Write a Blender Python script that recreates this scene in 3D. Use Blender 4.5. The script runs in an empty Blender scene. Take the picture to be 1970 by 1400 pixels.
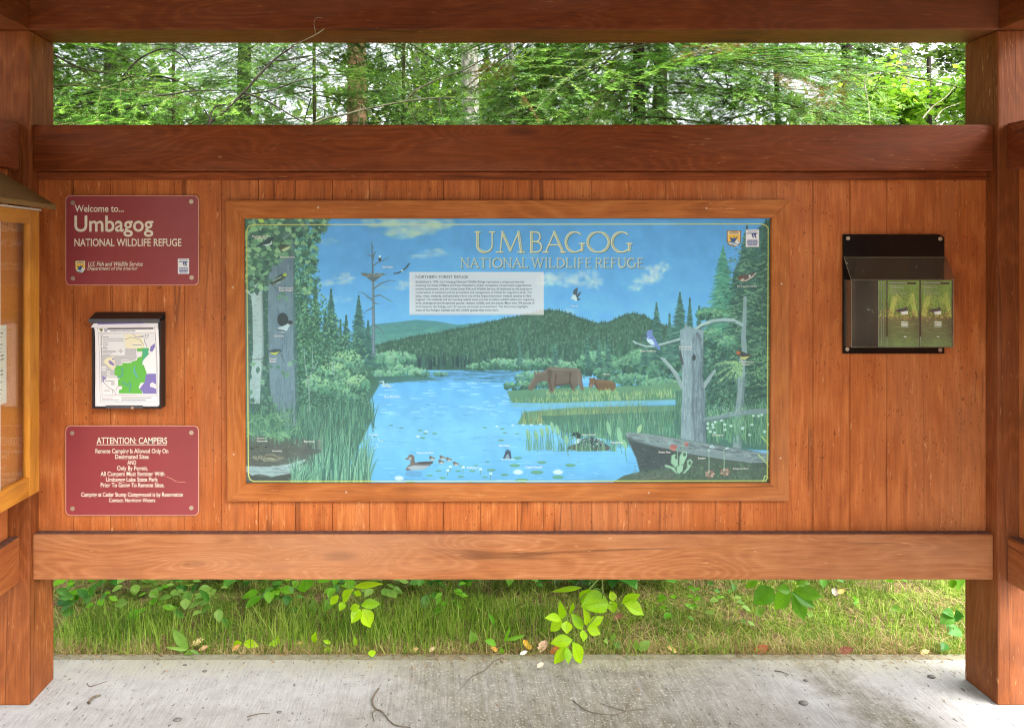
import bpy, bmesh, math, random
import numpy as np
from mathutils import Vector, Matrix
R = math.radians
SC = bpy.context.scene
COL = SC.collection

# ------------------------------------------------------------------ camera, world, sun, exposure
F = 1500.0            # focal length in photo pixels (photo is 1970 wide)
XV, YV = 850.0, 500.0  # where straight ahead lands in the photo
EYE = 1.51
DP = 2.70             # distance from the lens to the board wall (y = 0)

cd = bpy.data.cameras.new('camera')
cam = bpy.data.objects.new('camera', cd); COL.objects.link(cam)
cam.location = (0, -DP, EYE)
cam.rotation_euler = (R(90), 0, 0)
cd.sensor_width = 36.0
cd.lens = 36.0 * F / 1970.0
cd.shift_x = (985 - XV) / 1970.0
cd.shift_y = -(700 - YV) / 1970.0
cd.clip_start = 0.05
cd.clip_end = 2000
SC.camera = cam

SUN_EL, SUN_ROT = R(55), R(122)
w = bpy.data.worlds.new('World'); SC.world = w; w.use_nodes = True
nt = w.node_tree
bg = nt.nodes['Background']
sky = nt.nodes.new('ShaderNodeTexSky'); sky.sky_type = 'NISHITA'
sky.sun_disc = False
sky.sun_elevation = SUN_EL; sky.sun_rotation = SUN_ROT
sky.air_density = 1.0; sky.dust_density = 6.0; sky.ozone_density = 1.0
hs = nt.nodes.new('ShaderNodeHueSaturation'); hs.inputs['Saturation'].default_value = 0.22
nt.links.new(sky.outputs[0], hs.inputs['Color']); nt.links.new(hs.outputs[0], bg.inputs['Color'])
bg.inputs['Strength'].default_value = 0.15

sd = bpy.data.lights.new('sun', 'SUN'); sd.energy = 1.2; sd.angle = R(80); sd.color = (1.0, 0.955, 0.89)
sun = bpy.data.objects.new('sun', sd); COL.objects.link(sun)
# direction towards the sun: behind the camera, to the right, high, veiled by cloud
sdir = Vector((math.sin(SUN_ROT) * math.cos(SUN_EL), math.cos(SUN_ROT) * math.cos(SUN_EL), math.sin(SUN_EL)))
sun.rotation_euler = sdir.to_track_quat('Z', 'Y').to_euler()
sun.location = sdir * 30

SC.view_settings.view_transform = 'Standard'
SC.view_settings.look = 'None'
SC.view_settings.gamma = 1
SC.view_settings.use_curve_mapping = False
SC.view_settings.exposure = 2.45
SC.cycles.max_bounces = 8
SC.cycles.transparent_max_bounces = 12
SC.cycles.use_denoising = True
SC.cycles.filter_width = 1.1

# ------------------------------------------------------------------ helpers
def P(px, py, d):
    """photo pixel at distance d from the lens -> world point"""
    return ((px - XV) * d / F, d - DP, EYE - (py - YV) * d / F)

def srgb(*c):
    out = []
    for v in c:
        v = v / 255.0
        out.append(v / 12.92 if v <= 0.04045 else ((v + 0.055) / 1.055) ** 2.4)
    return tuple(out)

def rgba(c): return (c[0], c[1], c[2], 1.0)

def tag(o, label=None, cat=None, group=None, kind=None):
    if label: o['label'] = label
    if cat: o['category'] = cat
    if group: o['group'] = group
    if kind: o['kind'] = kind
    return o

def empty(name, loc, label, cat, group=None):
    o = bpy.data.objects.new(name, None); COL.objects.link(o)
    o.location = loc; o.empty_display_size = 0.1
    return tag(o, label, cat, group)

def wloc(o):
    v = Vector((0, 0, 0))
    while o is not None:
        v = v + Vector(o.location); o = o.parent
    return v

def link_mesh(name, me, mat, parent=None, loc=None, smooth=False):
    o = bpy.data.objects.new(name, me); COL.objects.link(o)
    if mat is not None: me.materials.append(mat)
    if parent is not None: o.parent = parent
    if loc is not None: o.location = loc
    if smooth:
        me.polygons.foreach_set('use_smooth', [True] * len(me.polygons))
    return o

def mesh_np(name, V, Fc):
    """V (n,3) array, Fc (m,k) array of equal sized faces"""
    V = np.asarray(V, dtype=np.float32); Fc = np.asarray(Fc, dtype=np.int32)
    me = bpy.data.meshes.new(name)
    me.vertices.add(len(V)); me.vertices.foreach_set('co', V.ravel())
    m, k = Fc.shape
    me.loops.add(m * k); me.loops.foreach_set('vertex_index', Fc.ravel())
    me.polygons.add(m); me.polygons.foreach_set('loop_start', np.arange(m, dtype=np.int32) * k)
    me.update(calc_edges=True)
    return me

def obj_np(name, V, Fc, mat, parent=None, smooth=False, origin=None):
    """world-space geometry; a child is stored relative to its parent"""
    V = np.asarray(V, dtype=np.float64)
    base = Vector(origin) if origin is not None else (wloc(parent) if parent is not None else Vector((0, 0, 0)))
    me = mesh_np(name, V - np.array(base), Fc)
    o = link_mesh(name, me, mat, parent, None, smooth)
    if parent is None: o.location = base
    elif origin is not None: o.location = base - wloc(parent)
    return o

def obj_bm(name, bm, mat, parent=None, smooth=False, origin=None):
    base = Vector(origin) if origin is not None else (wloc(parent) if parent is not None else Vector((0, 0, 0)))
    bmesh.ops.translate(bm, verts=bm.verts, vec=-base)
    bmesh.ops.recalc_face_normals(bm, faces=bm.faces)
    me = bpy.data.meshes.new(name); bm.to_mesh(me); bm.free()
    o = link_mesh(name, me, mat, parent, None, smooth)
    if parent is None: o.location = base
    elif origin is not None: o.location = base - wloc(parent)
    return o

def add_box(bm, x0, x1, y0, y1, z0, z1, bev=0.0, seg=2):
    g = bmesh.ops.create_cube(bm, size=1.0)
    vs = g['verts']
    for v in vs:
        v.co = Vector(((x0 + x1) / 2 + v.co.x * (x1 - x0), (y0 + y1) / 2 + v.co.y * (y1 - y0), (z0 + z1) / 2 + v.co.z * (z1 - z0)))
    if bev > 0:
        es = list({e for v in vs for e in v.link_edges})
        bmesh.ops.bevel(bm, geom=es, offset=bev, segments=seg, affect='EDGES', profile=0.6)

def box(name, b, mat, parent=None, bev=0.004, seg=2, origin=None):
    bm = bmesh.new(); add_box(bm, *b, bev=bev, seg=seg)
    return obj_bm(name, bm, mat, parent, origin=origin)

def prism(name, pts, h, mat, parent=None, bev=0.0):
    """pts: list of world points forming a flat polygon, extruded along vector h"""
    bm = bmesh.new()
    a = [bm.verts.new(p) for p in pts]; b = [bm.verts.new(Vector(p) + Vector(h)) for p in pts]
    bm.faces.new(a); bm.faces.new(list(reversed(b)))
    n = len(a)
    for i in range(n): bm.faces.new((a[i], b[i], b[(i + 1) % n], a[(i + 1) % n]))
    if bev > 0:
        bmesh.ops.bevel(bm, geom=list(bm.edges), offset=bev, segments=2, affect='EDGES')
    return obj_bm(name, bm, mat, parent)

def rrect(px0, py0, px1, py1, r, d, n=6):
    """rounded rectangle outline in photo px at distance d -> world points"""
    out = []
    for cx, cy, a0 in ((px1 - r, py0 + r, -90), (px1 - r, py1 - r, 0), (px0 + r, py1 - r, 90), (px0 + r, py0 + r, 180)):
        for i in range(n + 1):
            a = R(a0 + 90 * i / n)
            out.append(P(cx + r * math.cos(a), cy + r * math.sin(a), d))
    return out

def tube_np(pts, rad, n=6):
    pts = np.asarray(pts, float); m = len(pts)
    rad = np.broadcast_to(np.asarray(rad, float), (m,))
    t = np.gradient(pts, axis=0); t /= (np.linalg.norm(t, axis=1, keepdims=True) + 1e-9)
    ref = np.where(np.abs(t[:, 2:3]) < 0.9, np.array([[0, 0, 1.0]]), np.array([[1.0, 0, 0]]))
    u = np.cross(t, ref); u /= (np.linalg.norm(u, axis=1, keepdims=True) + 1e-9)
    v = np.cross(t, u)
    a = np.arange(n) * 2 * math.pi / n
    V = pts[:, None, :] + rad[:, None, None] * (np.cos(a)[None, :, None] * u[:, None, :] + np.sin(a)[None, :, None] * v[:, None, :])
    V = V.reshape(-1, 3)
    i = np.arange(m - 1)[:, None] * n; j = np.arange(n)[None, :]; j2 = (j + 1) % n
    Fc = np.stack([i + j, i + j2, i + n + j2, i + n + j], -1).reshape(-1, 4)
    return V, Fc

def cat_np(parts):
    Vs, Fs, k = [], [], 0
    for V, Fc in parts:
        Vs.append(V); Fs.append(np.asarray(Fc) + k); k += len(V)
    return np.concatenate(Vs), np.concatenate(Fs)

def spline(pts, n=8):
    """Catmull-Rom through points"""
    p = [np.array(q, float) for q in pts]
    p = [2 * p[0] - p[1]] + p + [2 * p[-1] - p[-2]]
    out = []
    for i in range(1, len(p) - 2):
        for k in range(n):
            t = k / n
            out.append(0.5 * (2 * p[i] + (p[i + 1] - p[i - 1]) * t + (2 * p[i - 1] - 5 * p[i] + 4 * p[i + 1] - p[i + 2]) * t * t + (3 * p[i] - p[i - 1] - 3 * p[i + 1] + p[i + 2]) * t ** 3))
    out.append(p[-2]); return np.array(out)

# ------------------------------------------------------------------ materials
def new_mat(name):
    m = bpy.data.materials.new(name); m.use_nodes = True
    t = m.node_tree; t.nodes.clear()
    out = t.nodes.new('ShaderNodeOutputMaterial')
    b = t.nodes.new('ShaderNodeBsdfPrincipled'); t.links.new(b.outputs[0], out.inputs[0])
    return m, t, b, out

class NT:
    def __init__(s, t): s.t = t
    def n(s, typ, **kw):
        x = s.t.nodes.new(typ)
        for k, v in kw.items():
            if k in x.inputs: x.inputs[k].default_value = v
            else: setattr(x, k, v)
        return x
    def l(s, a, b): s.t.links.new(a, b)
    def coord(s, scale=(1, 1, 1), loc=(0, 0, 0), out='Object'):
        tc = s.n('ShaderNodeTexCoord'); mp = s.n('ShaderNodeMapping')
        mp.inputs['Scale'].default_value = scale; mp.inputs['Location'].default_value = loc
        s.l(tc.outputs[out], mp.inputs[0]); return mp.outputs[0]
    def noise(s, vec, scale, detail=4, rough=0.55, dist=0.0):
        x = s.n('ShaderNodeTexNoise'); x.inputs['Scale'].default_value = scale
        x.inputs['Detail'].default_value = detail; x.inputs['Roughness'].default_value = rough
        x.inputs['Distortion'].default_value = dist
        if vec is not None: s.l(vec, x.inputs['Vector'])
        return x.outputs['Fac']
    def math(s, op, a, b=None, c=None, clamp=False):
        x = s.n('ShaderNodeMath'); x.operation = op; x.use_clamp = clamp
        for i, v in enumerate((a, b, c)):
            if v is None: continue
            if isinstance(v, (int, float)): x.inputs[i].default_value = v
            else: s.l(v, x.inputs[i])
        return x.outputs[0]
    def ramp(s, fac, stops, interp='LINEAR'):
        x = s.n('ShaderNodeValToRGB'); x.color_ramp.interpolation = interp
        e = x.color_ramp.elements
        while len(e) > 2: e.remove(e[-1])
        for i, (p, c) in enumerate(stops):
            if i >= 2: e.new(p)
            e[i].position = p
            e[i].color = rgba(c) if not isinstance(c, (int, float)) else (c, c, c, 1)
        s.l(fac, x.inputs[0]); return x.outputs[0]
    def mix(s, fac, a, b, blend='MIX'):
        x = s.n('ShaderNodeMix'); x.data_type = 'RGBA'; x.blend_type = blend
        for sock, v in ((x.inputs['Factor'], fac), (x.inputs['A'] if False else x.inputs[6], a), (x.inputs[7], b)):
            if isinstance(v, (int, float)): sock.default_value = v
            elif isinstance(v, tuple): sock.default_value = rgba(v)
            else: s.l(v, sock)
        return x.outputs[2]
    def bump(s, h, strength=0.3, dist=0.01):
        x = s.n('ShaderNodeBump'); x.inputs['Strength'].default_value = strength; x.inputs['Distance'].default_value = dist
        s.l(h, x.inputs['Height']); return x.outputs[0]

def wood(name, axis, dark, mid, light, rings=26.0, speck=0.0, wear=0.25, rough=0.62, knots=1.0, bump=0.25, seed=0.0, spec=0.3, foot=None, flat=1, cracks=0.6):
    """stained softwood; the grain runs along axis 0/1/2 of the object"""
    m, t, b, out = new_mat(name); N = NT(t)
    loc = (seed * 3.1, seed * 1.7, seed * 2.3)
    sc = [1, 1, 1]; sc[axis] = 0.09
    sc2 = [1, 1, 1]; sc2[axis] = 0.22
    sc3 = [1, 1, 1]; sc3[axis] = 0.035
    g = N.coord(tuple(sc), loc); gk = N.coord((1, 1, 1), loc); gl = N.coord(tuple(sc2), loc); gf = N.coord(tuple(sc3), loc)
    low = N.noise(gl, 5.0, 2, 0.5)
    # knots: sparse cells
    ks = [6.2, 6.2, 6.2]; ks[axis] = 1.7
    if axis == 2: ks = [5.0, 5.0, 5.0]; ks[axis] = 1.6
    if flat is not None: ks[flat] = 0.0
    vk = N.n('ShaderNodeTexVoronoi'); vk.feature = 'F1'; vk.inputs['Scale'].default_value = 1.0
    N.l(N.coord(tuple(ks), (loc[0] + .37, loc[1] + .21, loc[2] + .63)), vk.inputs['Vector'])
    kd = vk.outputs['Distance']
    kq = N.math('MULTIPLY', N.math('EXPONENT', N.math('MULTIPLY', kd, -6.0)), 0.5 * knots)
    field = N.math('ADD', low, kq)
    ring = N.math('SINE', N.math('MULTIPLY', field, rings * 6.0))
    ring = N.math('MULTIPLY_ADD', ring, 0.5, 0.5)
    fine = N.noise(g, 90, 5, 0.7)
    fibre = N.noise(gf, 260, 3, 0.6)
    blot = N.noise(gk, 3.2, 4, 0.6)
    ring = N.math('MULTIPLY', N.math('POWER', ring, 2.2), N.noise(gk, 2.0, 3, 0.6))
    f = N.math('ADD', N.math('MULTIPLY', ring, 0.20), N.math('MULTIPLY', fine, 0.40))
    f = N.math('ADD', f, N.math('MULTIPLY', blot, 0.46))
    f = N.math('ADD', f, N.math('MULTIPLY', N.math('SUBTRACT', fibre, 0.5), 0.42))
    col = N.ramp(f, [(0.26, dark), (0.5, mid), (0.74, light)])
    # knot hearts
    kh = N.ramp(N.math('ADD', kd, N.math('MULTIPLY_ADD', fine, 0.05, -0.025)), [(0.06, 1.0), (0.13, 0.0)])
    kh = N.math('MULTIPLY', kh, 0.65 * min(1, knots))
    col = N.mix(kh, col, tuple(0.55 * c for c in dark))
    if cracks > 0:
        # long hairline checks along the grain, here and there
        cs = [1, 1, 1]; cs[axis] = 0.03
        cn = N.noise(N.coord(tuple(cs), (loc[0] + 9, loc[1] + 4, loc[2] + 7)), 9, 2, 0.5)
        cm = N.ramp(N.math('ABSOLUTE', N.math('SUBTRACT', cn, 0.5)), [(0.004, 1.0), (0.010, 0.0)])
        cm = N.math('MULTIPLY', N.math('MULTIPLY', cm, N.ramp(N.noise(gk, 1.7, 2, 0.5), [(0.50, 0.0), (0.58, 1.0)])), cracks)
        col = N.mix(cm, col, tuple(0.3 * c for c in dark))
        # paler, weathered areas
        pm = N.math('MULTIPLY', N.ramp(N.noise(gl, 2.4, 4, 0.65), [(0.48, 0.0), (0.70, 1.0)]), 0.45)
        col = N.mix(pm, col, tuple(min(1, 0.75 * c + 0.055) for c in light))
    if speck > 0:
        ss = [1, 1, 1]; ss[axis] = 0.45
        sp = N.noise(N.coord(tuple(ss), loc), 150, 2, 0.5)
        sl = N.noise(gk, 6.0, 3, 0.6)
        sp = N.math('ADD', sp, N.math('MULTIPLY_ADD', sl, 0.22, -0.11))
        sm = N.math('MULTIPLY', N.ramp(sp, [(0.66, 0.0), (0.73, 1.0)]), 0.7 * speck)
        st = [1, 1, 1]; st[axis] = 0.05
        streak = N.ramp(N.noise(N.coord(tuple(st), loc), 60, 4, 0.65), [(0.40, 1.0), (0.56, 0.0)])
        col = N.mix(N.math('MULTIPLY', streak, 0.16 * speck), col, tuple(0.6 * c for c in dark))
        col = N.mix(sm, col, tuple(0.25 * c for c in dark))
        sp2 = N.noise(N.coord((1, 1, 1), (5 + seed, 3, 1)), 42, 2, 0.5)
        sm2 = N.math('MULTIPLY', N.ramp(sp2, [(0.74, 0.0), (0.78, 1.0)]), speck * 0.8)
        col = N.mix(sm2, col, tuple(0.3 * c for c in dark))
    if wear > 0:
        ws = [1, 1, 1]; ws[axis] = 0.16
        wn = N.noise(N.coord(tuple(ws), (2 + seed, 8, 4)), 110, 3, 0.6)
        wl = N.noise(gk, 4.5, 3, 0.6)
        wm = N.math('MULTIPLY', N.ramp(wn, [(0.63, 0.0), (0.72, 1.0)]), N.ramp(wl, [(0.40, 0.0), (0.60, 1.0)]))
        wm = N.math('MULTIPLY', wm, wear)
        col = N.mix(wm, col, srgb(232, 176, 120))
    if foot is not None:
        # bare, scuffed grey wood where the stain has worn off at the foot
        sx = N.n('ShaderNodeSeparateXYZ'); N.l(gk, sx.inputs[0])
        hz = N.math('ADD', sx.outputs[2], N.math('MULTIPLY', N.noise(gf, 70, 3, 0.6), -0.13))
        fm = N.ramp(N.math('SUBTRACT', hz, foot), [(0.0, 0.8), (0.05, 0.0)])
        col = N.mix(fm, col, srgb(196, 160, 132))
    N.l(col, b.inputs['Base Color'])
    b.inputs['Roughness'].default_value = rough
    b.inputs['Specular IOR Level'].default_value = spec
    h = N.math('ADD', N.math('MULTIPLY', fine, 0.6), N.math('MULTIPLY', ring, 0.25))
    h = N.math('ADD', h, N.math('MULTIPLY', fibre, 0.4))
    N.l(N.bump(h, bump, 0.004), b.inputs['Normal'])
    return m

def plain(name, c, rough=0.5, spec=0.5, metal=0.0, var=0.08, scale=30, bump=0.0):
    m, t, b, out = new_mat(name); N = NT(t)
    n = N.noise(N.coord(), scale, 4, 0.6)
    col = N.ramp(n, [(0.3, tuple(x * (1 - var) for x in c)), (0.7, tuple(min(1, x * (1 + var)) for x in c))])
    N.l(col, b.inputs['Base Color'])
    b.inputs['Roughness'].default_value = rough; b.inputs['Specular IOR Level'].default_value = spec
    b.inputs['Metallic'].default_value = metal
    if bump > 0: N.l(N.bump(n, bump, 0.003), b.inputs['Normal'])
    return m

def leaf_mat(name, stops, trans=0.4, rough=0.45, attr=None, clump=2.5, spec=0.35, iw=0.55):
    """thin leaf or needle: colour per leaf (random per island) shifted by clumps"""
    m, t, b, out = new_mat(name); N = NT(t)
    geo = N.n('ShaderNodeNewGeometry')
    cl = N.noise(N.coord(out='Object'), clump, 3, 0.6)
    f = N.math('ADD', N.math('MULTIPLY', geo.outputs['Random Per Island'], iw), N.math('MULTIPLY_ADD', cl, 1.3 + (0.55 - iw) * 0.9, -0.42 + (0.55 - iw) * 0.05))
    col = N.ramp(f, stops)
    N.l(col, b.inputs['Base Color']); b.inputs['Roughness'].default_value = rough
    b.inputs['Specular IOR Level'].default_value = spec
    tr = N.n('ShaderNodeBsdfTranslucent')
    tc = N.mix(1.0, col, (1.0, 1.0, 0.72), 'MULTIPLY')
    N.l(tc, tr.inputs['Color'])
    mx = N.n('ShaderNodeMixShader'); mx.inputs[0].default_value = trans
    N.l(b.outputs[0], mx.inputs[1]); N.l(tr.outputs[0], mx.inputs[2]); N.l(mx.outputs[0], out.inputs[0])
    return m

def glass_mat(name, tint=(1, 1, 1), refl=1.0, rough=0.0, dirt=0.0):
    """clear sheet: see-through with Fresnel reflections"""
    m, t, b, out = new_mat(name); N = NT(t); t.nodes.remove(b)
    tr = N.n('ShaderNodeBsdfTransparent'); tr.inputs[0].default_value = rgba(tint)
    gl = N.n('ShaderNodeBsdfGlossy'); gl.inputs['Roughness'].default_value = rough
    # same reflectance from either side of a thin sheet (no total internal reflection inside it)
    fr = N.n('ShaderNodeFresnel'); gb = N.n('ShaderNodeNewGeometry')
    N.l(N.math('MULTIPLY_ADD', gb.outputs['Backfacing'], 1 / 1.5 - 1.5, 1.5), fr.inputs[0])
    f = N.math('MULTIPLY', fr.outputs[0], refl, clamp=True)
    mx = N.n('ShaderNodeMixShader'); N.l(f, mx.inputs[0]); N.l(tr.outputs[0], mx.inputs[1]); N.l(gl.outputs[0], mx.inputs[2])
    last = mx.outputs[0]
    if dirt > 0:  # pale diffuse film: dirt, and a painted stand-in for reflected light
        df = N.n('ShaderNodeBsdfDiffuse'); df.inputs[0].default_value = rgba(srgb(170, 165, 150))
        sp = N.noise(N.coord(), 75, 2, 0.5); lo = N.noise(N.coord(), 9, 3, 0.6)
        dm = N.math('ADD', N.math('MULTIPLY', N.ramp(sp, [(0.70, 0.0), (0.74, 1.0)]), N.ramp(lo, [(0.5, 0.0), (0.66, 1.0)])), N.math('MULTIPLY', lo, dirt))
        m2 = N.n('ShaderNodeMixShader'); N.l(N.math('MULTIPLY', dm, 1.0, clamp=True), m2.inputs[0]); N.l(last, m2.inputs[1]); N.l(df.outputs[0], m2.inputs[2]); last = m2.outputs[0]
    N.l(last, out.inputs[0])
    return m

def vcol_mat(name, rough=0.35, spec=0.5, gain=1.0):
    m, t, b, out = new_mat(name); N = NT(t)
    a = N.n('ShaderNodeAttribute'); a.attribute_name = 'paint'
    if gain != 1.0:
        g = N.mix(1.0, a.outputs['Color'], (gain, gain, gain), 'MULTIPLY'); N.l(g, b.inputs['Base Color'])
    else: N.l(a.outputs['Color'], b.inputs['Base Color'])
    b.inputs['Roughness'].default_value = rough; b.inputs['Specular IOR Level'].default_value = spec
    return m
# ------------------------------------------------------------------ the kiosk
W_DARK, W_MID, W_LIGHT = srgb(104, 38, 12), srgb(148, 62, 22), srgb(186, 92, 42)
M_beam = wood('stained_beam', 0, srgb(92, 42, 16), srgb(122, 60, 24), srgb(150, 82, 40), rings=20, wear=0.3, seed=1)
M_uprail = wood('stained_shaded_upper_rail', 0, srgb(104, 46, 14), srgb(134, 64, 22), srgb(160, 88, 42), rings=24, wear=0.35, seed=13, speck=0.1)  # shade of the upper wall put into a darker stain
M_rail = wood('faded_lit_lower_rail', 0, srgb(142, 80, 42), srgb(174, 110, 64), srgb(198, 138, 92), rings=24, wear=0.55, seed=2, speck=0.1)  # faded stain, made paler still to carry the stronger light low down
M_post = wood('stained_post', 2, srgb(108, 54, 20), srgb(140, 76, 34), srgb(170, 102, 56), rings=16, wear=0.45, seed=3, knots=0.6, foot=0.035, flat=None)
M_board = wood('stained_board', 2, srgb(158, 80, 32), srgb(194, 108, 52), srgb(220, 142, 78), rings=9, speck=0.85, wear=0.7, seed=4, knots=0.35, rough=0.6)
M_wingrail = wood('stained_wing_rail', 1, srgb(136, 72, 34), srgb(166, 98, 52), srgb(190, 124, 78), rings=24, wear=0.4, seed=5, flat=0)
M_wingup = wood('stained_shaded_wing_upper_rail', 1, srgb(104, 46, 14), srgb(134, 64, 22), srgb(160, 88, 42), rings=24, wear=0.3, seed=15, flat=0)  # wing upper rails get the same shade-darkened stain
M_trim = wood('stained_trim', 0, srgb(112, 50, 16), srgb(142, 68, 26), srgb(170, 92, 44), rings=10, wear=0.4, seed=6, speck=0.5)
M_frame_h = wood('frame_wood_level', 0, srgb(144, 76, 30), srgb(182, 106, 48), srgb(202, 130, 70), rings=14, wear=0.35, seed=7, knots=0.7)
M_frame_v = wood('frame_wood_upright', 2, srgb(144, 76, 30), srgb(182, 106, 48), srgb(202, 130, 70), rings=14, wear=0.35, seed=8, knots=0.7)
M_ledge = plain('dusty_ledge', srgb(112, 84, 72), 0.9, 0.1, var=0.35, scale=60, bump=0.4)
M_shingle = plain('roof_underside', srgb(120, 70, 40), 0.8, 0.1, var=0.3, scale=8)

XL, XR, PW = -1.399, 1.886, 0.168
YF, YB = -0.055, 0.1125
ZB = 2.289
WING = -0.95
kiosk = empty('information_kiosk', (0.244, 0, 0), 'red-brown stained timber information kiosk standing on the concrete slab', 'kiosk')

def part_box(name, b, mat, bev=0.004): return box(name, b, mat, kiosk, bev)

part_box('post', (XL - PW, XL, YF, YB, 0.0, ZB), M_post, 0.006)
part_box('post', (XR, XR + PW, YF, YB, 0.0, ZB), M_post, 0.006)
part_box('post', (XL - PW, XL, WING - PW, WING, 0.0, ZB), M_post, 0.006)
part_box('post', (XR, XR + PW, WING - PW, WING, 0.0, ZB), M_post, 0.006)
M_wingbeam = wood('stained_wing_beam', 1, srgb(92, 42, 16), srgb(122, 60, 24), srgb(150, 82, 40), rings=20, wear=0.2, seed=9)
part_box('top_beam', (XL - PW, XR + PW, YF, YB, ZB + 0.001, ZB + 0.24), M_beam, 0.007)
part_box('top_beam', (XL - PW, XL - 0.001, WING - PW, YF - 0.001, ZB + 0.001, ZB + 0.24), M_wingbeam, 0.007)
part_box('top_beam', (XR + 0.001, XR + PW, WING - PW, YF - 0.001, ZB + 0.001, ZB + 0.24), M_wingbeam, 0.007)
UZ0, UZ1, LZ0, LZ1 = 1.815, 1.972, 0.418, 0.572
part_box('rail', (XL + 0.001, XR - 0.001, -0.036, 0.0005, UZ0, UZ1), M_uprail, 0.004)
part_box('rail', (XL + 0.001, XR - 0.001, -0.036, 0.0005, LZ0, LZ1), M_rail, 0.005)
# dust that has settled on the ledge of the lower rail
bm = bmesh.new(); add_box(bm, XL + 0.004, XR - 0.004, -0.0300, 0.0012, LZ1 + 0.0002, LZ1 + 0.0012)
obj_bm('ledge_dust', bm, M_ledge, kiosk)
part_box('trim_strip', (XL + 0.002, XR - 0.002, -0.010, 0.0015, 1.786, 1.8125), M_trim, 0.0025)

def board_wall(x0, x1, z0, z1):
    """vertical tongue-and-groove boards with fine open seams"""
    bm = bmesh.new(); rnd = random.Random(7)
    seams = [x0] + [(212 + 71.2 * k - XV) * 1.8e-3 for k in range(-2, 30) if x0 + 0.02 < (212 + 71.2 * k - XV) * 1.8e-3 < x1 - 0.02] + [x1]
    for a, b in zip(seams[:-1], seams[1:]):
        g = rnd.choice([0.0004, 0.0005, 0.0007, 0.0011])
        dy = rnd.uniform(0, 0.0008)
        add_box(bm, a + g, b - g, 0.002 + dy, 0.0155, z0, z1, bev=0.0005, seg=1)
    add_box(bm, x0, x1, 0.0158, 0.026, z0, z1)
    return bm
obj_bm('board_wall', board_wall(XL, XR, LZ0 + 0.01, UZ1 - 0.01), M_board, kiosk)

# the side wings: rails let in to the post fronts, boards behind them
for side, xi, s in (('l', -1.432, -1), ('r', 1.917, 1)):
    for z0, z1 in ((UZ0, UZ1), (LZ0, LZ1)):
        a, b = sorted((xi, xi + s * 0.038))
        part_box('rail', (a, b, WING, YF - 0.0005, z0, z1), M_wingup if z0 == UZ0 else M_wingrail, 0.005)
        if z0 == LZ0:
            bm = bmesh.new(); add_box(bm, a + 0.005, b - 0.001, WING + 0.005, YF - 0.004, LZ1 + 0.0002, LZ1 + 0.0012)
            obj_bm('ledge_dust', bm, M_ledge, kiosk)
    bm = bmesh.new()
    n = int(round((YF - WING) / 0.127)); st = (YF - WING) / n
    a, b = sorted((xi + s * 0.040, xi + s * 0.054))
    for k in range(n):
        add_box(bm, a, b, WING + k * st + 0.0008, WING + (k + 1) * st - 0.0008, LZ0 + 0.01, UZ1 - 0.01, bev=0.0012, seg=1)
    a, b = sorted((xi + s * 0.0545, xi + s * 0.064))
    add_box(bm, a, b, WING, YF - 0.001, LZ0 + 0.01, UZ1 - 0.01)
    obj_bm('board_wall', bm, M_board, kiosk)

# roof: ridge along x, rafters and boarding (unseen above the picture, front eave lowered to shade the upper wall)
def roof_slab(y0, z0, y1, z1, th, x0, x1):
    n = Vector((0, -(z1 - z0), (y1 - y0))).normalized() * th
    if n.z < 0: n = -n
    return [Vector((x0, y0, z0)), Vector((x1, y0, z0)), Vector((x1, y1, z1)), Vector((x0, y1, z1))], n
RIDGE_Y, RIDGE_Z, EAVE_F, EAVE_B, EAVE_Z = -0.56, 2.98, -1.60, 0.34, 2.34
EAVE_ZB = 2.545
pts, n = roof_slab(EAVE_F, EAVE_Z, RIDGE_Y, RIDGE_Z, 0.03, XL - 0.9, XR + 0.9)
prism('roof', pts, n, M_shingle, kiosk)
pts, n = roof_slab(EAVE_B, EAVE_ZB, RIDGE_Y, RIDGE_Z, 0.03, XL - 0.9, XR + 0.9)
prism('roof', pts, n, M_shingle, kiosk)
for k in range(5):
    x = XL + 0.2 + k * (XR - XL - 0.4) / 4
    for y0 in (EAVE_F + 0.05, EAVE_B - 0.04):
        pts, n = roof_slab(y0, (EAVE_Z if y0 < -1 else EAVE_ZB) - 0.115, RIDGE_Y, RIDGE_Z - 0.13, 0.12, x - 0.02, x + 0.02)
        prism('rafter', pts, n, M_wingrail, kiosk)

part_box('shading_fascia', (XL - 0.9, XR + 0.9, EAVE_F - 0.025, EAVE_F - 0.001, EAVE_Z - 0.16, EAVE_Z + 0.035), M_beam)  # unseen fascia hung low to cut light on the upper wall
# ------------------------------------------------------------------ glazed notice case on the left wing
M_case = wood('golden_case_wood', 2, srgb(154, 94, 20), srgb(196, 128, 40), srgb(216, 152, 62), rings=12, wear=0.1, seed=11, knots=0.2, rough=0.42, spec=0.45)
M_case_y = wood('golden_case_wood_level', 1, srgb(154, 94, 20), srgb(196, 128, 40), srgb(216, 152, 62), rings=12, wear=0.1, seed=12, knots=0.2, rough=0.42, spec=0.45)
M_cork = plain('case_backing', srgb(206, 136, 66), 0.8, 0.1, var=0.12, scale=120)
M_croof = plain('case_roof_felt', srgb(140, 110, 66), 0.9, 0.15, var=0.25, scale=220, bump=0.5)
M_glass = glass_mat('case_glass', (0.97, 0.98, 0.97), 1.0)
M_white = plain('white_strip', srgb(225, 222, 210), 0.5, 0.4, var=0.05)
case = empty('notice_case', (-1.37, -0.555, 0.764), 'golden wooden glazed notice case with a small sloping roof on the left wing', 'notice case')
cy0, cy1, cz0, cz1 = -0.93, -0.18, 0.764, 1.668
xf, xb = -1.300, -1.4315
box('frame_stile', (xf - 0.020, xf, cy1 - 0.061, cy1, cz0, cz1), M_case, case, 0.003)
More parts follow.
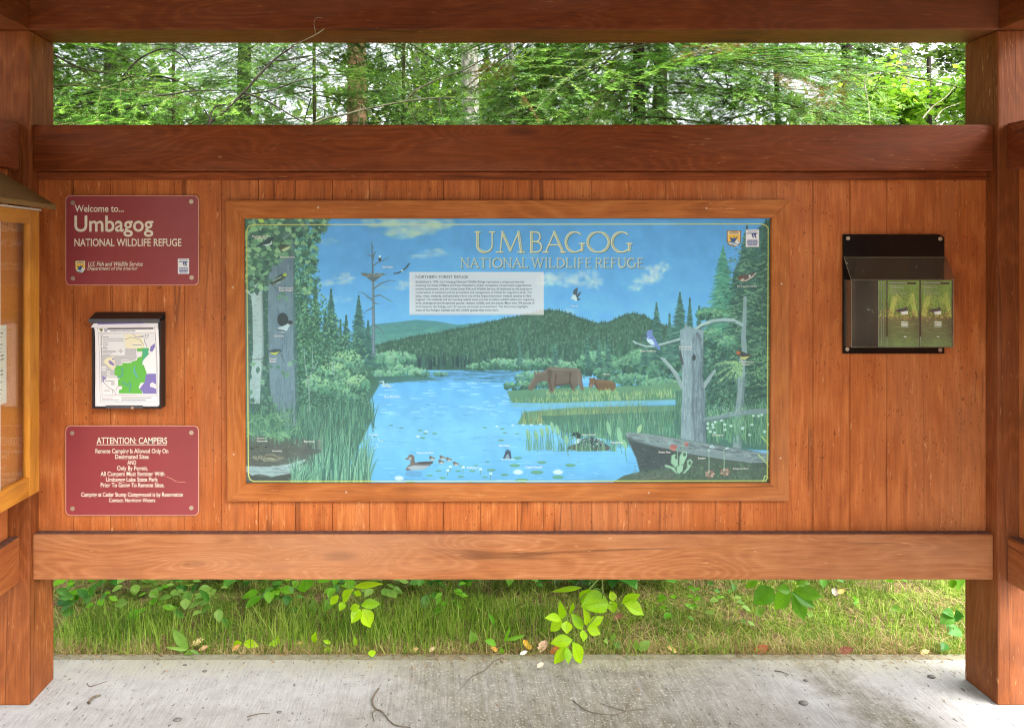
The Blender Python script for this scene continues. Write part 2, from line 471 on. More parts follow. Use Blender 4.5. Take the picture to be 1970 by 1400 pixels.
box('frame_stile', (xf - 0.020, xf, cy0, cy0 + 0.061, cz0, cz1), M_case, case, 0.003)
box('frame_rail', (xf - 0.020, xf - 0.0005, cy0 + 0.0613, cy1 - 0.0613, cz0, cz0 + 0.062), M_case_y, case, 0.003)
box('frame_rail', (xf - 0.020, xf - 0.0005, cy0 + 0.0613, cy1 - 0.0613, cz1 - 0.044, cz1), M_case_y, case, 0.003)
bm = bmesh.new()
add_box(bm, xb, xf - 0.0205, cy1 - 0.018, cy1 - 0.004, cz0 + 0.004, cz1 - 0.002)
add_box(bm, xb, xf - 0.0205, cy0 + 0.004, cy0 + 0.018, cz0 + 0.004, cz1 - 0.002)
add_box(bm, xb, xf - 0.0205, cy0 + 0.0185, cy1 - 0.0185, cz0 + 0.004, cz0 + 0.018)
add_box(bm, xb, xf - 0.0205, cy0 + 0.0185, cy1 - 0.0185, cz1 - 0.016, cz1 - 0.002)
obj_bm('case_body', bm, M_case_y, case)
box('back_panel', (-1.356, -1.346, cy0 + 0.019, cy1 - 0.019, cz0 + 0.019, cz1 - 0.017), M_cork, case, 0)
bm = bmesh.new(); add_box(bm, xf - 0.0150, xf - 0.0110, cy0 + 0.055, cy1 - 0.055, cz0 + 0.056, cz1 - 0.038)
obj_bm('glass_pane', bm, M_glass, case)
box('glass_edge_strip', (xf - 0.0105, xf - 0.004, -0.402, -0.396, cz0 + 0.0625, cz1 - 0.0445), M_white, case, 0.0005)
box('drip_strip', (xf - 0.004, xf + 0.006, cy0, cy1, cz1 + 0.0005, cz1 + 0.006), M_white, case, 0.001)
ex, ez, yy = -1.255, 1.672, -0.160
prism('case_roof', [Vector((ex, yy, ez)), Vector((-1.4315, yy, ez + 0.1765 * 0.585)), Vector((-1.4315, yy, ez + 0.1765 * 0.585 + 0.020)), Vector((ex, yy, ez + 0.016))], (0, -0.80, 0), M_croof, case, 0.002)
# sheet of notes inside
M_paper = plain('paper', srgb(225, 222, 205), 0.7, 0.2, var=0.03)
M_ink = plain('ink', srgb(70, 68, 66), 0.7, 0.2)
notice = empty('paper_notice', (-1.344, -0.44, 1.07), 'white typed paper notice pinned inside the glazed case', 'notice')
box('sheet', (-1.3455, -1.3445, -0.62, -0.292, 1.07, 1.31), M_paper, notice, 0)
bm = bmesh.new(); rnd = random.Random(3)
for k in range(17):
    z = 1.285 - k * 0.0115
    if k in (2, 8): continue
    add_box(bm, -1.3444, -1.3441, -0.60, -0.30 - rnd.uniform(0.006, 0.03), z, z + 0.0035)
obj_bm('typed_lines', bm, M_ink, notice)

# ------------------------------------------------------------------ lettering
def text_np(s, bold=0.0, shear=0.0, spacing=1.0, lines=1.0):
    cu = bpy.data.curves.new('tmp_text', 'FONT'); cu.body = s; cu.size = 1.0
    cu.offset = bold; cu.shear = shear; cu.space_character = spacing; cu.resolution_u = 4
    o = bpy.data.objects.new('tmp_text', cu); COL.objects.link(o)
    bpy.context.view_layer.update()
    dg = bpy.context.evaluated_depsgraph_get()
    me = bpy.data.meshes.new_from_object(o.evaluated_get(dg))
    bm = bmesh.new(); bm.from_mesh(me); bmesh.ops.triangulate(bm, faces=bm.faces[:])
    V = np.array([v.co[:] for v in bm.verts]); bm.verts.index_update()
    Fc = np.array([[v.index for v in f.verts] for f in bm.faces])
    bm.free(); bpy.data.meshes.remove(me); bpy.data.objects.remove(o); bpy.data.curves.remove(cu)
    return V, Fc

def text_fit(s, bx, d, bold=0.0, shear=0.0, spacing=1.0):
    """text as a flat mesh whose bounding box is bx = (px0, py0, px1, py1) in photo pixels at distance d"""
    V, Fc = text_np(s, bold, shear, spacing)
    lo, hi = V.min(0), V.max(0)
    u = (V[:, 0] - lo[0]) / (hi[0] - lo[0]); v = (V[:, 1] - lo[1]) / (hi[1] - lo[1])
    px = bx[0] + u * (bx[2] - bx[0]); py = bx[3] - v * (bx[3] - bx[1])
    W = np.stack([(px - XV) * d / F, np.full_like(px, d - DP), EYE - (py - YV) * d / F], -1)
    return W, Fc

# ------------------------------------------------------------------ a small painter: pictures printed on flat sheets
class Canvas:
    """colours painted cell by cell, kept as vertex colours of a flat grid"""
    def __init__(s, x0, y0, x1, y1, k, bg):
        s.x0, s.y0, s.x1, s.y1, s.k = x0, y0, x1, y1, k
        s.W, s.H = int(round((x1 - x0) * k)), int(round((y1 - y0) * k))
        s.im = np.zeros((s.H, s.W, 3), np.float32); s.im[:] = np.array(bg, np.float32) / 255
        s.frame()
    def frame(s, ox=0, oy=0, sc=1.0):
        s.ox, s.oy, s.sc = ox, oy, sc; return s
    def T(s, p):
        p = np.asarray(p, np.float32)
        return np.stack([(p[..., 0] / s.sc + s.ox - s.x0) * s.k, (p[..., 1] / s.sc + s.oy - s.y0) * s.k], -1)
    def L(s, r): return r / s.sc * s.k
    def _blend(s, x0, x1, y0, y1, a, col):
        reg = s.im[y0:y1, x0:x1]
        c = np.asarray(col, np.float32)
        if c.ndim == 1: c = c / 255
        reg += a[..., None] * (c - reg)
    def _win(s, x0, y0, x1, y1):
        return max(0, int(x0)), min(s.W, int(x1) + 2), max(0, int(y0)), min(s.H, int(y1) + 2)
    def mask(s, pts, soft=1.0):
        q = s.T(pts); x0, x1, y0, y1 = s._win(q[:, 0].min() - 1, q[:, 1].min() - 1, q[:, 0].max() + 1, q[:, 1].max() + 1)
        if x1 <= x0 or y1 <= y0: return None
        X, Y = np.meshgrid(np.arange(x0, x1) + 0.5, np.arange(y0, y1) + 0.5)
        ins = np.zeros(X.shape, bool); dm = np.full(X.shape, 1e9, np.float32)
        n = len(q)
        for i in range(n):
            ax, ay = q[i]; bx, by = q[(i + 1) % n]
            c = (ay > Y) != (by > Y)
            if by != ay: ins ^= c & (X < (bx - ax) * (Y - ay) / (by - ay) + ax)
            dx, dy = bx - ax, by - ay; L2 = dx * dx + dy * dy + 1e-9
            t = np.clip(((X - ax) * dx + (Y - ay) * dy) / L2, 0, 1)
            dm = np.minimum(dm, (X - ax - t * dx) ** 2 + (Y - ay - t * dy) ** 2)
        sd = np.sqrt(dm) * np.where(ins, 1, -1)
        return x0, x1, y0, y1, np.clip(0.5 + sd / soft, 0, 1).astype(np.float32)
    def poly(s, pts, col, a=1.0, soft=1.0, col2=None, noise=None):
        m = s.mask(pts, soft)
        if m is None: return
        x0, x1, y0, y1, al = m
        c = np.array(col, np.float32) / 255
        if col2 is not None:
            t = np.linspace(0, 1, y1 - y0, dtype=np.float32)[:, None, None]
            c = c * (1 - t) + np.array(col2, np.float32) / 255 * t
            c = np.broadcast_to(c, (y1 - y0, x1 - x0, 3))
        if noise is not None: al = al * noise[y0:y1, x0:x1]
        s._blend(x0, x1, y0, y1, al * a, c if col2 is not None else col)
    def stroke(s, p, q, r0, r1, col, a=1.0):
        p, q = s.T(p), s.T(q); r0, r1 = s.L(r0), s.L(r1); rm = max(r0, r1) + 1
        x0, x1, y0, y1 = s._win(min(p[0], q[0]) - rm, min(p[1], q[1]) - rm, max(p[0], q[0]) + rm, max(p[1], q[1]) + rm)
        if x1 <= x0 or y1 <= y0: return
        X = (np.arange(x0, x1) + 0.5)[None, :]; Y = (np.arange(y0, y1) + 0.5)[:, None]
        dx, dy = q[0] - p[0], q[1] - p[1]; L2 = dx * dx + dy * dy + 1e-9
        t = np.clip(((X - p[0]) * dx + (Y - p[1]) * dy) / L2, 0, 1)
        dd = np.sqrt((X - p[0] - t * dx) ** 2 + (Y - p[1] - t * dy) ** 2)
        al = np.clip(r0 + (r1 - r0) * t - dd + 0.5, 0, 1) * np.minimum(1, 2 * np.maximum(r0 + (r1 - r0) * t, 0.15))
        s._blend(x0, x1, y0, y1, (al * a).astype(np.float32), col)
    def line(s, pts, r, col, a=1.0, r1=None):
        n = len(pts) - 1; r1 = r if r1 is None else r1
        for i in range(n):
            s.stroke(pts[i], pts[i + 1], r + (r1 - r) * i / n, r + (r1 - r) * (i + 1) / n, col, a)
    def dab(s, c, rx, ry, col, a=1.0, ang=0.0, soft=1.0):
        c = s.T(c); rx, ry = max(s.L(rx), 0.2), max(s.L(ry), 0.2); rm = max(rx, ry) + 1 + soft
        x0, x1, y0, y1 = s._win(c[0] - rm, c[1] - rm, c[0] + rm, c[1] + rm)
        if x1 <= x0 or y1 <= y0: return
        X = (np.arange(x0, x1) + 0.5)[None, :] - c[0]; Y = (np.arange(y0, y1) + 0.5)[:, None] - c[1]
        ca, sa = math.cos(ang), math.sin(ang)
        u, v = (X * ca + Y * sa) / rx, (-X * sa + Y * ca) / ry
        dd = (1 - np.sqrt(u * u + v * v)) * min(rx, ry)
        s._blend(x0, x1, y0, y1, (np.clip(dd / soft + 0.5, 0, 1) * a).astype(np.float32), col)
    def leaf(s, c, l, wd, ang, col, a=1.0):
        ca, sa = math.cos(ang), math.sin(ang)
        pr = [(-.5, 0), (-.3, .38), (-.05, .5), (.2, .36), (.5, 0), (.2, -.36), (-.05, -.5), (-.3, -.38)]
        s.poly([(c[0] + (x * ca * l - y * sa * wd), c[1] + (x * sa * l + y * ca * wd)) for x, y in pr], col, a)
    def blade(s, x, y, h, lean, wd, col, a=1.0):
        p = [(x + lean * (t ** 1.8), y - h * (t - 0.18 * abs(lean) / max(h, 1) * t ** 3)) for t in (0, .35, .7, 1)]
        s.line(p, wd, col, a, wd * 0.25)
    def fbm(s, seed, cells=6, octv=4, stretch=(1, 1)):
        r = np.random.RandomState(seed); out = np.zeros((s.H, s.W), np.float32); amp = 1; tot = 0
        for o in range(octv):
            gy, gx = max(2, int(cells * 2 ** o * stretch[1])), max(2, int(cells * 2 ** o * stretch[0] * s.W / s.H))
            g = r.rand(gy + 2, gx + 2).astype(np.float32)
            yy = np.linspace(0, gy, s.H); xx = np.linspace(0, gx, s.W)
            yi, xi = yy.astype(int), xx.astype(int); fy, fx = (yy - yi)[:, None], (xx - xi)[None, :]
            fy, fx = fy * fy * (3 - 2 * fy), fx * fx * (3 - 2 * fx)
            v = (g[yi][:, xi] * (1 - fx) + g[yi][:, xi + 1] * fx) * (1 - fy) + (g[yi + 1][:, xi] * (1 - fx) + g[yi + 1][:, xi + 1] * fx) * fy
            out += amp * v; tot += amp; amp *= 0.55
        return out / tot
    def pts_in(s, pts, n, rnd):
        pts = [(float(a), float(b)) for a, b in pts]
        xs = [p[0] for p in pts]; ys = [p[1] for p in pts]; out = []
        k = 0
        while len(out) < n and k < n * 30:
            k += 1
            x, y = rnd.uniform(min(xs), max(xs)), rnd.uniform(min(ys), max(ys)); ins = False
            for i in range(len(pts)):
                (ax, ay), (bx, by) = pts[i], pts[(i + 1) % len(pts)]
                if (ay > y) != (by > y) and x < (bx - ax) * (y - ay) / (by - ay) + ax: ins = not ins
            if ins: out.append((x, y))
        return out
    def obj(s, name, d, mat, parent, bend=None, keep=None):
        """flat grid standing where the photo shows it, at distance d"""
        H, W = s.H, s.W
        u = s.x0 + np.arange(W + 1) / s.k; v = s.y0 + np.arange(H + 1) / s.k
        U, Vv = np.meshgrid(u, v)
        X = (U - XV) * d / F; Z = EYE - (Vv - YV) * d / F; Y = np.full_like(X, d - DP)
        if bend is not None: X, Y, Z = bend(U, Vv, X, Y, Z)
        V = np.stack([X, Y, Z], -1).reshape(-1, 3)
        i = np.arange(H)[:, None] * (W + 1) + np.arange(W)[None, :]
        Fc = np.stack([i, i + W + 1, i + W + 2, i + 1], -1).reshape(-1, 4)
        c = np.clip(s.im, 0, 1)
        lin = np.where(c <= 0.04045, c / 12.92, ((c + 0.055) / 1.055) ** 2.4).astype(np.float32)
        if keep is not None:
            kk = keep(s).reshape(-1); Fc = Fc[kk]; lin = lin.reshape(-1, 3)[kk]
        o = obj_np(name, V, Fc, mat, parent)
        at = o.data.color_attributes.new('paint', 'FLOAT_COLOR', 'CORNER')
        px = np.ones((len(Fc), 4, 4), np.float32); px[:, :, :3] = lin.reshape(-1, 1, 3)
        at.data.foreach_set('color', px.ravel())
        return o

# ------------------------------------------------------------------ emblems (shield with bird and fish; leaf-blue flying goose)
def paint_shield(c, x0, y0, x1, y1):
    """shield: tan head, gold field, blue diving bird, blue water and mountains"""
    c.frame(x0, y0, 1.0); w, h = x1 - x0, y1 - y0
    Q = lambda pts: [(x * w, y * h) for x, y in pts]
    sh = [(.05, .03), (.95, .03), (1, .1), (.99, .68), (.9, .84), (.72, .94), (.5, 1), (.28, .94), (.1, .84), (.01, .68), (0, .1)]
    c.poly(Q(sh), (120, 92, 62))
    ins = [(.5 + (x - .5) * .88, .5 + (y - .5) * .91) for x, y in sh]
    c.poly(Q(ins), (236, 216, 172))
    c.poly(Q([(.12, .29), (.88, .29), (.88, .7), (.8, .82), (.5, .92), (.2, .82), (.12, .7)]), (240, 196, 66))
    c.poly(Q([(.12, .70), (.35, .66), (.55, .72), (.88, .62), (.88, .7), (.8, .82), (.5, .93), (.2, .82)]), (52, 112, 168))
    c.poly(Q([(.55, .74), (.72, .54), (.82, .7), (.88, .62), (.88, .74), (.74, .84)]), (226, 236, 240))
    c.line(Q([(.2, .77), (.45, .8), (.7, .9)]), .035 * h, (236, 244, 246))
    c.poly(Q([(.22, .42), (.45, .52), (.5, .36), (.56, .5), (.78, .36), (.66, .56), (.56, .68), (.42, .7), (.3, .62)]), (36, 84, 150))
    c.line(Q([(.25, .12), (.75, .12)]), .016 * h, (90, 74, 50), .8)
    c.line(Q([(.18, .20), (.82, .20)]), .022 * h, (90, 74, 50), .8)
    return sh
def paint_goose(c, x0, y0, x1, y1):
    c.frame(x0, y0, 1.0); w, h = x1 - x0, y1 - y0
    Q = lambda pts: [(x * w, y * h) for x, y in pts]
    c.poly(Q([(0, 0), (1, 0), (1, 1), (0, 1)]), (190, 200, 214)); c.poly(Q([(.03, .02), (.97, .02), (.97, .98), (.03, .98)]), (240, 242, 246))
    c.line(Q([(.12, .07), (.88, .07)]), .012 * h, (130, 140, 165)); c.line(Q([(.2, .125), (.8, .125)]), .012 * h, (130, 140, 165))
    c.line(Q([(.1, .22), (.35, .21), (.55, .25)]), .018 * h, (46, 62, 132))
    c.poly(Q([(.42, .2), (.92, .19), (.78, .27), (.62, .29)]), (46, 62, 132))
    c.poly(Q([(.44, .26), (.56, .27), (.6, .5), (.5, .42)]), (46, 62, 132)); c.poly(Q([(.6, .27), (.74, .26), (.8, .52), (.68, .44)]), (60, 80, 150))
    for i, (a, b) in enumerate(((.16, .84), (.12, .88), (.16, .84), (.18, .82))):
        y = .62 + i * .09
        c.line(Q([(a, y), (b, y)]), .030 * h, (70, 84, 142), .85)
        for q in range(5):
            xx = a + (b - a) * (q + .7) / 5.4
            c.line(Q([(xx, y - .03), (xx, y + .03)]), .010 * h, (226, 230, 240), .8)

M_print = vcol_mat('printed_sheet', 0.45, 0.4)
# ------------------------------------------------------------------ maroon welcome and campers signs
M_maroon = plain('maroon_enamel', srgb(152, 66, 70), 0.30, 0.5, var=0.05, scale=6)
M_cream = plain('cream_lettering', srgb(232, 226, 208), 0.5, 0.3, var=0.02)
M_signedge = plain('pale_sign_edge', srgb(222, 170, 150), 0.5, 0.3, var=0.05)
M_screw = plain('screw_metal', srgb(205, 188, 165), 0.35, 0.5, metal=0.6)
DS = 2.6935

def screw_bm(bm, px, py, d, r=0.0042, h=0.0025):
    x, y, z = P(px, py, d)
    g = bmesh.ops.create_cone(bm, cap_ends=True, segments=14, radius1=r, radius2=r * 0.75, depth=h)
    M = Matrix.Translation((x, y - h / 2, z)) @ Matrix.Rotation(R(90), 4, 'X')
    bmesh.ops.transform(bm, matrix=M, verts=g['verts'])
    g = bmesh.ops.create_cone(bm, cap_ends=True, segments=14, radius1=r * 1.9, radius2=r * 1.75, depth=0.0012)
    M = Matrix.Translation((x, y - 0.0006, z)) @ Matrix.Rotation(R(90), 4, 'X')
    bmesh.ops.transform(bm, matrix=M, verts=g['verts'])

def sign(px0, py0, px1, py1, label, lines, screws):
    x, y, z = P((px0 + px1) / 2, py1, DS)
    t = empty('maroon_sign', (x, y, z), label, 'sign', 'maroon signs on the board wall')
    prism('plate', rrect(px0, py0, px1, py1, 10, DS), (0, 0.004, 0), M_signedge, t)
    prism('sign_face', rrect(px0 + 1.3, py0 + 1.3, px1 - 1.3, py1 - 1.3, 9, DS - 0.0006), (0, 0.0004, 0), M_maroon, t)
    for s, b, bo, sh in lines:
        V, Fc = text_fit(s, b, DS - 0.0012, bo, sh); obj_np('lettering', V, Fc, M_cream, t)
    for s in screws:
        bm = bmesh.new(); screw_bm(bm, s[0], s[1], DS - 0.0008)
        obj_bm('screw', bm, M_screw, t, smooth=False)
    return t

B = 0.014
wel = sign(126, 376, 382.5, 549, 'maroon sign reading Welcome to Umbagog National Wildlife Refuge, topmost on the left', [
    ('Welcome to...', (143.7, 394.5, 238, 408), B, 0), ('Umbagog', (143, 415, 295, 455.8), 0.016, 0),
    ('NATIONAL WILDLIFE REFUGE', (143, 459, 349, 474), B, 0),
    ('U.S. Fish and Wildlife Service', (169.5, 503.5, 274.5, 511.9), 0.012, 0.28),
    ('Department of the Interior', (168, 513, 265, 521.4), 0.012, 0.28)],
    [(139.5, 390), (368, 388), (140, 535.5), (368.7, 534)])
c = Canvas(144, 500, 165, 526, 4, (140, 50, 55)); sh = paint_shield(c, 144, 500, 165, 526)
def keep_shield(s):
    s.frame(144, 500, 1.0); m = s.mask([(x * 21, y * 26) for x, y in sh], 0.2)
    k = np.zeros((s.H, s.W), bool); k[m[2]:m[3], m[0]:m[1]] = m[4] > 0.4; return k
c.obj('shield_emblem', DS - 0.0013, M_print, wel, keep=keep_shield)
c = Canvas(342, 497.5, 364, 527, 4, (240, 240, 246)); paint_goose(c, 342, 497.5, 364, 527)
c.obj('goose_emblem', DS - 0.0013, M_print, wel)

camp = sign(126, 818.5, 382.5, 991.7, 'maroon sign headed Attention Campers, below the paper map holder', [
    ('ATTENTION: CAMPERS', (185.8, 841, 321.6, 853.5), B, 0),
    ('Remote Camping Is Allowed Only On', (183.7, 862.7, 323.7, 874.2), B, 0), ('Designated Sites', (221.5, 873.8, 286, 885), B, 0),
    ('AND', (245, 885, 262, 893.3), B, 0), ('Only By Permit.', (225, 895.8, 284.4, 907), B, 0),
    ('All Campers Must Register With', (193.4, 906.6, 316.3, 918), B, 0), ('Umbagog Lake State Park', (203.8, 917.5, 304, 928.8), B, 0),
    ('Prior To Going To Remote Sites.', (193.7, 928.2, 316.3, 939.5), B, 0),
    ('Camping at Cedar Stump Campground is by Reservation', (156, 946.5, 352, 957.5), B, 0),
    ('Contact: Northern Waters', (209.6, 957.8, 298.6, 965.5), B, 0)],
    [(138.7, 833), (368, 832), (139.3, 978), (368, 976.6)])
bm = bmesh.new(); a = P(185.8, 854.6, DS - 0.0012); b2 = P(321.6, 855.8, DS - 0.0012)
add_box(bm, a[0], b2[0], a[1] - 0.0002, a[1], b2[2], a[2]); obj_bm('underline', bm, M_cream, camp)
V, Fc = tube_np(spline([P(320, 916.5, DS - .001), P(330, 920.5, DS - .001), P(338, 925.5, DS - .001), P(350, 927, DS - .001), P(357, 928, DS - .001)]), 0.0007, 5)
obj_np('scratch', V, Fc, M_signedge, camp)

# ------------------------------------------------------------------ black map holder with paper maps
M_black = plain('black_plastic', srgb(34, 34, 36), 0.45, 0.5, var=0.15, scale=40)
M_grey = plain('grey_plastic_lip', srgb(84, 86, 92), 0.4, 0.5, var=0.1, scale=40)
DB, DF = 2.697, 2.650
k = DF / F
x0, x1 = (177 - XV) * k, (309 - XV) * k
zb, zt = EYE - (786 - YV) * k, EYE - (617 - YV) * k
yb, yf = DB - DP, DF - DP
hold = empty('map_holder', ((x0 + x1) / 2, yb, zb), 'black plastic hooded map holder screwed to the wall between two maroon signs', 'map holder')
bm = bmesh.new()
add_box(bm, x0, x1, yb - 0.003, yb, zb, zt + 0.02)
add_box(bm, x0, x0 + 0.007, yf, yb - 0.0032, zb, zt, bev=0.001)
add_box(bm, x1 - 0.007, x1, yf, yb - 0.0032, zb, zt, bev=0.001)
add_box(bm, x0 + 0.0072, x1 - 0.0072, yf + 0.001, yb - 0.0032, zb, zb + 0.006)
obj_bm('holder_body', bm, M_black, hold)
box('holder_lip', (x0 + 0.048, x1 - 0.060, yf - 0.003, yf + 0.0005, zb + 0.001, zb + 0.011), M_grey, hold, 0.001)
lx0, lx1 = (172.5 - XV) * k, (308.5 - XV) * k
zl1, zl0, zlb = EYE - (613 - YV) * k, EYE - (621 - YV) * k, EYE - (600 - YV) * DB / F
prism('holder_lid', [Vector((lx0, yf - 0.006, zl1)), Vector((lx0, yf - 0.006, zl1 - 0.003)), Vector((lx0, yb, zlb - 0.003)), Vector((lx0, yb, zlb))], (lx1 - lx0, 0, 0), M_black, hold)
box('lid_lip', (lx0, lx1, yf - 0.009, yf - 0.0062, zl0, zl1), M_grey, hold, 0.0006)
bm = bmesh.new(); screw_bm(bm, 254.5, 784.5, DF - 0.004, 0.0028); obj_bm('screw', bm, M_screw, hold)

DM = 2.6492
c = Canvas(182.5, 627, 305, 779, 2.4, (246, 246, 248)); c.frame(160, 590, 6.83)
c.poly([(225, 350), (948, 350), (955, 1150), (230, 1165)], (236, 238, 240))
c.poly([(540, 640), (220, 640), (225, 1000), (330, 900), (400, 1000), (460, 900), (460, 760), (690, 690), (690, 545), (545, 545)], (198, 200, 202))
c.poly([(540, 360), (760, 360), (790, 470), (790, 540), (690, 545), (545, 545)], (240, 236, 206))
c.poly([(250, 720), (300, 670), (390, 650), (405, 700), (405, 760), (430, 790), (380, 830), (330, 790)], (238, 234, 200))
c.poly([(228, 1000), (330, 900), (450, 960), (450, 1140), (235, 1160)], (246, 246, 248))
c.poly([(360, 960), (405, 960), (405, 1030), (360, 1030)], (205, 205, 206))
G = (108, 196, 84)
c.poly([(430, 775), (505, 765), (510, 738), (620, 735), (640, 715), (700, 700), (705, 670), (760, 650), (770, 600), (760, 540), (850, 540), (860, 560), (840, 600), (860, 615), (780, 700), (765, 760), (825, 762), (835, 870), (815, 890), (820, 990), (745, 1000), (720, 1060), (765, 1110), (770, 1140), (460, 1135), (465, 1090), (505, 1080), (505, 1040), (455, 1040), (450, 960), (475, 940), (400, 890), (410, 800)], G)
c.poly([(700, 545), (780, 545), (770, 585), (700, 585)], G); c.poly([(765, 560), (840, 545), (850, 620), (790, 690), (750, 760), (780, 640)], (84, 186, 140))
c.poly([(655, 800), (680, 760), (670, 830), (700, 900), (720, 950), (690, 920), (650, 850)], (100, 180, 190))
for pl in ([(500, 800), (510, 900), (450, 930)], [(600, 980), (620, 1040), (600, 1110)], [(510, 990), (590, 1040)]): c.line(pl, 9, (92, 170, 160))
PU = (138, 128, 196)
c.poly([(880, 520), (935, 480), (935, 530), (900, 590), (868, 580)], PU); c.poly([(320, 710), (350, 705), (395, 745), (400, 778), (340, 750)], PU)
c.poly([(815, 890), (850, 875), (945, 880), (950, 1020), (900, 990), (870, 1010), (870, 1050), (910, 1060), (950, 1080), (952, 1140), (780, 1140), (765, 1105), (730, 1080), (800, 990)], PU)
c.poly([(240, 900), (265, 920), (295, 930), (290, 950), (262, 955), (268, 990), (255, 985)], PU)
c.poly([(830, 880), (770, 720), (860, 620), (940, 560), (942, 875)], (246, 247, 248))
c.dab((385, 685), 14, 12, PU)
rn = random.Random(5)
for pl in ([(250, 980), (330, 1060), (400, 1100), (420, 1150)], [(330, 1060), (380, 1090), (380, 1140)], [(420, 1100), (450, 1040), (520, 1010)], [(545, 430), (630, 400), (740, 430), (790, 500)], [(800, 450), (830, 520)], [(820, 370), (800, 450), (830, 520)], [(650, 360), (700, 390), (860, 370), (830, 420)]): c.line(pl, 2.5, (120, 120, 122))
for a in ((495, 695, 590, 730), (555, 645, 705, 660), (598, 556, 700, 572), (310, 905, 440, 945), (275, 958, 398, 985), (300, 845, 345, 890), (225, 785, 290, 838), (265, 1085, 345, 1115), (640, 490, 770, 512), (675, 385, 800, 405)):
    c.poly([(a[0], a[1]), (a[2], a[1]), (a[2], a[3]), (a[0], a[3])], (244, 244, 244)); ym = (a[1] + a[3]) / 2
    c.line([(a[0] + 8, ym), (a[2] - 8, ym)], 4, (120, 120, 124), .8)
for y, x in ((375, 258), (397, 330), (420, 526), (446, 526), (474, 318), (500, 325), (524, 298), (541, 305), (560, 320), (577, 420), (596, 425), (612, 370), (630, 340)):
    if y not in (375, 524): c.dab((236, y), 7, 7, (90, 92, 96))
    xx = 255 if y != 375 else 228
    while xx < x:
        q = rn.uniform(14, 44); c.line([(xx, y), (min(xx + q, x), y)], 3.6, (140, 140, 146), .9); xx += q + 7
c.line([(455, 582), (520, 582)], 1.5, (80, 80, 84)); c.line([(488, 550), (488, 612)], 1.5, (80, 80, 84)); c.poly([(488, 566), (504, 582), (488, 598), (472, 582)], (240, 240, 240)); c.line([(488, 566), (504, 582), (488, 598), (472, 582), (488, 566)], 2, (90, 90, 96))
c.poly([(322, 278), (928, 272), (928, 293), (322, 300)], (96, 98, 108))
for x in np.arange(360, 690, 15): c.line([(x, 318), (x + rn.uniform(6, 12), 318)], rn.uniform(4, 7), (120, 122, 130), .8)
c.poly([(218, 283), (260, 283), (262, 310), (240, 332), (218, 312)], (150, 150, 90)); c.dab((240, 305), 10, 10, (90, 120, 140)); c.poly([(280, 283), (318, 283), (318, 332), (280, 332)], (226, 228, 234)); c.line([(285, 295), (312, 298)], 5, (80, 90, 140)); c.line([(285, 318), (312, 318)], 7, (140, 146, 170))
c.line([(195, 268), (945, 262), (975, 1245), (215, 1255), (195, 268)], 1.6, (130, 132, 140)); c.line([(200, 345), (945, 338)], 1.6, (130, 132, 140)); c.line([(218, 352), (945, 350), (955, 1150), (240, 1162), (218, 352)], 1.4, (140, 142, 150)); c.line([(215, 1180), (965, 1168)], 1.4, (140, 142, 150))
for y, a, b in ((1193, 500, 885), (1222, 495, 810), (1205, 240, 380), (1222, 240, 460)):
    x = a
    while x < b:
        q = rn.uniform(20, 60); c.line([(x, y), (min(b, x + q), y)], 5 if a > 300 else 3, (130, 130, 136), .9); x += q + 10
maps = empty('trail_map_sheets', P(243, 780, DM), 'printed green and purple map sheets held in the black holder', 'map')
def sheet_bend(U, V, X, Y, Z):
    t = np.clip((640 - V) / 13.0, 0, 1); Y = Y - 0.010 * t * t
    l = np.clip((V - 640) / 140.0, 0, 1); X = X + 0.0045 * l + 0.0015 * np.sin(l * 5)
    Y = Y - 0.003 * np.sin((U - 181) / 125 * 3.14) * np.sin(l * 3.14)
    return X, Y, Z
c.obj('top_sheet', DM, M_print, maps, bend=sheet_bend)
M_sheet = plain('map_paper', srgb(240, 240, 244), 0.6, 0.3, var=0.02); M_purple = plain('map_purple_print', srgb(110, 100, 170), 0.6, 0.3)
a0, a1 = P(174.8, 630, 2.636), P(303.5, 629, 2.636); b0, b1 = P(180, 622, 2.640), P(304, 621.5, 2.640)
obj_np('curled_edge', np.array([a0, a1, b1, b0]), np.array([[0, 1, 2, 3]]), M_sheet, maps)
obj_np('under_sheet', np.array([P(188, 624, 2.6385), P(275, 622.2, 2.6385), P(280, 620.6, 2.6385), P(188, 621, 2.6385)]), np.array([[0, 1, 2, 3]]), M_purple, maps)
box('sheet_stack', (x0 + 0.009, x1 - 0.009, DM - DP + 0.004, DM - DP + 0.016, zb + 0.007, zt - 0.012), M_sheet, maps, 0)

# ------------------------------------------------------------------ clear acrylic brochure holder on a black backplate
M_acryl = glass_mat('clear_acrylic', (0.96, 0.98, 0.97), 1.8, 0.02, 0.2)  # strong pale film paints the missing reflection on the clear front
M_acryl_lid = glass_mat('clear_acrylic_dusty', (0.84, 0.84, 0.78), 1.6, 0.03, 0.16)
M_acryl_edge = plain('acrylic_edge', srgb(150, 150, 120), 0.3, 0.5)
M_gloss = plain('black_backplate', srgb(14, 14, 15), 0.18, 0.5, var=0.1)
kb, DF = 2.694 / F, 2.648; k = DF / F
bx0, bx1, bz0, bz1 = (1622 - XV) * kb, (1817 - XV) * kb, EYE - (680 - YV) * kb, EYE - (451 - YV) * kb
yb = 2.694 - DP; yf = DF - DP
rack = empty('brochure_holder', ((bx0 + bx1) / 2, yb, bz0), 'black backed clear acrylic brochure holder with a sloping lid', 'brochure holder')
prism('backplate', [Vector((bx0, yb, bz0)), Vector((bx1, yb, bz0)), Vector((bx1, yb, bz1 - 0.010)), Vector((bx1 - 0.014, yb, bz1 - 0.002)), Vector((bx1 - 0.02, yb, bz1)), Vector((bx0, yb, bz1))], (0, 0.005, 0), M_gloss, rack)
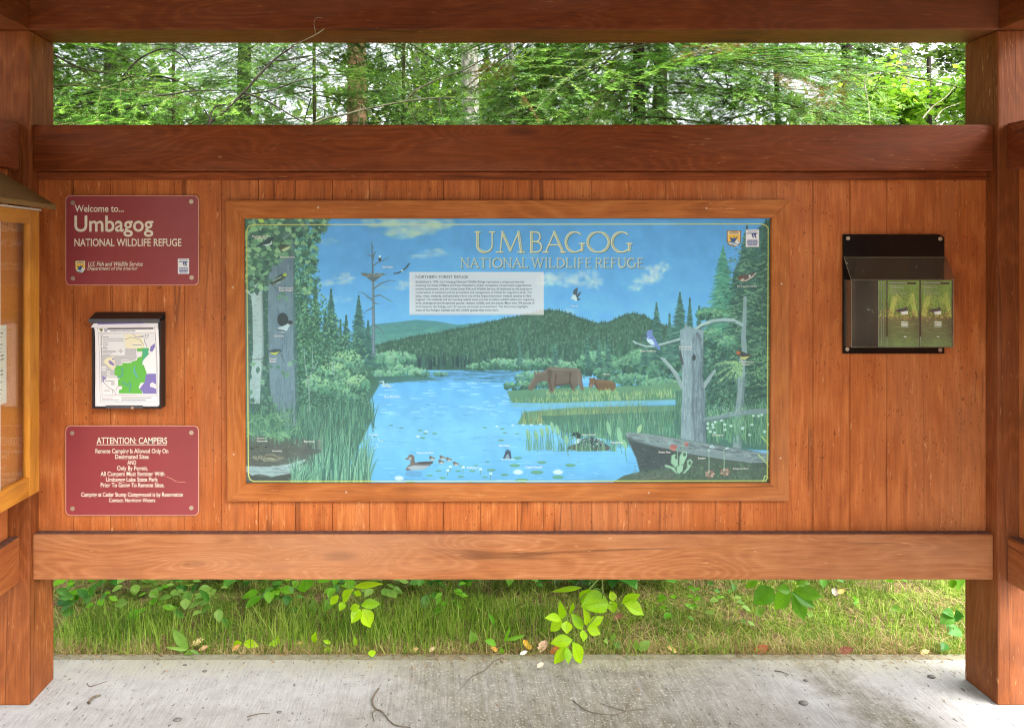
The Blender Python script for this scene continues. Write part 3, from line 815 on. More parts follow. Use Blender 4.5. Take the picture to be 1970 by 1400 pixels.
for s in ((1631.5, 458.5), (1809, 459.5), (1630, 671.5), (1809, 673)):
    bm = bmesh.new(); screw_bm(bm, s[0], s[1], 2.6938, 0.0038); obj_bm('screw', bm, M_screw, rack)
fx0, fx1, fz0, fz1 = (1638 - XV) * k, (1834 - XV) * k, EYE - (668 - YV) * k, EYE - (539 - YV) * k
bm = bmesh.new()
add_box(bm, fx0, fx1, yf, yf + 0.003, fz0, fz1)
add_box(bm, fx0, fx0 + 0.003, yf + 0.0032, yb - 0.0003, fz0, fz1)
add_box(bm, fx1 - 0.003, fx1, yf + 0.0032, yb - 0.0003, fz0, fz1)
add_box(bm, fx0 + 0.0032, fx1 - 0.0032, yf + 0.0032, yb - 0.0003, fz0, fz0 + 0.003)
obj_bm('clear_pocket', bm, M_acryl, rack)
lz1 = EYE - (493 - YV) * 2.69 / F; lzf = EYE - (537.5 - YV) * k
prism('clear_lid', [Vector((fx0 - 0.004, yb - 0.0005, lz1)), Vector((fx0 - 0.004, yf - 0.005, lzf)), Vector((fx0 - 0.004, yf - 0.005, lzf - 0.003)), Vector((fx0 - 0.004, yb - 0.0005, lz1 - 0.003))], (fx1 - fx0 + 0.008, 0, 0), M_acryl_lid, rack)
for (ax, ay, az), (cx, cy, cz) in (((fx0 - 0.004, yf - 0.0055, lzf - 0.0006), (fx1 + 0.004, yf - 0.0055, lzf - 0.0006)), ((fx0 - 0.004, yb - 0.006, lz1 - 0.004), (fx1 + 0.004, yb - 0.006, lz1 - 0.004)),
        ((fx0 - 0.004, yb - 0.004, lz1), (fx0 - 0.004, yf - 0.005, lzf)), ((fx0, yf - 0.0004, fz0), (fx0, yf - 0.0004, fz1)), ((fx0, yf - 0.0004, fz0), (fx1, yf - 0.0004, fz0)), ((fx1, yf - 0.0004, fz0), (fx1, yf - 0.0004, fz1))):
    V, Fc = tube_np([(ax, ay, az), ((ax + cx) / 2, (ay + cy) / 2, (az + cz) / 2), (cx, cy, cz)], 0.0006, 5); obj_np('polished_edge', V, Fc, M_acryl_edge, rack)
for px in (1706, 1770, 1831.5):
    x = (px - XV) * (k + 0.000004); zz = EYE - (648 - YV) * k if px < 1800 else fz0 + 0.004
    box('divider', (x - 0.0012, x + 0.0012, yf + 0.0035, yf + 0.006, zz, fz1 - 0.002), M_gloss, rack, 0)

M_cover = vcol_mat('glossy_cover_print', 0.3, 0.5, 2.2)
def brochure(px0, px1, d, label, cut=0.0):
    """folded leaflet: photo cover of a pond with a water bird among reeds"""
    S = 4.668; pw, ph = 62.5, 127.0
    c = Canvas(px0, 540, px1, 667, 2.0, (110, 140, 70)); rn = random.Random(int(px0))
    c.frame(px0 - 683 / S, 540 - 560 / S, S)
    c.poly([(683, 560), (975, 560), (975, 900), (683, 900)], (112, 150, 66), col2=(88, 112, 52))
    c.poly([(683, 880), (975, 880), (975, 1160), (683, 1160)], (96, 92, 62), col2=(96, 128, 72))
    nz = c.fbm(4, 5, 4)
    c.im *= (0.78 + 0.44 * nz)[..., None]
    for i in range(160):
        x = rn.uniform(683, 975); c.blade(x, rn.uniform(700, 900), rn.uniform(50, 130), rn.uniform(-40, 40), 3, rn.choice([(128, 168, 78), (90, 130, 56), (150, 176, 90)]), .6)
    for i in range(46):
        a = -1 if i % 2 else 1; x0_ = 960 - rn.uniform(0, 30) if a < 0 else 690 + rn.uniform(0, 40)
        L = rn.uniform(60, 220); c.line([(x0_, 880), (x0_ + a * L * .25, 880 - rn.uniform(110, 220)), (x0_ + a * L * .6, 880 - rn.uniform(60, 190))], 3, rn.choice([(176, 190, 96), (150, 176, 84), (196, 190, 110)]), .85, 1)
    for i in range(120):
        x = rn.uniform(690, 950); y = 860 + rn.gauss(0, 28); c.line([(x, y), (x + rn.uniform(-16, 16), y + rn.uniform(-14, 14))], 3, rn.choice([(190, 160, 86), (150, 112, 62), (206, 178, 104), (110, 84, 48)]), .8)
    c.poly([(755, 830), (790, 812), (830, 808), (850, 790), (868, 815), (868, 840), (800, 850)], (58, 60, 70))
    c.poly([(800, 840), (868, 830), (868, 862), (815, 866)], (236, 238, 240))
    for y in (930, 945, 960, 975): c.line([(812, y), (866, y)], 6, (226, 230, 232) if y < 970 else (150, 156, 160), .9)
    for i in range(40):
        y = rn.uniform(920, 1150); x = rn.uniform(683, 960); c.line([(x, y), (x + rn.uniform(20, 70), y)], 2.5, rn.choice([(130, 150, 96), (74, 90, 60), (150, 150, 90)]), .5)
    c.dab((843, 1062), 14, 6, (226, 230, 230))
    c.poly([(700, 573), (943, 573), (943, 592), (700, 592)], (34, 36, 32)); c.line([(706, 582), (858, 582)], 4, (226, 226, 220), .8)
    x, y, z = P((px0 + px1) / 2, 667, d)
    t = empty('brochure', (x, y, z), label, 'brochure', 'leaflets in the acrylic holder')
    kk = d / F
    c.obj('cover', d, M_cover, t)
    box('folded_pages', ((px0 - XV) * kk, (px1 - XV) * kk, y + 0.0003, y + 0.0035, z, EYE - (540 - YV) * kk), M_sheet, t, 0)
    o_ = px0 - 683 / S
    V, Fc = cat_np([text_fit('Umbagog', (o_ + 702 / S, 540 + (600 - 560) / S, o_ + 832 / S, 540 + (638 - 560) / S), d - 0.0006, B),
                    text_fit('National', (o_ + 700 / S, 540 + (638 - 560) / S, o_ + 795 / S, 540 + (656 - 560) / S), d - 0.0006, 0.0, 0.3),
                    text_fit('Wildlife Refuge', (o_ + 700 / S, 540 + (660 - 560) / S, o_ + 860 / S, 540 + (686 - 560) / S), d - 0.0006, 0.0, 0.3)])
    obj_np('title_lettering', V, Fc, M_cream, t)
    return t
brochure(1707, 1768.5, 2.6545, 'green pond-cover brochure at the front of the middle slot')
brochure(1771, 1831, 2.6545, 'green pond-cover brochure at the front of the right-hand slot')
for i, (px0, lab) in enumerate(((1700.5, 'green brochure first behind the middle one, its edge showing'), (1696, 'green brochure second behind the middle one, its edge showing'), (1690.5, 'green brochure farthest left in the fan, its edge showing'))):
    brochure(px0, px0 + 61.5, 2.6595 + 0.0045 * i, lab)
# ------------------------------------------------------------------ framed mural of the refuge
DFR = 2.680
mural = empty('framed_mural', P(977, 965, 2.694), 'large wood-framed painted mural of a lake with moose, birds and forest', 'mural')
yfr = 0.0195
ox = [P(434, 386, DFR), P(1520, 384.5, DFR), P(1518.5, 963.5, DFR), P(437, 965, DFR)]
ix = [P(469, 420.5, DFR), P(1485, 419.5, DFR), P(1482, 929.5, DFR), P(472, 930.5, DFR)]
for i, mt in enumerate((M_frame_h, M_frame_v, M_frame_h, M_frame_v)):
    j = (i + 1) % 4
    prism('frame_board', [Vector(ox[i]), Vector(ox[j]), Vector(ix[j]), Vector(ix[i])], (0, yfr, 0), mt, mural, 0.0016)
for s in ((447.5, 553), (449.5, 873.5), (666, 946.5), (1248, 947.5), (1501.5, 881), (1503.5, 546), (1359, 401), (612, 399.5)):
    x, y, z = P(s[0], s[1], DFR)
    bm = bmesh.new(); g = bmesh.ops.create_cone(bm, cap_ends=True, segments=14, radius1=0.0034, radius2=0.0030, depth=0.0016)
    bmesh.ops.transform(bm, matrix=Matrix.Translation((x, y - 0.0006, z)) @ Matrix.Rotation(R(90), 4, 'X'), verts=g['verts'])
    obj_bm('screw', bm, M_screw, mural)

DMU = 2.694
mu = Canvas(466, 417, 1488, 933, 1.0, (108, 172, 214))
rn = random.Random(11)
U = rn.uniform
def pick(*c): return rn.choice(c)
H_, W_ = mu.H, mu.W
yy = np.linspace(0, 1, H_, dtype=np.float32)[:, None, None]
def C3(*c): return np.array(c, np.float32) / 255
def lerp3(a, b, t): return a + (b - a) * t
sk = np.where(yy < .4, lerp3(C3(92, 160, 218), C3(116, 184, 236), yy / .4), lerp3(C3(116, 184, 236), C3(146, 204, 242), (yy - .4) / .6))
mu.im[:] = sk
n1 = mu.fbm(1, 4, 5, (0.6, 1.0)); n2 = mu.fbm(2, 12, 4); n3 = mu.fbm(3, 30, 3)
mu.im += (n1[..., None] - .5) * 0.06
mu.frame()
def cloud(blobs, col=(232, 230, 214), a=.85, seed=1):
    for (cx, cy, rx, ry) in blobs:
        r2 = random.Random(int(cx * 7 + cy))
        for q in range(int(10 + rx * .7)):
            th = r2.uniform(0, 6.28); rr = r2.random() ** .5
            mu.dab((cx + rx * rr * math.cos(th), cy + ry * rr * math.sin(th)), rx * r2.uniform(.12, .3), ry * r2.uniform(.2, .42), tuple(min(255, v + r2.uniform(-14, 8)) for v in col), a * .34, 0, 4)
cloud([(730, 428, 38, 10), (790, 436, 62, 16), (775, 450, 30, 9), (846, 430, 30, 9)], (214, 222, 196), .8)
cloud([(835, 486, 26, 7), (808, 494, 18, 4)], (214, 222, 220), .6)
cloud([(655, 538, 24, 9), (664, 532, 12, 8), (625, 545, 16, 5)], (216, 222, 220), .7)
cloud([(630, 465, 22, 7)], (160, 200, 220), .5); cloud([(650, 575, 22, 8), (735, 550, 20, 6)], (170, 206, 226), .5)
cloud([(782, 545, 14, 8), (770, 552, 12, 5)], (222, 226, 220), .7)
cloud([(1080, 537, 38, 14), (1130, 536, 26, 16), (1145, 545, 14, 10), (1050, 540, 18, 10)], (226, 232, 232), .8)
cloud([(1255, 528, 26, 16), (1272, 514, 14, 9), (1224, 552, 12, 7), (1240, 540, 20, 7)], (234, 238, 230), .9)
cloud([(1090, 600, 22, 8)], (190, 216, 226), .6); cloud([(1020, 492, 20, 6)], (150, 196, 222), .5)
# far hills
mu.poly([(690, 660), (700, 636), (716, 624), (760, 620), (800, 615), (840, 618), (880, 625), (905, 622), (925, 622), (965, 632), (965, 680), (690, 690)], (84, 138, 138), col2=(112, 170, 146))
for i in range(90):
    x = U(700, 940); y = U(628, 652); mu.stroke((x, y), (x + U(8, 26), y + U(-3, 3)), 1.6, .6, pick((72, 128, 124), (112, 168, 140), (94, 152, 130)), .4)
# forested ridge
ridge = [(700, 668), (740, 660), (790, 648), (840, 640), (900, 628), (950, 617), (1000, 607), (1046, 596), (1075, 597), (1100, 605), (1124, 614), (1150, 621), (1172, 619), (1192, 609), (1215, 602), (1238, 606), (1262, 620), (1330, 640), (1330, 712), (700, 712)]
mu.poly(ridge, (72, 104, 82), col2=(56, 92, 78))
def ridge_y(x):
    for a, b in zip(ridge[:-3], ridge[1:]):
        if a[0] <= x <= b[0]: return a[1] + (b[1] - a[1]) * (x - a[0]) / (b[0] - a[0])
    return 660
for x, y in sorted(mu.pts_in(ridge[:-2] + [(1330, 700), (700, 700)], 2600, rn), key=lambda p: p[1]):
    if y < ridge_y(x) + 1: continue
    h = U(1.5, 5) + (y - 600) * .04
    mu.stroke((x, y - h), (x + U(-.6, .6), y), .4, 1.5, pick((48, 80, 66), (60, 96, 74), (84, 122, 92), (44, 74, 66), (102, 138, 108), (70, 106, 80)), U(.4, .85))
for x, y in mu.pts_in(ridge[:-2] + [(1330, 700), (700, 700)], 700, rn):
    if y > ridge_y(x) + 3: mu.dab((x, y), U(1, 3), U(.8, 2), pick((40, 70, 60), (98, 134, 98), (120, 152, 114), (52, 84, 70)), U(.3, .7))
for i in range(230):
    x = U(700, 1290); y = ridge_y(x); mu.stroke((x, y - U(2, 4.5)), (x, y + 3), .3, 1.3, (58, 88, 76), .8)
# dark spruce line on the far shore
for i in range(150):
    x = U(735, 1010); y = U(700, 708); h = U(12, 28) * (1 - .25 * abs(x - 870) / 140)
    mu.stroke((x, y - h), (x, y), .3, U(1.8, 3.2), pick((40, 68, 68), (34, 58, 62), (52, 82, 76), (60, 96, 84)), .85)
for i in range(120):
    x = U(960, 1260); y = U(672, 705); h = U(12, 30)
    mu.stroke((x, y - h), (x, y), .3, U(2, 4), pick((52, 88, 74), (66, 108, 84), (46, 78, 70), (92, 136, 104)), .6)
# lake
wat = [(650, 760), (690, 742), (740, 725), (800, 716), (900, 712), (1010, 716), (1100, 735), (1330, 745), (1330, 940), (640, 940)]
m = mu.mask(wat)
x0_, x1_, y0_, y1_, al = m
t = np.linspace(0, 1, y1_ - y0_, dtype=np.float32)[:, None, None]
wc = np.where(t < .12, lerp3(C3(96, 150, 190), C3(106, 176, 226), t / .12), np.where(t < .55, lerp3(C3(106, 176, 226), C3(134, 200, 236), (t - .12) / .43), lerp3(C3(134, 200, 236), C3(104, 172, 216), (t - .55) / .45)))
mu._blend(x0_, x1_, y0_, y1_, al, np.broadcast_to(wc, (y1_ - y0_, x1_ - x0_, 3)))
for i in range(420):
    x = U(660, 1260); y = U(716, 930); L = U(5, 26) * (.5 + (y - 700) / 260)
    mu.stroke((x, y), (x + L, y + U(-.4, .4)), .9, .5, pick((150, 210, 240), (92, 160, 210), (172, 220, 244), (110, 180, 226), (84, 150, 200)), U(.25, .6))
for i in range(60):
    x = U(700, 1010); y = U(735, 800); mu.stroke((x, y), (x + U(8, 24), y), 1.0, .6, (196, 230, 246), .6)
for i in range(110):
    x = U(770, 1010); y = U(713, 735) ; mu.stroke((x, y), (x + U(10, 40), y), .9, .5, pick((64, 108, 130), (80, 130, 150), (58, 100, 110)), .55)
# shore bushes
def bush(cx, cy, rx, ry, cols, n=None, sz=(2, 4.5)):
    n = n or int(rx * ry * .35 + 20)
    for i in range(n):
        th = U(0, 6.283); rr = math.sqrt(U(0, 1)); x, y = cx + rx * rr * math.cos(th), cy + ry * rr * math.sin(th)
        k = (cy + ry - y) / (2 * ry) + U(-.25, .25)
        c = cols[max(0, min(len(cols) - 1, int(k * len(cols))))]
        mu.dab((x, y), U(*sz), U(*sz) * .75, tuple(v + U(-8, 8) for v in c), U(.5, .9), U(0, 3))
GB = [(50, 88, 74), (70, 116, 92), (96, 144, 112), (128, 172, 132), (152, 190, 148)]
GD = [(34, 62, 56), (46, 80, 66), (60, 100, 78), (84, 128, 96), (112, 156, 112)]
GM = [(42, 76, 66), (58, 98, 80), (80, 126, 98), (104, 152, 116), (136, 180, 134)]
for b in ((760, 690, 40, 14), (720, 700, 50, 20), (775, 712, 30, 10), (806, 718, 20, 9), (745, 722, 50, 9), (700, 690, 40, 22)): bush(*b, GB)
mu.poly([(690, 728), (770, 722), (830, 726), (840, 730), (760, 736), (690, 742)], (66, 108, 96), .9)
for b in ((925, 706, 28, 7), (960, 700, 36, 10), (1000, 702, 40, 12), (1050, 700, 40, 11), (1100, 712, 46, 16), (846, 719, 14, 4)): bush(*b, GB, sz=(1.6, 3.4))
for b in ((1030, 730, 40, 16), (1075, 738, 40, 12), (1000, 742, 30, 9)): bush(*b, GM)
for b in ((1150, 700, 40, 24), (1190, 716, 46, 20), (1240, 700, 50, 28), (1215, 735, 50, 16), (1285, 715, 40, 34), (1290, 690, 30, 30), (1270, 745, 40, 18)): bush(*b, GM)
# spruces
def spruce(x, y0, y1, hw, cd, cl, dens=1.0, up=False):
    mu.stroke((x, y0 - 3), (x, y1), .4, 1.6, tuple(.7 * v for v in cd), .9)
    n = int((y1 - y0) * .55 * dens)
    for i in range(n):
        t = i / max(1, n - 1); y = y0 + (y1 - y0) * t; wv = hw * (t ** .8) * (.75 + .4 * abs(math.sin(i * 1.7)))
        for s in (-1, 1):
            for q in range(3):
                L = wv * U(.5, 1.05); dy = L * U(.12, .5)
                mu.stroke((x, y), (x + s * L, y + dy - (2 if up else 0)), 1.7, .5, pick(cd, cd, cl, tuple((a + b) / 2 for a, b in zip(cd, cl))), U(.55, .95))
SD, SL = (46, 84, 80), (84, 132, 112)
for a in ((637, 558, 700, 24), (690, 570, 692, 24), (666, 608, 690, 14), (655, 616, 690, 7), (708, 618, 700, 16), (626, 600, 700, 14)): spruce(*a, SD, SL)
for a in ((1263, 584, 690, 20), (1308, 564, 690, 28), (1288, 605, 690, 11), (1327, 575, 690, 14), (1345, 590, 690, 14), (1240, 640, 700, 10), (1000, 660, 700, 8), (1068, 660, 700, 9), (1130, 650, 705, 8), (1152, 655, 705, 10), (1170, 652, 705, 10)): spruce(*a, (52, 90, 82), (96, 142, 118), .9)
# marsh strips on the right
def reeds(pts, n, hr, cols, lean=3, wd=.7, a=.85):
    for x, y in sorted(mu.pts_in(pts, n, rn), key=lambda p: p[1]):
        mu.blade(x, y, U(*hr), U(-lean, lean), wd, tuple(v + U(-10, 10) for v in pick(*cols)), a * U(.7, 1))
c5 = lambda pts: [(780 + x / 4.191, 660 + y / 4.191) for x, y in pts]
c6 = lambda pts: [(1180 + x / 4.517, 660 + y / 4.517) for x, y in pts]
c4 = lambda pts: [(430 + x / 4.516, 660 + y / 4.516) for x, y in pts]
c3 = lambda pts: [(1200 + x / 4.667, 380 + y / 4.667) for x, y in pts]
c1 = lambda pts: [(430 + x / 4.516, 370 + y / 4.516) for x, y in pts]
mu.poly([(975, 752), (1030, 748), (1120, 744), (1240, 742), (1310, 735), (1320, 770), (1240, 772), (1100, 776), (985, 774)], (112, 152, 112), col2=(94, 138, 104))
reeds([(980, 772), (1120, 764), (1290, 752), (1300, 766), (1100, 775), (985, 776)], 520, (5, 14), [(150, 178, 112), (186, 198, 128), (110, 148, 100), (90, 130, 90), (206, 208, 140)])
mu.poly([(980, 777), (1150, 772), (1310, 768), (1310, 775), (1140, 780), (990, 784)], (130, 190, 206), .9)
mu.poly([(995, 816), (1008, 792), (1100, 784), (1330, 778), (1330, 806), (1060, 818)], (104, 142, 104), .95, 3)
reeds([(1000, 812), (1100, 800), (1240, 796), (1250, 806), (1060, 814), (1000, 816)], 700, (14, 32), [(120, 150, 96), (160, 176, 108), (90, 128, 92), (186, 190, 120), (74, 112, 86), (150, 130, 84)], 5)
mu.poly([(1040, 800), (1320, 790), (1320, 850), (1200, 850), (1090, 832), (1050, 815)], (72, 116, 96), .85)
reeds([(1060, 830), (1180, 810), (1320, 800), (1320, 845), (1180, 850), (1080, 846)], 900, (16, 38), [(84, 132, 100), (112, 160, 118), (64, 104, 84), (150, 186, 132), (56, 92, 78)], 8)
reeds([(1150, 850), (1320, 845), (1320, 862), (1180, 862)], 240, (24, 46), [(84, 132, 100), (112, 160, 118), (64, 104, 84)], 10)
mu.poly([(1300, 752), (1488, 745), (1488, 866), (1330, 862), (1300, 830)], (70, 112, 92), .97, 4)
reeds([(1300, 775), (1488, 770), (1488, 850), (1310, 850)], 700, (14, 34), [(84, 132, 100), (112, 160, 118), (64, 104, 84), (140, 176, 128)], 8)
# moose and calf
MB_, ML_ = (118, 94, 80), (148, 124, 108)
mo = c5([(990, 368), (985, 350), (1028, 292), (1042, 268), (1034, 222), (1050, 238), (1060, 245), (1066, 212), (1080, 238), (1130, 215), (1160, 190), (1210, 192), (1260, 198), (1340, 200), (1385, 205), (1410, 225), (1425, 250), (1425, 300), (1442, 382), (1424, 386), (1395, 338), (1370, 345), (1366, 392), (1345, 394), (1335, 340), (1310, 325), (1250, 335), (1215, 345), (1202, 375), (1196, 407), (1155, 405), (1160, 370), (1145, 310), (1110, 305), (1080, 315), (1040, 355), (1022, 380), (1000, 382)])
mu.poly(mo, MB_)
for a, b, r in (((1160, 205), (1400, 215), 12), ((1060, 250), (1130, 230), 9), ((1040, 280), (1000, 350), 7)): mu.line(c5([a, b]), r / 4.2, ML_, .55)
mu.line(c5([(1165, 230), (1160, 300), (1180, 390)]), 4.5, (86, 60, 50), .55, 1.5); mu.line(c5([(1215, 250), (1205, 340)]), 1.4, (80, 56, 46), .7); mu.line(c5([(1330, 240), (1325, 310), (1352, 385)]), 1.8, (84, 60, 50), .7); mu.line(c5([(1395, 240), (1400, 320)]), 3, ML_, .4)
mu.line(c5([(1215, 342), (1330, 325)]), 1.5, (76, 54, 46), .7)
ca = c5([(1478, 340), (1488, 362), (1506, 360), (1515, 335), (1545, 360), (1560, 390), (1575, 380), (1650, 378), (1690, 388), (1696, 340), (1685, 315), (1650, 300), (1570, 293), (1532, 290), (1525, 272), (1510, 283), (1490, 280), (1474, 280), (1486, 300)])
mu.poly(ca, (126, 88, 62)); mu.line(c5([(1560, 305), (1660, 312)]), 2.5, (150, 112, 82), .6); mu.line(c5([(1530, 320), (1550, 365)]), 1.8, (92, 62, 46), .7); mu.dab(c5([(1497, 345)])[0], 2.4, 3.4, (160, 126, 100), .8)
reeds(c5([(1130, 400), (1700, 385), (1720, 410), (1140, 425)]), 150, (5, 10), [(170, 186, 116), (196, 204, 134), (120, 156, 104)])
# left woods: base masses
mu.poly([(466, 417), (590, 417), (572, 470), (574, 560), (606, 620), (640, 668), (705, 700), (730, 740), (712, 770), (720, 800), (700, 840), (650, 933), (466, 933)], (66, 104, 84), .97, 3)
left = [(560, 640), (620, 600), (650, 640), (720, 690), (715, 750), (700, 780), (560, 800)]
for a in ((587, 560, 720, 22), (607, 540, 720, 18)): spruce(*a, (50, 88, 70), (92, 140, 98), 1.2)
for x, y in sorted(mu.pts_in([(566, 560), (612, 580), (660, 640), (700, 690), (712, 750), (640, 790), (566, 790)], 1500, rn), key=lambda p: p[1]):
    mu.dab((x, y), U(1.2, 3.4), U(1, 2.4), tuple(v + U(-8, 8) for v in pick(GM[0], GM[1], GM[2], GM[3], (130, 172, 120), (60, 102, 78))), U(.5, .9), U(0, 3))
for b in ((670, 700, 30, 24), (655, 745, 34, 30), (680, 760, 22, 22), (612, 745, 30, 26), (690, 740, 20, 18), (640, 715, 30, 16)): bush(*b, GM[1:] + [(168, 200, 140)])
for pl in (((596, 790), (594, 740), (602, 700), (600, 660)), ((594, 745), (587, 700), (585, 670)), ((600, 715), (612, 695)), ((642, 720), (641, 690))):
    mu.line(pl, 1.6, (140, 158, 146), .9, .8)
for i in range(700):   # fine leaf work, light on dark
    x, y = U(566, 712), U(590, 790)
    if x < 600 + (y - 590) * .75: mu.dab((x, y), U(.7, 1.8), U(.6, 1.3), pick((158, 194, 146), (122, 164, 120), (44, 80, 68), (178, 206, 152)), U(.5, .9))
for x, y in mu.pts_in([(572, 470), (612, 470), (618, 560), (650, 610), (700, 660), (715, 700), (640, 690), (575, 600)], 620, rn):
    mu.leaf((x, y), U(3, 7), U(2, 4), U(0, 3.1), pick((84, 134, 98), (58, 100, 78), (118, 166, 116), (44, 80, 66), (140, 184, 128)), U(.6, 1))
for x, y in mu.pts_in([(566, 560), (620, 600), (700, 690), (705, 770), (566, 790)], 420, rn):
    mu.dab((x, y), U(1, 2.6), U(.8, 2), pick((34, 64, 54), (40, 72, 60)), U(.4, .8), U(0, 3))
# dark gaps beside the trunk, pale birch, big grey trunk
mu.poly([(466, 560), (520, 520), (520, 800), (466, 800)], (70, 96, 88), .6, 8)
for i in range(260):
    x, y = U(466, 520), U(560, 800); mu.dab((x, y), U(1.5, 3.5), U(1.5, 3), pick((84, 122, 98), (54, 84, 74), (110, 146, 116), (64, 94, 84)), .7, U(0, 3))
mu.poly([(468, 560), (476, 560), (482, 830), (468, 830)], (112, 128, 130), .7, 2)
tr = c1([(386, 1010), (392, 700), (470, 480), (520, 350), (610, 350), (608, 1400)]) + c4([(612, 100), (628, 500), (640, 720), (500, 720), (440, 560), (402, 380), (392, 100)])
mu.poly(tr, (112, 126, 136), 1, 1.5, col2=(126, 142, 148))
mt_ = mu.mask(tr)
for i in range(620):
    x = U(514, 572); y = U(450, 815)
    xi, yi = int(x - 466), int(y - 417)
    if mt_[0] <= xi < mt_[1] and mt_[2] <= yi < mt_[3] and mt_[4][yi - mt_[2], xi - mt_[0]] > .9:
        sh = (x - 514) / 58
        mu.stroke((x, y), (x + U(-1, 1), y + U(8, 28)), .9, .4, pick((96, 110, 120), (132, 146, 152), (84, 98, 108), (116, 130, 138)) if sh > .3 else pick((140, 152, 156), (120, 134, 140)), U(.25, .6))
mu.line([(566, 450), (566, 600), (569, 700), (571, 790)], 3.0, (86, 104, 110), .5)
# birch
bi = c1([(250, 780), (262, 640), (300, 640), (330, 640), (310, 700), (332, 800), (340, 1000), (348, 1400)]) + c4([(348, 100), (325, 300), (316, 530), (232, 520), (228, 350), (246, 200), (256, 60)]) + c1([(258, 1400), (250, 1000), (240, 900), (180, 850), (180, 830), (246, 870)])
mu.poly(bi, (192, 196, 186), 1, 1.2, col2=(178, 188, 178))
for i in range(150):
    x, y = U(482, 506), U(520, 775); mu.stroke((x, y), (x + U(2, 7), y + U(-.5, .8)), .6, .3, pick((120, 128, 122), (150, 156, 148), (210, 212, 202)), .55)
mu.line(c1([(250, 700), (300, 760), (330, 800)]), 1.6, (120, 130, 124), .6)
mu.line([(504, 560), (506, 660), (502, 740)], 1.6, (140, 148, 142), .6)
# foliage over the top left
top = [(468, 418), (632, 418), (628, 440), (618, 446), (612, 470), (606, 520), (612, 560), (595, 580), (570, 560), (570, 470), (545, 500), (520, 520), (500, 560), (468, 570)]
for x, y in mu.pts_in(top, 240, rn): mu.dab((x, y), U(5, 10), U(4, 8), pick((66, 98, 78), (52, 82, 70), (84, 118, 88)), U(.4, .75), U(0, 3), 2)
for x, y in mu.pts_in([(606, 440), (612, 420), (632, 420), (630, 440), (612, 470), (606, 555), (568, 575), (568, 450)], 420, rn):
    mu.leaf((x, y), U(3, 7), U(2, 4.5), U(0, 3.1), pick((120, 184, 150), (86, 146, 112), (58, 104, 84), (146, 200, 160), (44, 84, 72), (104, 168, 130)), U(.7, 1))
mu.line(c1([(520, 400), (620, 330), (700, 290)]), 1.8, (130, 142, 138), .9); mu.line(c1([(400, 620), (520, 540), (600, 560)]), 1.2, (70, 84, 78), .9)
for x, y in mu.pts_in(top, 300, rn):
    if x > 560 and y > 470 and rn.random() < .6: continue
    mu.leaf((x, y), U(9, 17), U(6, 11), U(-.6, 3.4), pick((140, 178, 122), (112, 156, 110), (86, 128, 94), (66, 104, 82), (164, 198, 136), (124, 164, 112), (50, 80, 70)), U(.75, 1))
    if rn.random() < .4: mu.stroke((x - 4, y), (x + 4, y + U(-3, 3)), .5, .3, (176, 204, 150), .5)
mu.leaf((503, 425), 14, 9, .4, (190, 212, 84)); mu.leaf((489, 441), 17, 11, .3, (156, 192, 124))
# sprays of bigger leaves lower down
for (cx, cy) in ((487, 700), (496, 712), (508, 708), (505, 735), (482, 755), (520, 705), (545, 718), (552, 722), (558, 700), (566, 696), (535, 706), (521, 768), (495, 780), (512, 785), (530, 780), (555, 790), (486, 770), (545, 565), (551, 575), (538, 572), (505, 535), (520, 540), (512, 555), (484, 545), (478, 690), (480, 725)):
    mu.leaf((cx, cy), U(10, 15), U(7, 10), U(-.5, 2), pick((112, 150, 118), (92, 130, 104), (136, 172, 132), (76, 112, 92)), .95); mu.stroke((cx - 3, cy - 1), (cx + 4, cy + 1), .5, .3, (60, 92, 78), .6)
for pl in (c4([(180, 145), (330, 140), (390, 90)]), c4([(330, 160), (400, 240)]), c4([(230, 520), (330, 590), (420, 570), (520, 610), (570, 650)]), c4([(500, 100), (530, 170)]), c1([(200, 750), (330, 780), (400, 780), (470, 850)]), c1([(190, 520), (300, 560), (400, 600)])): mu.line(pl, 1.0, (84, 92, 84), .9, .5)
# forest floor, left
mu.poly(c4([(185, 800), (350, 800), (560, 830), (860, 830), (900, 1000), (900, 1230), (185, 1230)]), (92, 88, 78), .95, 6)
for i in range(420):
    x, y = U(470, 640), U(835, 930); mu.stroke((x, y), (x + U(-6, 6), y + U(-3, 3)), 1.1, .4, pick((112, 106, 92), (74, 74, 68), (130, 122, 104), (88, 92, 76), (66, 62, 58)), .6)
reeds([(470, 800), (560, 790), (700, 800), (700, 850), (560, 860), (470, 850)], 620, (18, 44), [(86, 128, 96), (118, 158, 118), (62, 98, 80), (140, 176, 132), (56, 88, 76), (104, 146, 110)], 14)
for i in range(60):
    x, y = U(470, 560), U(800, 850); s = pick(-1, 1)
    mu.line([(x, y), (x + s * 9, y - 8), (x + s * 18, y - 6)], 1.4, pick((110, 152, 104), (86, 126, 90), (140, 178, 122)), .8, .4)
lg = c4([(190, 1066), (400, 1072), (560, 1050), (700, 1010), (720, 1016), (640, 1066), (720, 1100), (780, 1130), (760, 1150), (640, 1120), (560, 1130), (420, 1160), (300, 1130), (250, 1150), (190, 1110)])
mu.poly(lg, (170, 176, 168)); mu.poly(c4([(230, 1150), (420, 1168), (640, 1130), (720, 1160), (600, 1200), (250, 1190)]), (66, 68, 64), .8, 3)
for i in range(70):
    x, y = U(475, 580), U(895, 912); mu.stroke((x, y), (x + U(6, 18), y + U(-1, 1)), .7, .3, pick((130, 136, 130), (200, 204, 196), (110, 116, 110)), .6)
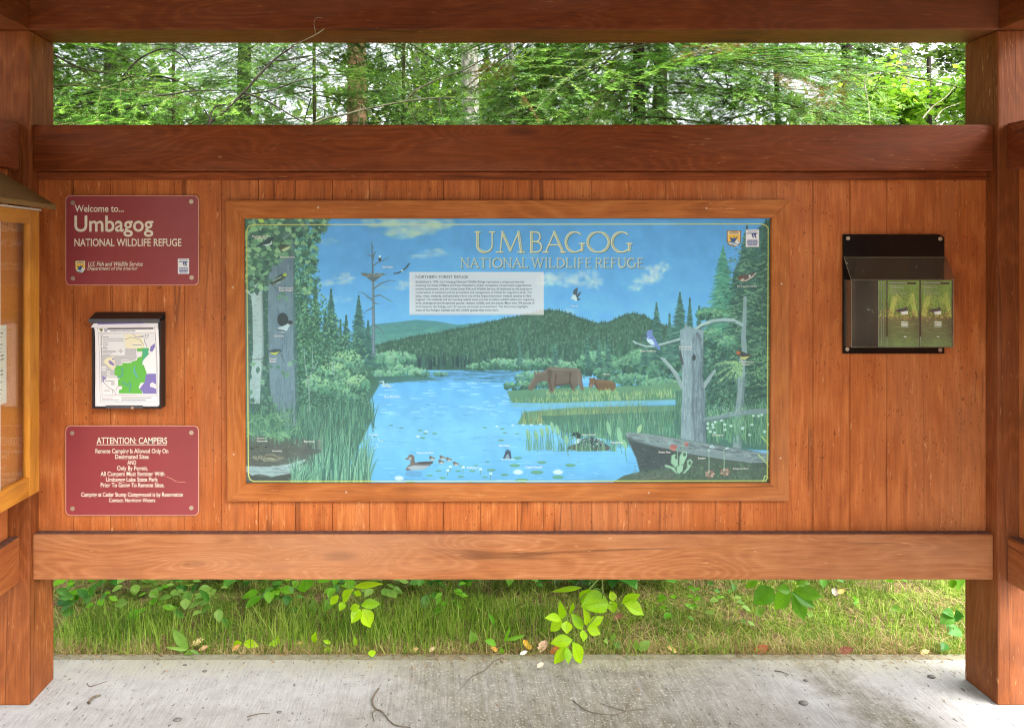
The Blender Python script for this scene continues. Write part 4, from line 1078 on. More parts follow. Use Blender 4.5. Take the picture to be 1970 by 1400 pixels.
# tall grass at the near left shore
for k_, (n_, a_) in enumerate(((220, .9), (300, 1.0))):
    for i in range(n_):
        x = U(560, 712); y = 934
        h = U(50, 140) * (1 - abs(x - 660) / 190) if x > 600 else U(20, 60)
        mu.blade(x, y, h, U(-16, 24), U(.8, 1.5), pick((96, 142, 110), (134, 178, 138), (70, 110, 92), (160, 198, 152), (52, 88, 80), (116, 160, 122)), a_ * U(.75, 1))
for i in range(90):
    x = U(640, 720); mu.blade(x, U(790, 830), U(20, 50), U(-8, 12), 1.0, pick((70, 112, 92), (100, 146, 112), (50, 86, 76)), .8)
# salamander, woodcock, black duck on the left bank
mu.line(c4([(245, 915), (290, 905), (340, 910), (375, 900)]), 2.0, (40, 46, 46), 1, 1.2)
for q in range(6): mu.dab(c4([(262 + q * 18, 908)])[0], .9, .8, (196, 176, 110))
mu.poly(c4([(345, 990), (370, 965), (430, 960), (480, 985), (520, 990), (525, 1005), (490, 1010), (440, 1030), (385, 1025)]), (136, 122, 96)); mu.line(c4([(370, 985), (420, 980), (470, 1000)]), 1.2, (84, 74, 60)); mu.line(c4([(385, 1000), (440, 1010)]), 1.0, (180, 166, 134))
for p_ in ((270, 990), (290, 1000), (340, 1000), (320, 985), (360, 1015)): mu.dab(c4([p_])[0], 4, 3, (164, 146, 118), .9); mu.dab(c4([(p_[0] + 3, p_[1] - 2)])[0], 1.5, 1.2, (96, 80, 62), .9)
mu.line(c4([(830, 850), (825, 880), (845, 920)]), 2.2, (126, 122, 108)); mu.poly(c4([(640, 930), (720, 910), (840, 920), (855, 950), (760, 970), (660, 965)]), (88, 86, 80), .8); mu.dab(c4([(836, 850)])[0], 3, 2, (140, 134, 116))
# birds in the left trees
def bird(pts, back, belly, bel, cap=None, conv=c1):
    mu.poly(conv(pts), back); mu.poly(conv(bel), belly)
    if cap: mu.dab(conv([cap[0]])[0], cap[1], cap[1] * .8, cap[2])
bird([(268, 478), (330, 440), (390, 395), (430, 385), (445, 400), (425, 420), (420, 450), (380, 472), (340, 462)], (50, 68, 68), (220, 222, 206), [(340, 458), (400, 445), (422, 418), (420, 450), (380, 472)])
bird([(490, 505), (470, 470), (500, 445), (550, 455), (590, 462), (570, 495), (520, 515)], (72, 82, 60), (214, 206, 146), [(500, 500), (540, 480), (588, 462), (565, 498), (520, 514)])
bird([(395, 795), (440, 755), (490, 712), (530, 700), (555, 715), (530, 750), (490, 785), (430, 805)], (66, 80, 66), (206, 206, 186), [(430, 800), (500, 770), (525, 745), (490, 786)], ((533, 716), 4, (196, 196, 70)))
mu.line(c1([(430, 770), (500, 735)]), 1.2, (176, 180, 160), .8); mu.line(c1([(440, 785), (505, 750)]), 1.0, (44, 54, 50), .8)
mu.dab(c1([(515, 1105)])[0], 10.5, 13, (44, 52, 54), .95); mu.poly(c1([(470, 1175), (520, 1160), (560, 1140), (585, 1120), (605, 1125), (600, 1140), (575, 1155), (555, 1195), (520, 1222), (485, 1205)]), (196, 200, 196)); mu.dab(c1([(580, 1130)])[0], 5, 4, (54, 58, 56)); mu.line(c1([(475, 1195), (530, 1205)]), 1.4, (70, 76, 76))
bird([(360, 40), (400, 65), (440, 50), (490, 52), (512, 66), (490, 80), (450, 102), (410, 88)], (66, 82, 88), (214, 200, 70), [(405, 78), (440, 82), (490, 72), (452, 102), (415, 92)], conv=c4)
# dead snag with the eagle's nest
sn = (98, 112, 122)
mu.line(c1([(1290, 430), (1292, 560), (1298, 740), (1302, 1000), (1305, 1400)]) + c4([(1305, 100)]), .7, sn, 1, 4.0)
mu.line(c1([(1294, 750), (1300, 1000), (1303, 1390)]), 1.2, (150, 160, 162), .6, 1.6)
for pl in ([(1296, 640), (1340, 610), (1390, 590), (1438, 562)], [(1292, 560), (1325, 512)], [(1290, 555), (1258, 545)], [(1298, 590), (1312, 520)], [(1302, 840), (1370, 790), (1440, 765), (1490, 770)], [(1303, 905), (1360, 892), (1420, 925), (1470, 955)], [(1300, 1000), (1260, 1020), (1210, 1055)], [(1302, 960), (1350, 970)], [(1300, 940), (1250, 905), (1210, 870), (1170, 868)], [(1305, 1150), (1370, 1190), (1390, 1225)], [(1304, 1280), (1240, 1220)], [(1296, 480), (1284, 460)]): mu.line(c1(pl), 1.4, sn, 1, .5)
for i in range(110):
    x, y = U(1205, 1395), 0; t_ = (x - 1300) / 95; y = 725 + t_ * t_ * -14 + U(-16, 16) * (1 - t_ * t_ * .6)
    mu.stroke(c1([(x, y)])[0], c1([(x + U(-34, 34), y + U(-12, 12))])[0], .8, .4, pick((120, 112, 100), (164, 152, 130), (84, 84, 82), (140, 130, 112)), .85)
mu.poly(c1([(1240, 735), (1360, 735), (1312, 775), (1288, 775)]), (92, 98, 100), .9)
mu.poly(c1([(1345, 568), (1370, 568), (1371, 590), (1358, 602), (1346, 590)]), (48, 54, 62)); mu.dab(c1([(1358, 559)])[0], 2.2, 2.4, (236, 236, 230))
mu.line(c1([(1480, 706), (1520, 700), (1552, 682), (1590, 652), (1612, 620)]), 1.3, (64, 74, 86)); mu.dab(c1([(1552, 681)])[0], 2.6, 1.6, (226, 228, 226))
# osprey
c2 = lambda pts: [(780 + x / 4.191, 410 + y / 4.191) for x, y in pts]
mu.poly(c2([(1350, 660), (1355, 620), (1385, 600), (1390, 612), (1385, 660), (1400, 640), (1416, 632), (1410, 655), (1388, 685), (1412, 690), (1400, 705), (1375, 695)]), (74, 82, 92)); mu.poly(c2([(1332, 690), (1350, 655), (1372, 660), (1385, 690), (1378, 712), (1352, 695)]), (222, 226, 226))
# right side: woods behind the snag
mu.poly([(1318, 670), (1350, 640), (1380, 610), (1402, 580), (1412, 520), (1440, 476), (1458, 440), (1476, 424), (1488, 418), (1488, 860), (1330, 830)], (62, 102, 86), .96, 3)
for x, y in mu.pts_in([(1330, 640), (1375, 590), (1410, 600), (1488, 560), (1488, 800), (1340, 800)], 1300, rn):
    mu.dab((x, y), U(1.5, 4.2), U(1.2, 3), pick(GD[0], GD[1], GD[2], GM[2], GM[3], (126, 168, 126), (50, 84, 72)), U(.5, .9), U(0, 3))
spruce(1391, 476, 640, 42, (64, 128, 104), (120, 184, 146), 1.2); spruce(1437, 436, 720, 62, (44, 78, 72), (92, 134, 104), 1.4); spruce(1474, 424, 760, 46, (38, 70, 62), (80, 122, 92), 1.5)
for i in range(320):
    x, y = U(1400, 1486), U(500, 740); s = pick(-1, 1); L = U(5, 16)
    mu.stroke((x, y), (x + s * L, y + U(1, 7)), 1.3, .4, pick((120, 156, 112), (150, 182, 128), (60, 96, 78), (40, 70, 62), (98, 138, 100)), .7)
mu.poly(c3([(650, 1020), (720, 980), (820, 1000), (950, 1000), (980, 1100), (700, 1100)]), (84, 134, 92), .8, 4)
for b in ((1365, 605, 26, 10), (1385, 610, 20, 9), (1370, 650, 24, 20), (1400, 665, 20, 20)): bush(*b, GM)
for x, y in mu.pts_in([(1340, 640), (1380, 570), (1400, 500), (1425, 450), (1488, 430), (1488, 780), (1345, 780)], 900, rn):
    mu.stroke((x, y), (x + U(-7, 7), y + U(1, 5)), U(.8, 1.6), .4, pick((34, 62, 54), (44, 76, 64), (104, 146, 108), (136, 172, 124), (70, 108, 84)), U(.4, .9))
# small dead trunk at the far right
mu.line(c3([(1090, 900), (1085, 1050), (1075, 1250), (1085, 1400)]) + c6([(1120, 150), (1105, 450), (1080, 700), (1075, 910)]), 3.2, (150, 162, 158), 1, 8.0)
mu.line(c6([(1140, 300), (1125, 500), (1105, 700), (1100, 900)]), 2.6, (92, 106, 108), .6)
for i in range(80):
    x, y = U(1412, 1436), U(690, 858); mu.stroke((x, y), (x - 1, y + U(6, 18)), .7, .3, pick((176, 184, 178), (104, 116, 116), (130, 142, 140)), .5)
# leaning pale branch
mu.line(c3([(85, 1290), (130, 1312), (200, 1335), (270, 1335), (400, 1300), (520, 1265), (620, 1200), (700, 1140), (800, 1105), (900, 1095), (980, 1100), (1060, 1140)]), 1.3, (176, 186, 178), 1, 3.4)
mu.line(c3([(280, 1345), (520, 1278), (640, 1212), (720, 1158), (820, 1120), (1000, 1118)]), .9, (110, 122, 118), .8, 1.4)
mu.line(c3([(85, 1290), (110, 1310)]), 1.2, (186, 194, 184)); mu.line(c3([(700, 1140), (770, 1120)]), 1.4, (196, 202, 192))
# big snag on the right
s6 = c3([(505, 1190), (545, 1170), (550, 1130), (575, 1160), (600, 1155), (612, 1180), (632, 1150), (640, 1180), (716, 1190), (712, 1400)]) + c6([(780, 60), (772, 280), (800, 430), (795, 600), (804, 850), (800, 868), (690, 850), (585, 830), (590, 600), (598, 420), (595, 150), (584, 20)])
mu.poly(s6, (146, 156, 160), 1, 1.3, col2=(156, 166, 166))
for pl, r in (([(420, 130), (500, 210), (560, 300), (600, 380)], 4.5), ([(880, 240), (830, 310), (780, 380)], 4.5)): mu.line(c6(pl), 2.4, (160, 168, 164), 1, r)
mu.line(c6([(440, 130), (560, 270)]), 1.1, (206, 210, 200), .7)
mt2 = mu.mask(s6)
for i in range(900):
    x, y = U(1306, 1360), U(640, 850); xi, yi = int(x - 466), int(y - 417)
    if mt2[0] <= xi < mt2[1] and mt2[2] <= yi < mt2[3] and mt2[4][yi - mt2[2], xi - mt2[0]] > .9:
        sh = (x - 1308) / 50
        mu.stroke((x, y), (x + U(-.8, .8), y + U(6, 24)), .9, .4, pick((186, 192, 188), (150, 160, 162), (128, 140, 146)) if sh < .45 else pick((112, 122, 128), (134, 144, 148), (96, 106, 114)), U(.3, .65))
mu.line(c6([(770, 60), (772, 400), (790, 700), (795, 850)]), 3.0, (92, 102, 106), .45); mu.line(c6([(700, 280), (690, 560), (710, 840)]), 2.2, (96, 106, 112), .5)
mu.dab(c6([(700, 125)])[0], 3.6, 6, (58, 62, 62)); mu.line(c6([(580, 90), (600, 180)]), 2.6, (66, 72, 72), .9); mu.line(c3([(660, 1220), (690, 1280)]), 3.0, (92, 100, 100), .7)
# fresh spruce bough with a warbler
for a0 in range(26):
    x, y = U(870, 1130), U(150, 350)
    mu.line(c6([(1110, 170), ((1110 + x) / 2, (170 + y) / 2 - 10), (x, y)]), 1.1, (140, 168, 110), .6, .6)
    for q in range(16):
        t_ = U(.2, 1); px_, py_ = 1110 + (x - 1110) * t_, 170 + (y - 170) * t_
        mu.stroke(c6([(px_, py_)])[0], c6([(px_ + U(-22, 12), py_ + U(-14, 20))])[0], .8, .3, pick((164, 196, 132), (190, 212, 146), (120, 158, 104), (94, 132, 96)), .9)
for i in range(120):
    x, y = U(1220, 1370), U(60, 330); mu.stroke(c6([(x, y)])[0], c6([(x + U(-24, 24), y + U(4, 26))])[0], 1.0, .4, pick((150, 190, 122), (112, 156, 104), (80, 122, 88)), .8)
bird([(1065, 85), (1080, 68), (1110, 68), (1140, 82), (1206, 108), (1180, 130), (1130, 142), (1098, 128)], (66, 62, 58), (220, 196, 110), [(1095, 110), (1120, 120), (1190, 112), (1150, 142), (1110, 138)], ((1086, 84), 4.4, (190, 96, 56)), conv=c6)
bird([(1022, 730), (1040, 700), (1090, 690), (1140, 680), (1190, 672), (1170, 710), (1120, 745), (1070, 755)], (104, 74, 66), (222, 176, 150), [(1042, 735), (1075, 725), (1090, 745), (1060, 755)], ((1040, 722), 4, (120, 66, 54)), conv=c3)
mu.line(c3([(1090, 750), (1150, 715), (1185, 680)]), 1.2, (226, 190, 170)); mu.dab(c3([(1130, 705)])[0], 2, 2.6, (222, 214, 206))
# kingfisher
mu.poly(c3([(150, 1252), (205, 1238), (210, 1195), (225, 1190), (262, 1188), (256, 1230), (285, 1270), (304, 1310), (330, 1352), (318, 1372), (290, 1340), (250, 1325), (210, 1290), (200, 1262), (212, 1245)]), (118, 134, 190)); mu.poly(c3([(205, 1270), (225, 1250), (260, 1280), (280, 1320), (250, 1322), (215, 1295)]), (222, 226, 236)); mu.line(c3([(220, 1265), (262, 1258)]), 1.2, (96, 110, 170)); mu.line(c3([(155, 1252), (205, 1240)]), .9, (60, 66, 84))
# cotton grass, fallen logs, bog
reeds([(1358, 800), (1488, 790), (1488, 862), (1360, 850)], 560, (16, 40), [(92, 142, 100), (124, 172, 120), (64, 104, 82), (150, 190, 132), (104, 154, 106)], 10)
mu.line(c6([(800, 665), (950, 640), (1060, 610), (1200, 595), (1380, 590)]), 4.6, (132, 146, 142), .95, 5.0); mu.line(c6([(800, 675), (1000, 650)]), 1.5, (84, 100, 98), .7)
for i in range(70): mu.dab(c6([(U(810, 1150), U(545, 625))])[0], .9, .8, (206, 220, 200), .8)
for (x, y) in ((820, 700), (862, 706), (885, 685), (940, 672), (968, 706), (1022, 718), (970, 752), (880, 778), (842, 768), (820, 738), (868, 730), (1128, 735), (1122, 742), (1184, 796), (1204, 708), (1216, 630), (1262, 632), (1314, 768), (1348, 705), (1290, 622)): mu.dab(c6([(x, y)])[0], 3.0, 2.4, (214, 224, 208), .95, 0, 1.5)
bank = c6([(105, 790), (400, 800), (700, 850), (1000, 900), (1380, 965), (1380, 1225), (0, 1225), (0, 1205), (90, 1150), (230, 1115), (200, 1000), (150, 890)])
mu.poly(bank, (74, 80, 74), 1, 1.5, col2=(80, 96, 74))
lg2 = c6([(100, 775), (250, 782), (420, 806), (600, 836), (800, 868), (1000, 905), (1200, 940), (1380, 962), (1380, 1030), (1200, 1040), (900, 1000), (600, 950), (330, 890), (130, 850), (108, 800)])
mu.poly(lg2, (138, 144, 140))
for i in range(330):
    t_ = U(0, 1); x = 110 + 1270 * t_; y = 780 + 190 * t_ + U(0, 75 * (.55 + .4 * t_))
    mu.stroke(c6([(x, y)])[0], c6([(x + U(30, 90), y + U(4, 16))])[0], .9, .4, pick((158, 164, 158), (92, 100, 98), (136, 142, 138), (74, 80, 78), (176, 180, 172)), U(.4, .75))
mu.poly(c6([(110, 810), (330, 890), (640, 965), (640, 1040), (440, 1090), (230, 1110), (205, 1000), (150, 890)]), (58, 66, 66), .85, 6)
for i in range(150):
    x, y = U(180, 700), U(900, 1180); mu.stroke(c6([(x, y)])[0], c6([(x + U(-20, 34), y + U(-8, 14))])[0], 1.0, .4, pick((92, 98, 94), (58, 64, 62), (40, 46, 48), (112, 116, 108)), .55)
for i in range(420):
    x, y = U(560, 1380), U(1040, 1225); mu.stroke(c6([(x, y)])[0], c6([(x + U(-16, 16), y + U(-18, 8))])[0], 1.0, .4, pick((72, 104, 70), (98, 132, 86), (60, 80, 62), (118, 146, 96), (48, 60, 52)), .7)
for i in range(60):
    x, y = U(180, 520), U(1130, 1210); mu.stroke(c6([(x, y)])[0], c6([(x + U(-40, 60), y + U(-10, 10))])[0], 1.0, .4, pick((116, 100, 88), (88, 76, 70), (140, 120, 104)), .6)
# pitcher plant, sundews
for a in ([(560, 1145), (500, 1090), (450, 1075), (445, 1055), (480, 1060), (530, 1080)], [(540, 1080), (500, 1040), (505, 975), (535, 960), (560, 990), (560, 1060)], [(570, 1060), (575, 980), (600, 940), (640, 945), (640, 985), (610, 1050)], [(600, 1130), (640, 1080), (640, 1020), (670, 1005), (690, 1030), (660, 1090), (620, 1130)], [(550, 1120), (550, 1075), (575, 1055), (610, 1060), (600, 1110), (570, 1135)]):
    mu.poly(c6(a), (168, 194, 152)); mu.line(c6(a[:3]), .8, (104, 132, 100), .9)
mu.dab(c6([(548, 988)])[0], 3, 4.4, (78, 100, 76)); mu.dab(c6([(618, 966)])[0], 3.2, 3.6, (78, 100, 76)); mu.dab(c6([(664, 1040)])[0], 2.6, 4, (78, 100, 76))
mu.line(c6([(560, 1020), (556, 930), (540, 890)]), .8, (150, 170, 130)); mu.line(c6([(604, 960), (602, 860)]), .8, (150, 170, 130))
for (x, y, r) in ((505, 910, 4), (525, 920, 4), (535, 900, 4), (515, 895, 4), (632, 872, 3.4), (640, 884, 3)): mu.dab(c6([(x, y)])[0], r, r * .9, pick((196, 96, 88), (214, 124, 108)))
for (cx, cy) in ((838, 1135), (970, 1118)):
    for q in range(7):
        a = q * .9; mu.dab(c6([(cx + 28 * math.cos(a), cy + 22 * math.sin(a))])[0], 3.4, 2.6, pick((196, 140, 116), (214, 158, 132), (160, 108, 90)), 1, a)
    mu.line(c6([(cx - 8, cy), (cx - 6, cy - 110), (cx - 10, cy - 200)]), .8, (170, 186, 150), .9)
for p_ in ((830, 930), (845, 900), (870, 905), (858, 890), (980, 915), (995, 910)): mu.dab(c6([p_])[0], 1.8, 1.6, (232, 234, 226))
for pl in ([(1290, 812), (1340, 870), (1360, 905)], [(1260, 968), (1330, 1040), (1362, 1085)], [(1300, 1200), (1318, 1150), (1362, 1180)]): mu.line(c6(pl), 1.4, (190, 206, 116), 1, .6)
# loon on her nest
mu.poly(c5([(1290, 850), (1340, 820), (1420, 800), (1600, 810), (1650, 835), (1640, 865), (1400, 870)]), (86, 84, 76))
mu.poly(c5([(1395, 810), (1430, 770), (1500, 755), (1560, 775), (1605, 800), (1630, 825), (1560, 840), (1440, 840)]), (48, 56, 60))
for i in range(90):
    x, y = U(1410, 1600), U(765, 835); mu.dab(c5([(x, y)])[0], .9, .7, (206, 210, 206), .9)
mu.poly(c5([(1320, 742), (1350, 735), (1352, 722), (1385, 715), (1410, 735), (1412, 770), (1395, 790), (1375, 775), (1368, 750), (1345, 745)]), (38, 54, 54)); mu.poly(c5([(1385, 768), (1412, 768), (1408, 800), (1375, 815), (1362, 800)]), (214, 216, 212))
for i in range(60):
    x = U(1190, 1700); mu.blade(*c5([(x, 868)])[0], U(14, 40), U(-10, 10), .9, pick((104, 152, 112), (134, 178, 132), (72, 112, 90)), .85)
# arrowheads
for (x, y, l) in ((990, 740, 26), (1055, 745, 24), (1100, 720, 22), (1145, 705, 24), (1185, 680, 26), (1300, 780, 22), (1225, 700, 24), (1640, 690, 34), (1730, 740, 36), (1770, 820, 22)):
    q = c5([(x, y)])[0]; mu.leaf(q, l, 8, 1.35, (150, 188, 142)); mu.line([(q[0], q[1] + l * .3), (q[0] + 3, q[1] + l * .3 + 24)], .7, (96, 140, 110), .9)
mu.leaf(c6([(228, 742)])[0], 20, 9, -1.2, (180, 204, 146)); mu.leaf(c6([(60, 830)])[0], 34, 9, 1.2, (150, 190, 140))
for i in range(40):
    x = U(960, 1180); mu.blade(*c5([(x, 860)])[0], U(16, 50), U(-4, 4), .7, pick((92, 140, 112), (120, 168, 130)), .8)
# lily pads, lilies, ducks
for (x, y, a) in ((905, 925, 66), (880, 985, 84), (1060, 1040, 100), (1230, 1080, 90), (800, 1060, 60), (690, 1022, 66), (940, 1105, 110), (1100, 960, 70), (1330, 983, 84), (660, 955, 34), (640, 1080, 44), (448, 1075, 50), (300, 1085, 56), (265, 1028, 46), (195, 1065, 52), (425, 1030, 46), (540, 1030, 50), (40, 1118, 66), (520, 1128, 66), (570, 985, 34), (120, 703, 36), (160, 727, 34), (236, 728, 38), (140, 763, 40), (640, 680, 30), (780, 690, 34), (800, 722, 34), (900, 730, 30), (770, 783, 44), (1390, 960, 18), (450, 990, 34)):
    q = c5([(x, y)])[0]; mu.dab(q, a / 8.4, a / 30, (84, 142, 104), .95); mu.dab((q[0], q[1] - .6), a / 11, a / 60, (128, 178, 122), .7)
for (x, y) in ((690, 822), (705, 819), (720, 822), (752, 818), (772, 823), (720, 840), (735, 848)): mu.dab((x, y), 4, 1.2, (84, 136, 120), .8)
def lily(x, y, r):
    for q in range(9):
        a = math.pi * (1.05 + .9 * q / 8); mu.line([(x, y), (x + r * math.cos(a), y + .75 * r * math.sin(a))], r * .16, (246, 248, 250), 1, .3)
    mu.dab((x, y), r * .8, r * .25, (230, 236, 240))
for (x, y, r) in ((908, 1045, 11), (1230, 1045, 11), (168, 715, 4), (100, 755, 4.4), (738, 672, 3), (866, 662, 3), (1015, 660, 3), (1090, 656, 3), (950, 660, 3)): lily(*c5([(x, y)])[0], r)
lily(768, 921, 10)
for p_ in ((362, 995), (342, 1025), (466, 1000), (606, 1015), (688, 1050)):
    q = c5([p_])[0]; mu.dab(q, 3.0, 2.6, (226, 236, 214)); mu.line([(q[0], q[1] + 2), (q[0] - 1, q[1] + 11)], .7, (110, 140, 110), .9)
for i in range(8): mu.dab((U(715, 745), U(840, 870)), 1.3, 1.0, (230, 238, 236))
mu.poly(c5([(0, 1018), (20, 985), (80, 960), (160, 952), (228, 950), (205, 980), (150, 1015), (60, 1024), (10, 1026)]), (112, 96, 90)); mu.poly(c5([(10, 1000), (60, 985), (160, 985), (195, 985), (150, 1018), (50, 1024)]), (178, 172, 172)); mu.poly(c5([(35, 990), (42, 940), (5, 938), (-5, 930), (20, 920), (28, 900), (52, 895), (72, 915), (74, 945), (80, 970)]), (122, 96, 84)); mu.dab(c5([(38, 928)])[0], 3, 2.4, (190, 170, 160)); mu.line(c5([(110, 965), (215, 962)]), 1.6, (66, 60, 62))
for (x, y) in ((216, 930), (290, 960), (300, 925), (352, 940), (408, 975)):
    q = c5([(x, y)])[0]; mu.dab(q, 5.5, 3.4, (128, 112, 100)); mu.dab((q[0] - 3.5, q[1] - 3), 2.6, 2.4, (110, 90, 80)); mu.dab((q[0] + .5, q[1] + 1.5), 4, 1.6, (206, 200, 192), .9)
for y in (1035, 1050, 1065): mu.line(c5([(5, y), (130, y + 4)]), 1.0, (90, 120, 150), .6)
mu.poly(c5([(785, 930), (800, 895), (812, 850), (818, 872), (826, 846), (836, 870), (846, 860), (855, 930), (820, 940)]), (60, 72, 88)); mu.poly(c5([(800, 935), (815, 900), (830, 890), (842, 935)]), (150, 158, 166)); mu.line(c5([(775, 935), (880, 938)]), 1.0, (226, 236, 242), .8)
# heron
mu.line(c4([(1385, 330), (1392, 350), (1380, 362), (1400, 375)]), 1.3, (206, 214, 212)); mu.poly(c4([(1400, 355), (1425, 345), (1470, 390), (1440, 385), (1405, 378)]), (190, 204, 208)); mu.line(c4([(1360, 336), (1385, 331)]), .8, (206, 214, 212))
# pale glare veil mixed into the faded print, border line
mu.im *= (0.93 + 0.14 * n2)[..., None]
mu.im += ((n3 - .5) * 0.06)[..., None]
mu.im = mu.im * 0.90 + 0.10 * C3(184, 214, 214)   # faded print plus a veil of reflected light put into the colour
mu.im = np.clip(mu.im * np.array([0.91, 1.06, 1.13], np.float32) * (1.0 - 0.08 * np.clip((yy - .5) * 5, 0, 1)), 0, 1)  # lower half painted darker to offset the stronger light there
mu.frame()
bd = [(474.5, 445), (478, 436), (488, 432.5), (1465, 431), (1474, 434), (1478, 440), (1476, 920), (1473, 924.5), (488, 925.5), (481, 922), (478, 914), (474.5, 445)]
mu.line(bd, 1.0, (214, 224, 116), .92)
for a, b in (((640, 432.3), (1300, 431.2)), ((720, 925.2), (1140, 925))): mu.line([a, b], 1.0, (190, 228, 214), .85)
# title in thin roman capitals with cut-in outline
def roman(ch, x, y0, y1, w):
    """strokes of a roman capital: (points, thick?)"""
    h = y1 - y0; Z = lambda pts: [(x + a * w, y1 - b * h) for a, b in pts]
    arc = lambda cx, cy, rx, ry, a0, a1, n=12: [(cx + rx * math.cos(R(a0 + (a1 - a0) * i / n)), cy + ry * math.sin(R(a0 + (a1 - a0) * i / n))) for i in range(n + 1)]
    S = []
    sf = lambda a, b: S.append((Z([(a - .12, b), (a + .12, b)]), 0))
    if ch == 'U': S += [(Z([(.15, 1), (.15, .35)] + arc(.5, .34, .35, .34, 180, 270)), 1), (Z(arc(.5, .34, .35, .34, 270, 360) + [(.85, 1)]), 0)]; sf(.15, 1); sf(.85, 1)
    elif ch == 'M': S += [(Z([(.12, 0), (.2, 1)]), 0), (Z([(.2, 1), (.5, .08)]), 1), (Z([(.5, .08), (.8, 1)]), 0), (Z([(.8, 1), (.9, 0)]), 1)]; sf(.1, 0); sf(.9, 0)
    elif ch == 'B': S += [(Z([(.2, 0), (.2, 1)]), 1), (Z([(.2, 1), (.5, 1)] + arc(.5, .76, .28, .24, 90, -90, 8) + [(.2, .52)]), 0), (Z([(.2, .52), (.5, .52)] + arc(.52, .26, .36, .26, 90, -90, 8) + [(.2, 0)]), 0)]
    elif ch == 'A': S += [(Z([(.1, 0), (.5, 1)]), 0), (Z([(.5, 1), (.9, 0)]), 1), (Z([(.25, .36), (.76, .36)]), 0)]; sf(.1, 0); sf(.9, 0)
    elif ch == 'G': S += [(Z(arc(.5, .5, .42, .5, 50, 180)), 0), (Z(arc(.5, .5, .42, .5, 110, 250)), 1), (Z(arc(.5, .5, .42, .5, 250, 310)), 0), (Z([(.84, .1), (.84, .42)]), 1)]; sf(.84, .42)
    elif ch == 'O': S += [(Z(arc(.5, .5, .44, .5, 60, 120)), 0), (Z(arc(.5, .5, .44, .5, 120, 240)), 1), (Z(arc(.5, .5, .44, .5, 240, 300)), 0), (Z(arc(.5, .5, .44, .5, 300, 420)), 1)]
    elif ch == 'N': S += [(Z([(.15, 0), (.15, 1)]), 0), (Z([(.15, 1), (.85, 0)]), 1), (Z([(.85, 0), (.85, 1)]), 0)]; sf(.15, 0); sf(.85, 1); sf(.12, 1)
    elif ch == 'T': S += [(Z([(.05, 1), (.95, 1)]), 0), (Z([(.5, 1), (.5, 0)]), 1)]; sf(.5, 0)
    elif ch == 'I': S += [(Z([(.5, 1), (.5, 0)]), 1)]; sf(.5, 0); sf(.5, 1)
    elif ch == 'L': S += [(Z([(.2, 1), (.2, 0)]), 1), (Z([(.2, 0), (.85, 0), (.9, .15)]), 0)]; sf(.2, 1)
    elif ch == 'W': S += [(Z([(.06, 1), (.28, 0)]), 1), (Z([(.28, 0), (.5, 1)]), 0), (Z([(.5, 1), (.72, 0)]), 1), (Z([(.72, 0), (.94, 1)]), 0)]; sf(.06, 1); sf(.94, 1)
    elif ch == 'D': S += [(Z([(.18, 0), (.18, 1)]), 1), (Z([(.18, 1), (.4, 1)] + arc(.42, .5, .48, .5, 90, 20, 6)), 0), (Z(arc(.42, .5, .48, .5, 40, -40, 8)), 1), (Z(arc(.42, .5, .48, .5, -20, -90, 6) + [(.18, 0)]), 0)]
    elif ch == 'F': S += [(Z([(.2, 0), (.2, 1)]), 1), (Z([(.2, 1), (.85, 1)]), 0), (Z([(.2, .53), (.7, .53)]), 0)]; sf(.2, 0)
    elif ch == 'E': S += [(Z([(.2, 0), (.2, 1)]), 1), (Z([(.2, 1), (.85, 1)]), 0), (Z([(.2, .53), (.7, .53)]), 0), (Z([(.2, 0), (.9, 0)]), 0)]
    elif ch == 'R': S += [(Z([(.2, 0), (.2, 1)]), 1), (Z([(.2, 1), (.5, 1)] + arc(.5, .75, .3, .25, 90, -90, 8) + [(.2, .5)]), 0), (Z([(.5, .5), (.92, 0)]), 1)]; sf(.2, 0)
    return S
def title(items, y0, y1, tk, tn):
    for pas in (0, 1, 2):
        for ch, xa, xb in items:
            for pts, thick in roman(ch, xa, y0, y1, xb - xa):
                r = tk if thick else tn
                if pas == 0: mu.line([(a + 1.2, b + 1.2) for a, b in pts], r + .8, (60, 104, 134), .6)
                elif pas == 1: mu.line(pts, r + .6, (230, 236, 186) if tk > 1 else (204, 222, 202), 1 if tk > 1 else .85)
                elif thick and tk > 1: mu.line([(a + .4, b) for a, b in pts], .75, (120, 168, 178), .8)
q2 = lambda x: 780 + x / 4.191
title([(c_, q2(a), q2(b)) for c_, a, b in (('U', 556, 724), ('M', 738, 955), ('B', 992, 1112), ('A', 1112, 1288), ('G', 1280, 1452), ('O', 1458, 1652), ('G', 1652, 1834))], 446.5, 485, 1.75, .55)
s2 = 'NATIONAL WILDLIFE REFUGE'
wd2 = {'N': 1.05, 'A': 1.0, 'T': .95, 'I': .5, 'O': 1.15, 'L': .8, 'W': 1.35, 'D': 1.05, 'F': .8, 'E': .8, 'R': .9, 'U': 1.0, 'G': 1.1, ' ': .3}
tot = sum(wd2[q] for q in s2); x = 885.7; it = []
for q in s2:
    w_ = wd2[q] / tot * 353.6
    if q != ' ': it.append((q, x, x + w_ * .96))
    x += w_
title(it, 497, 514.5, .62, .28)
# description box
mu.frame()
mu.poly([(788.4, 524), (1045.3, 524), (1045.3, 605), (788.4, 605)], (236, 242, 246), .80, .6)
mu.line([(788.4, 524), (1045.3, 524), (1045.3, 605), (788.4, 605), (788.4, 524)], .7, (236, 246, 250), .8); mu.line([(788.6, 604.6), (1045.3, 604.6)], .5, (120, 150, 170), .6)
# logos top right
sh2 = paint_shield(mu, 1398, 442, 1426, 475.5)
paint_goose(mu, 1434.5, 441.5, 1460.5, 475.5)
mu.frame()

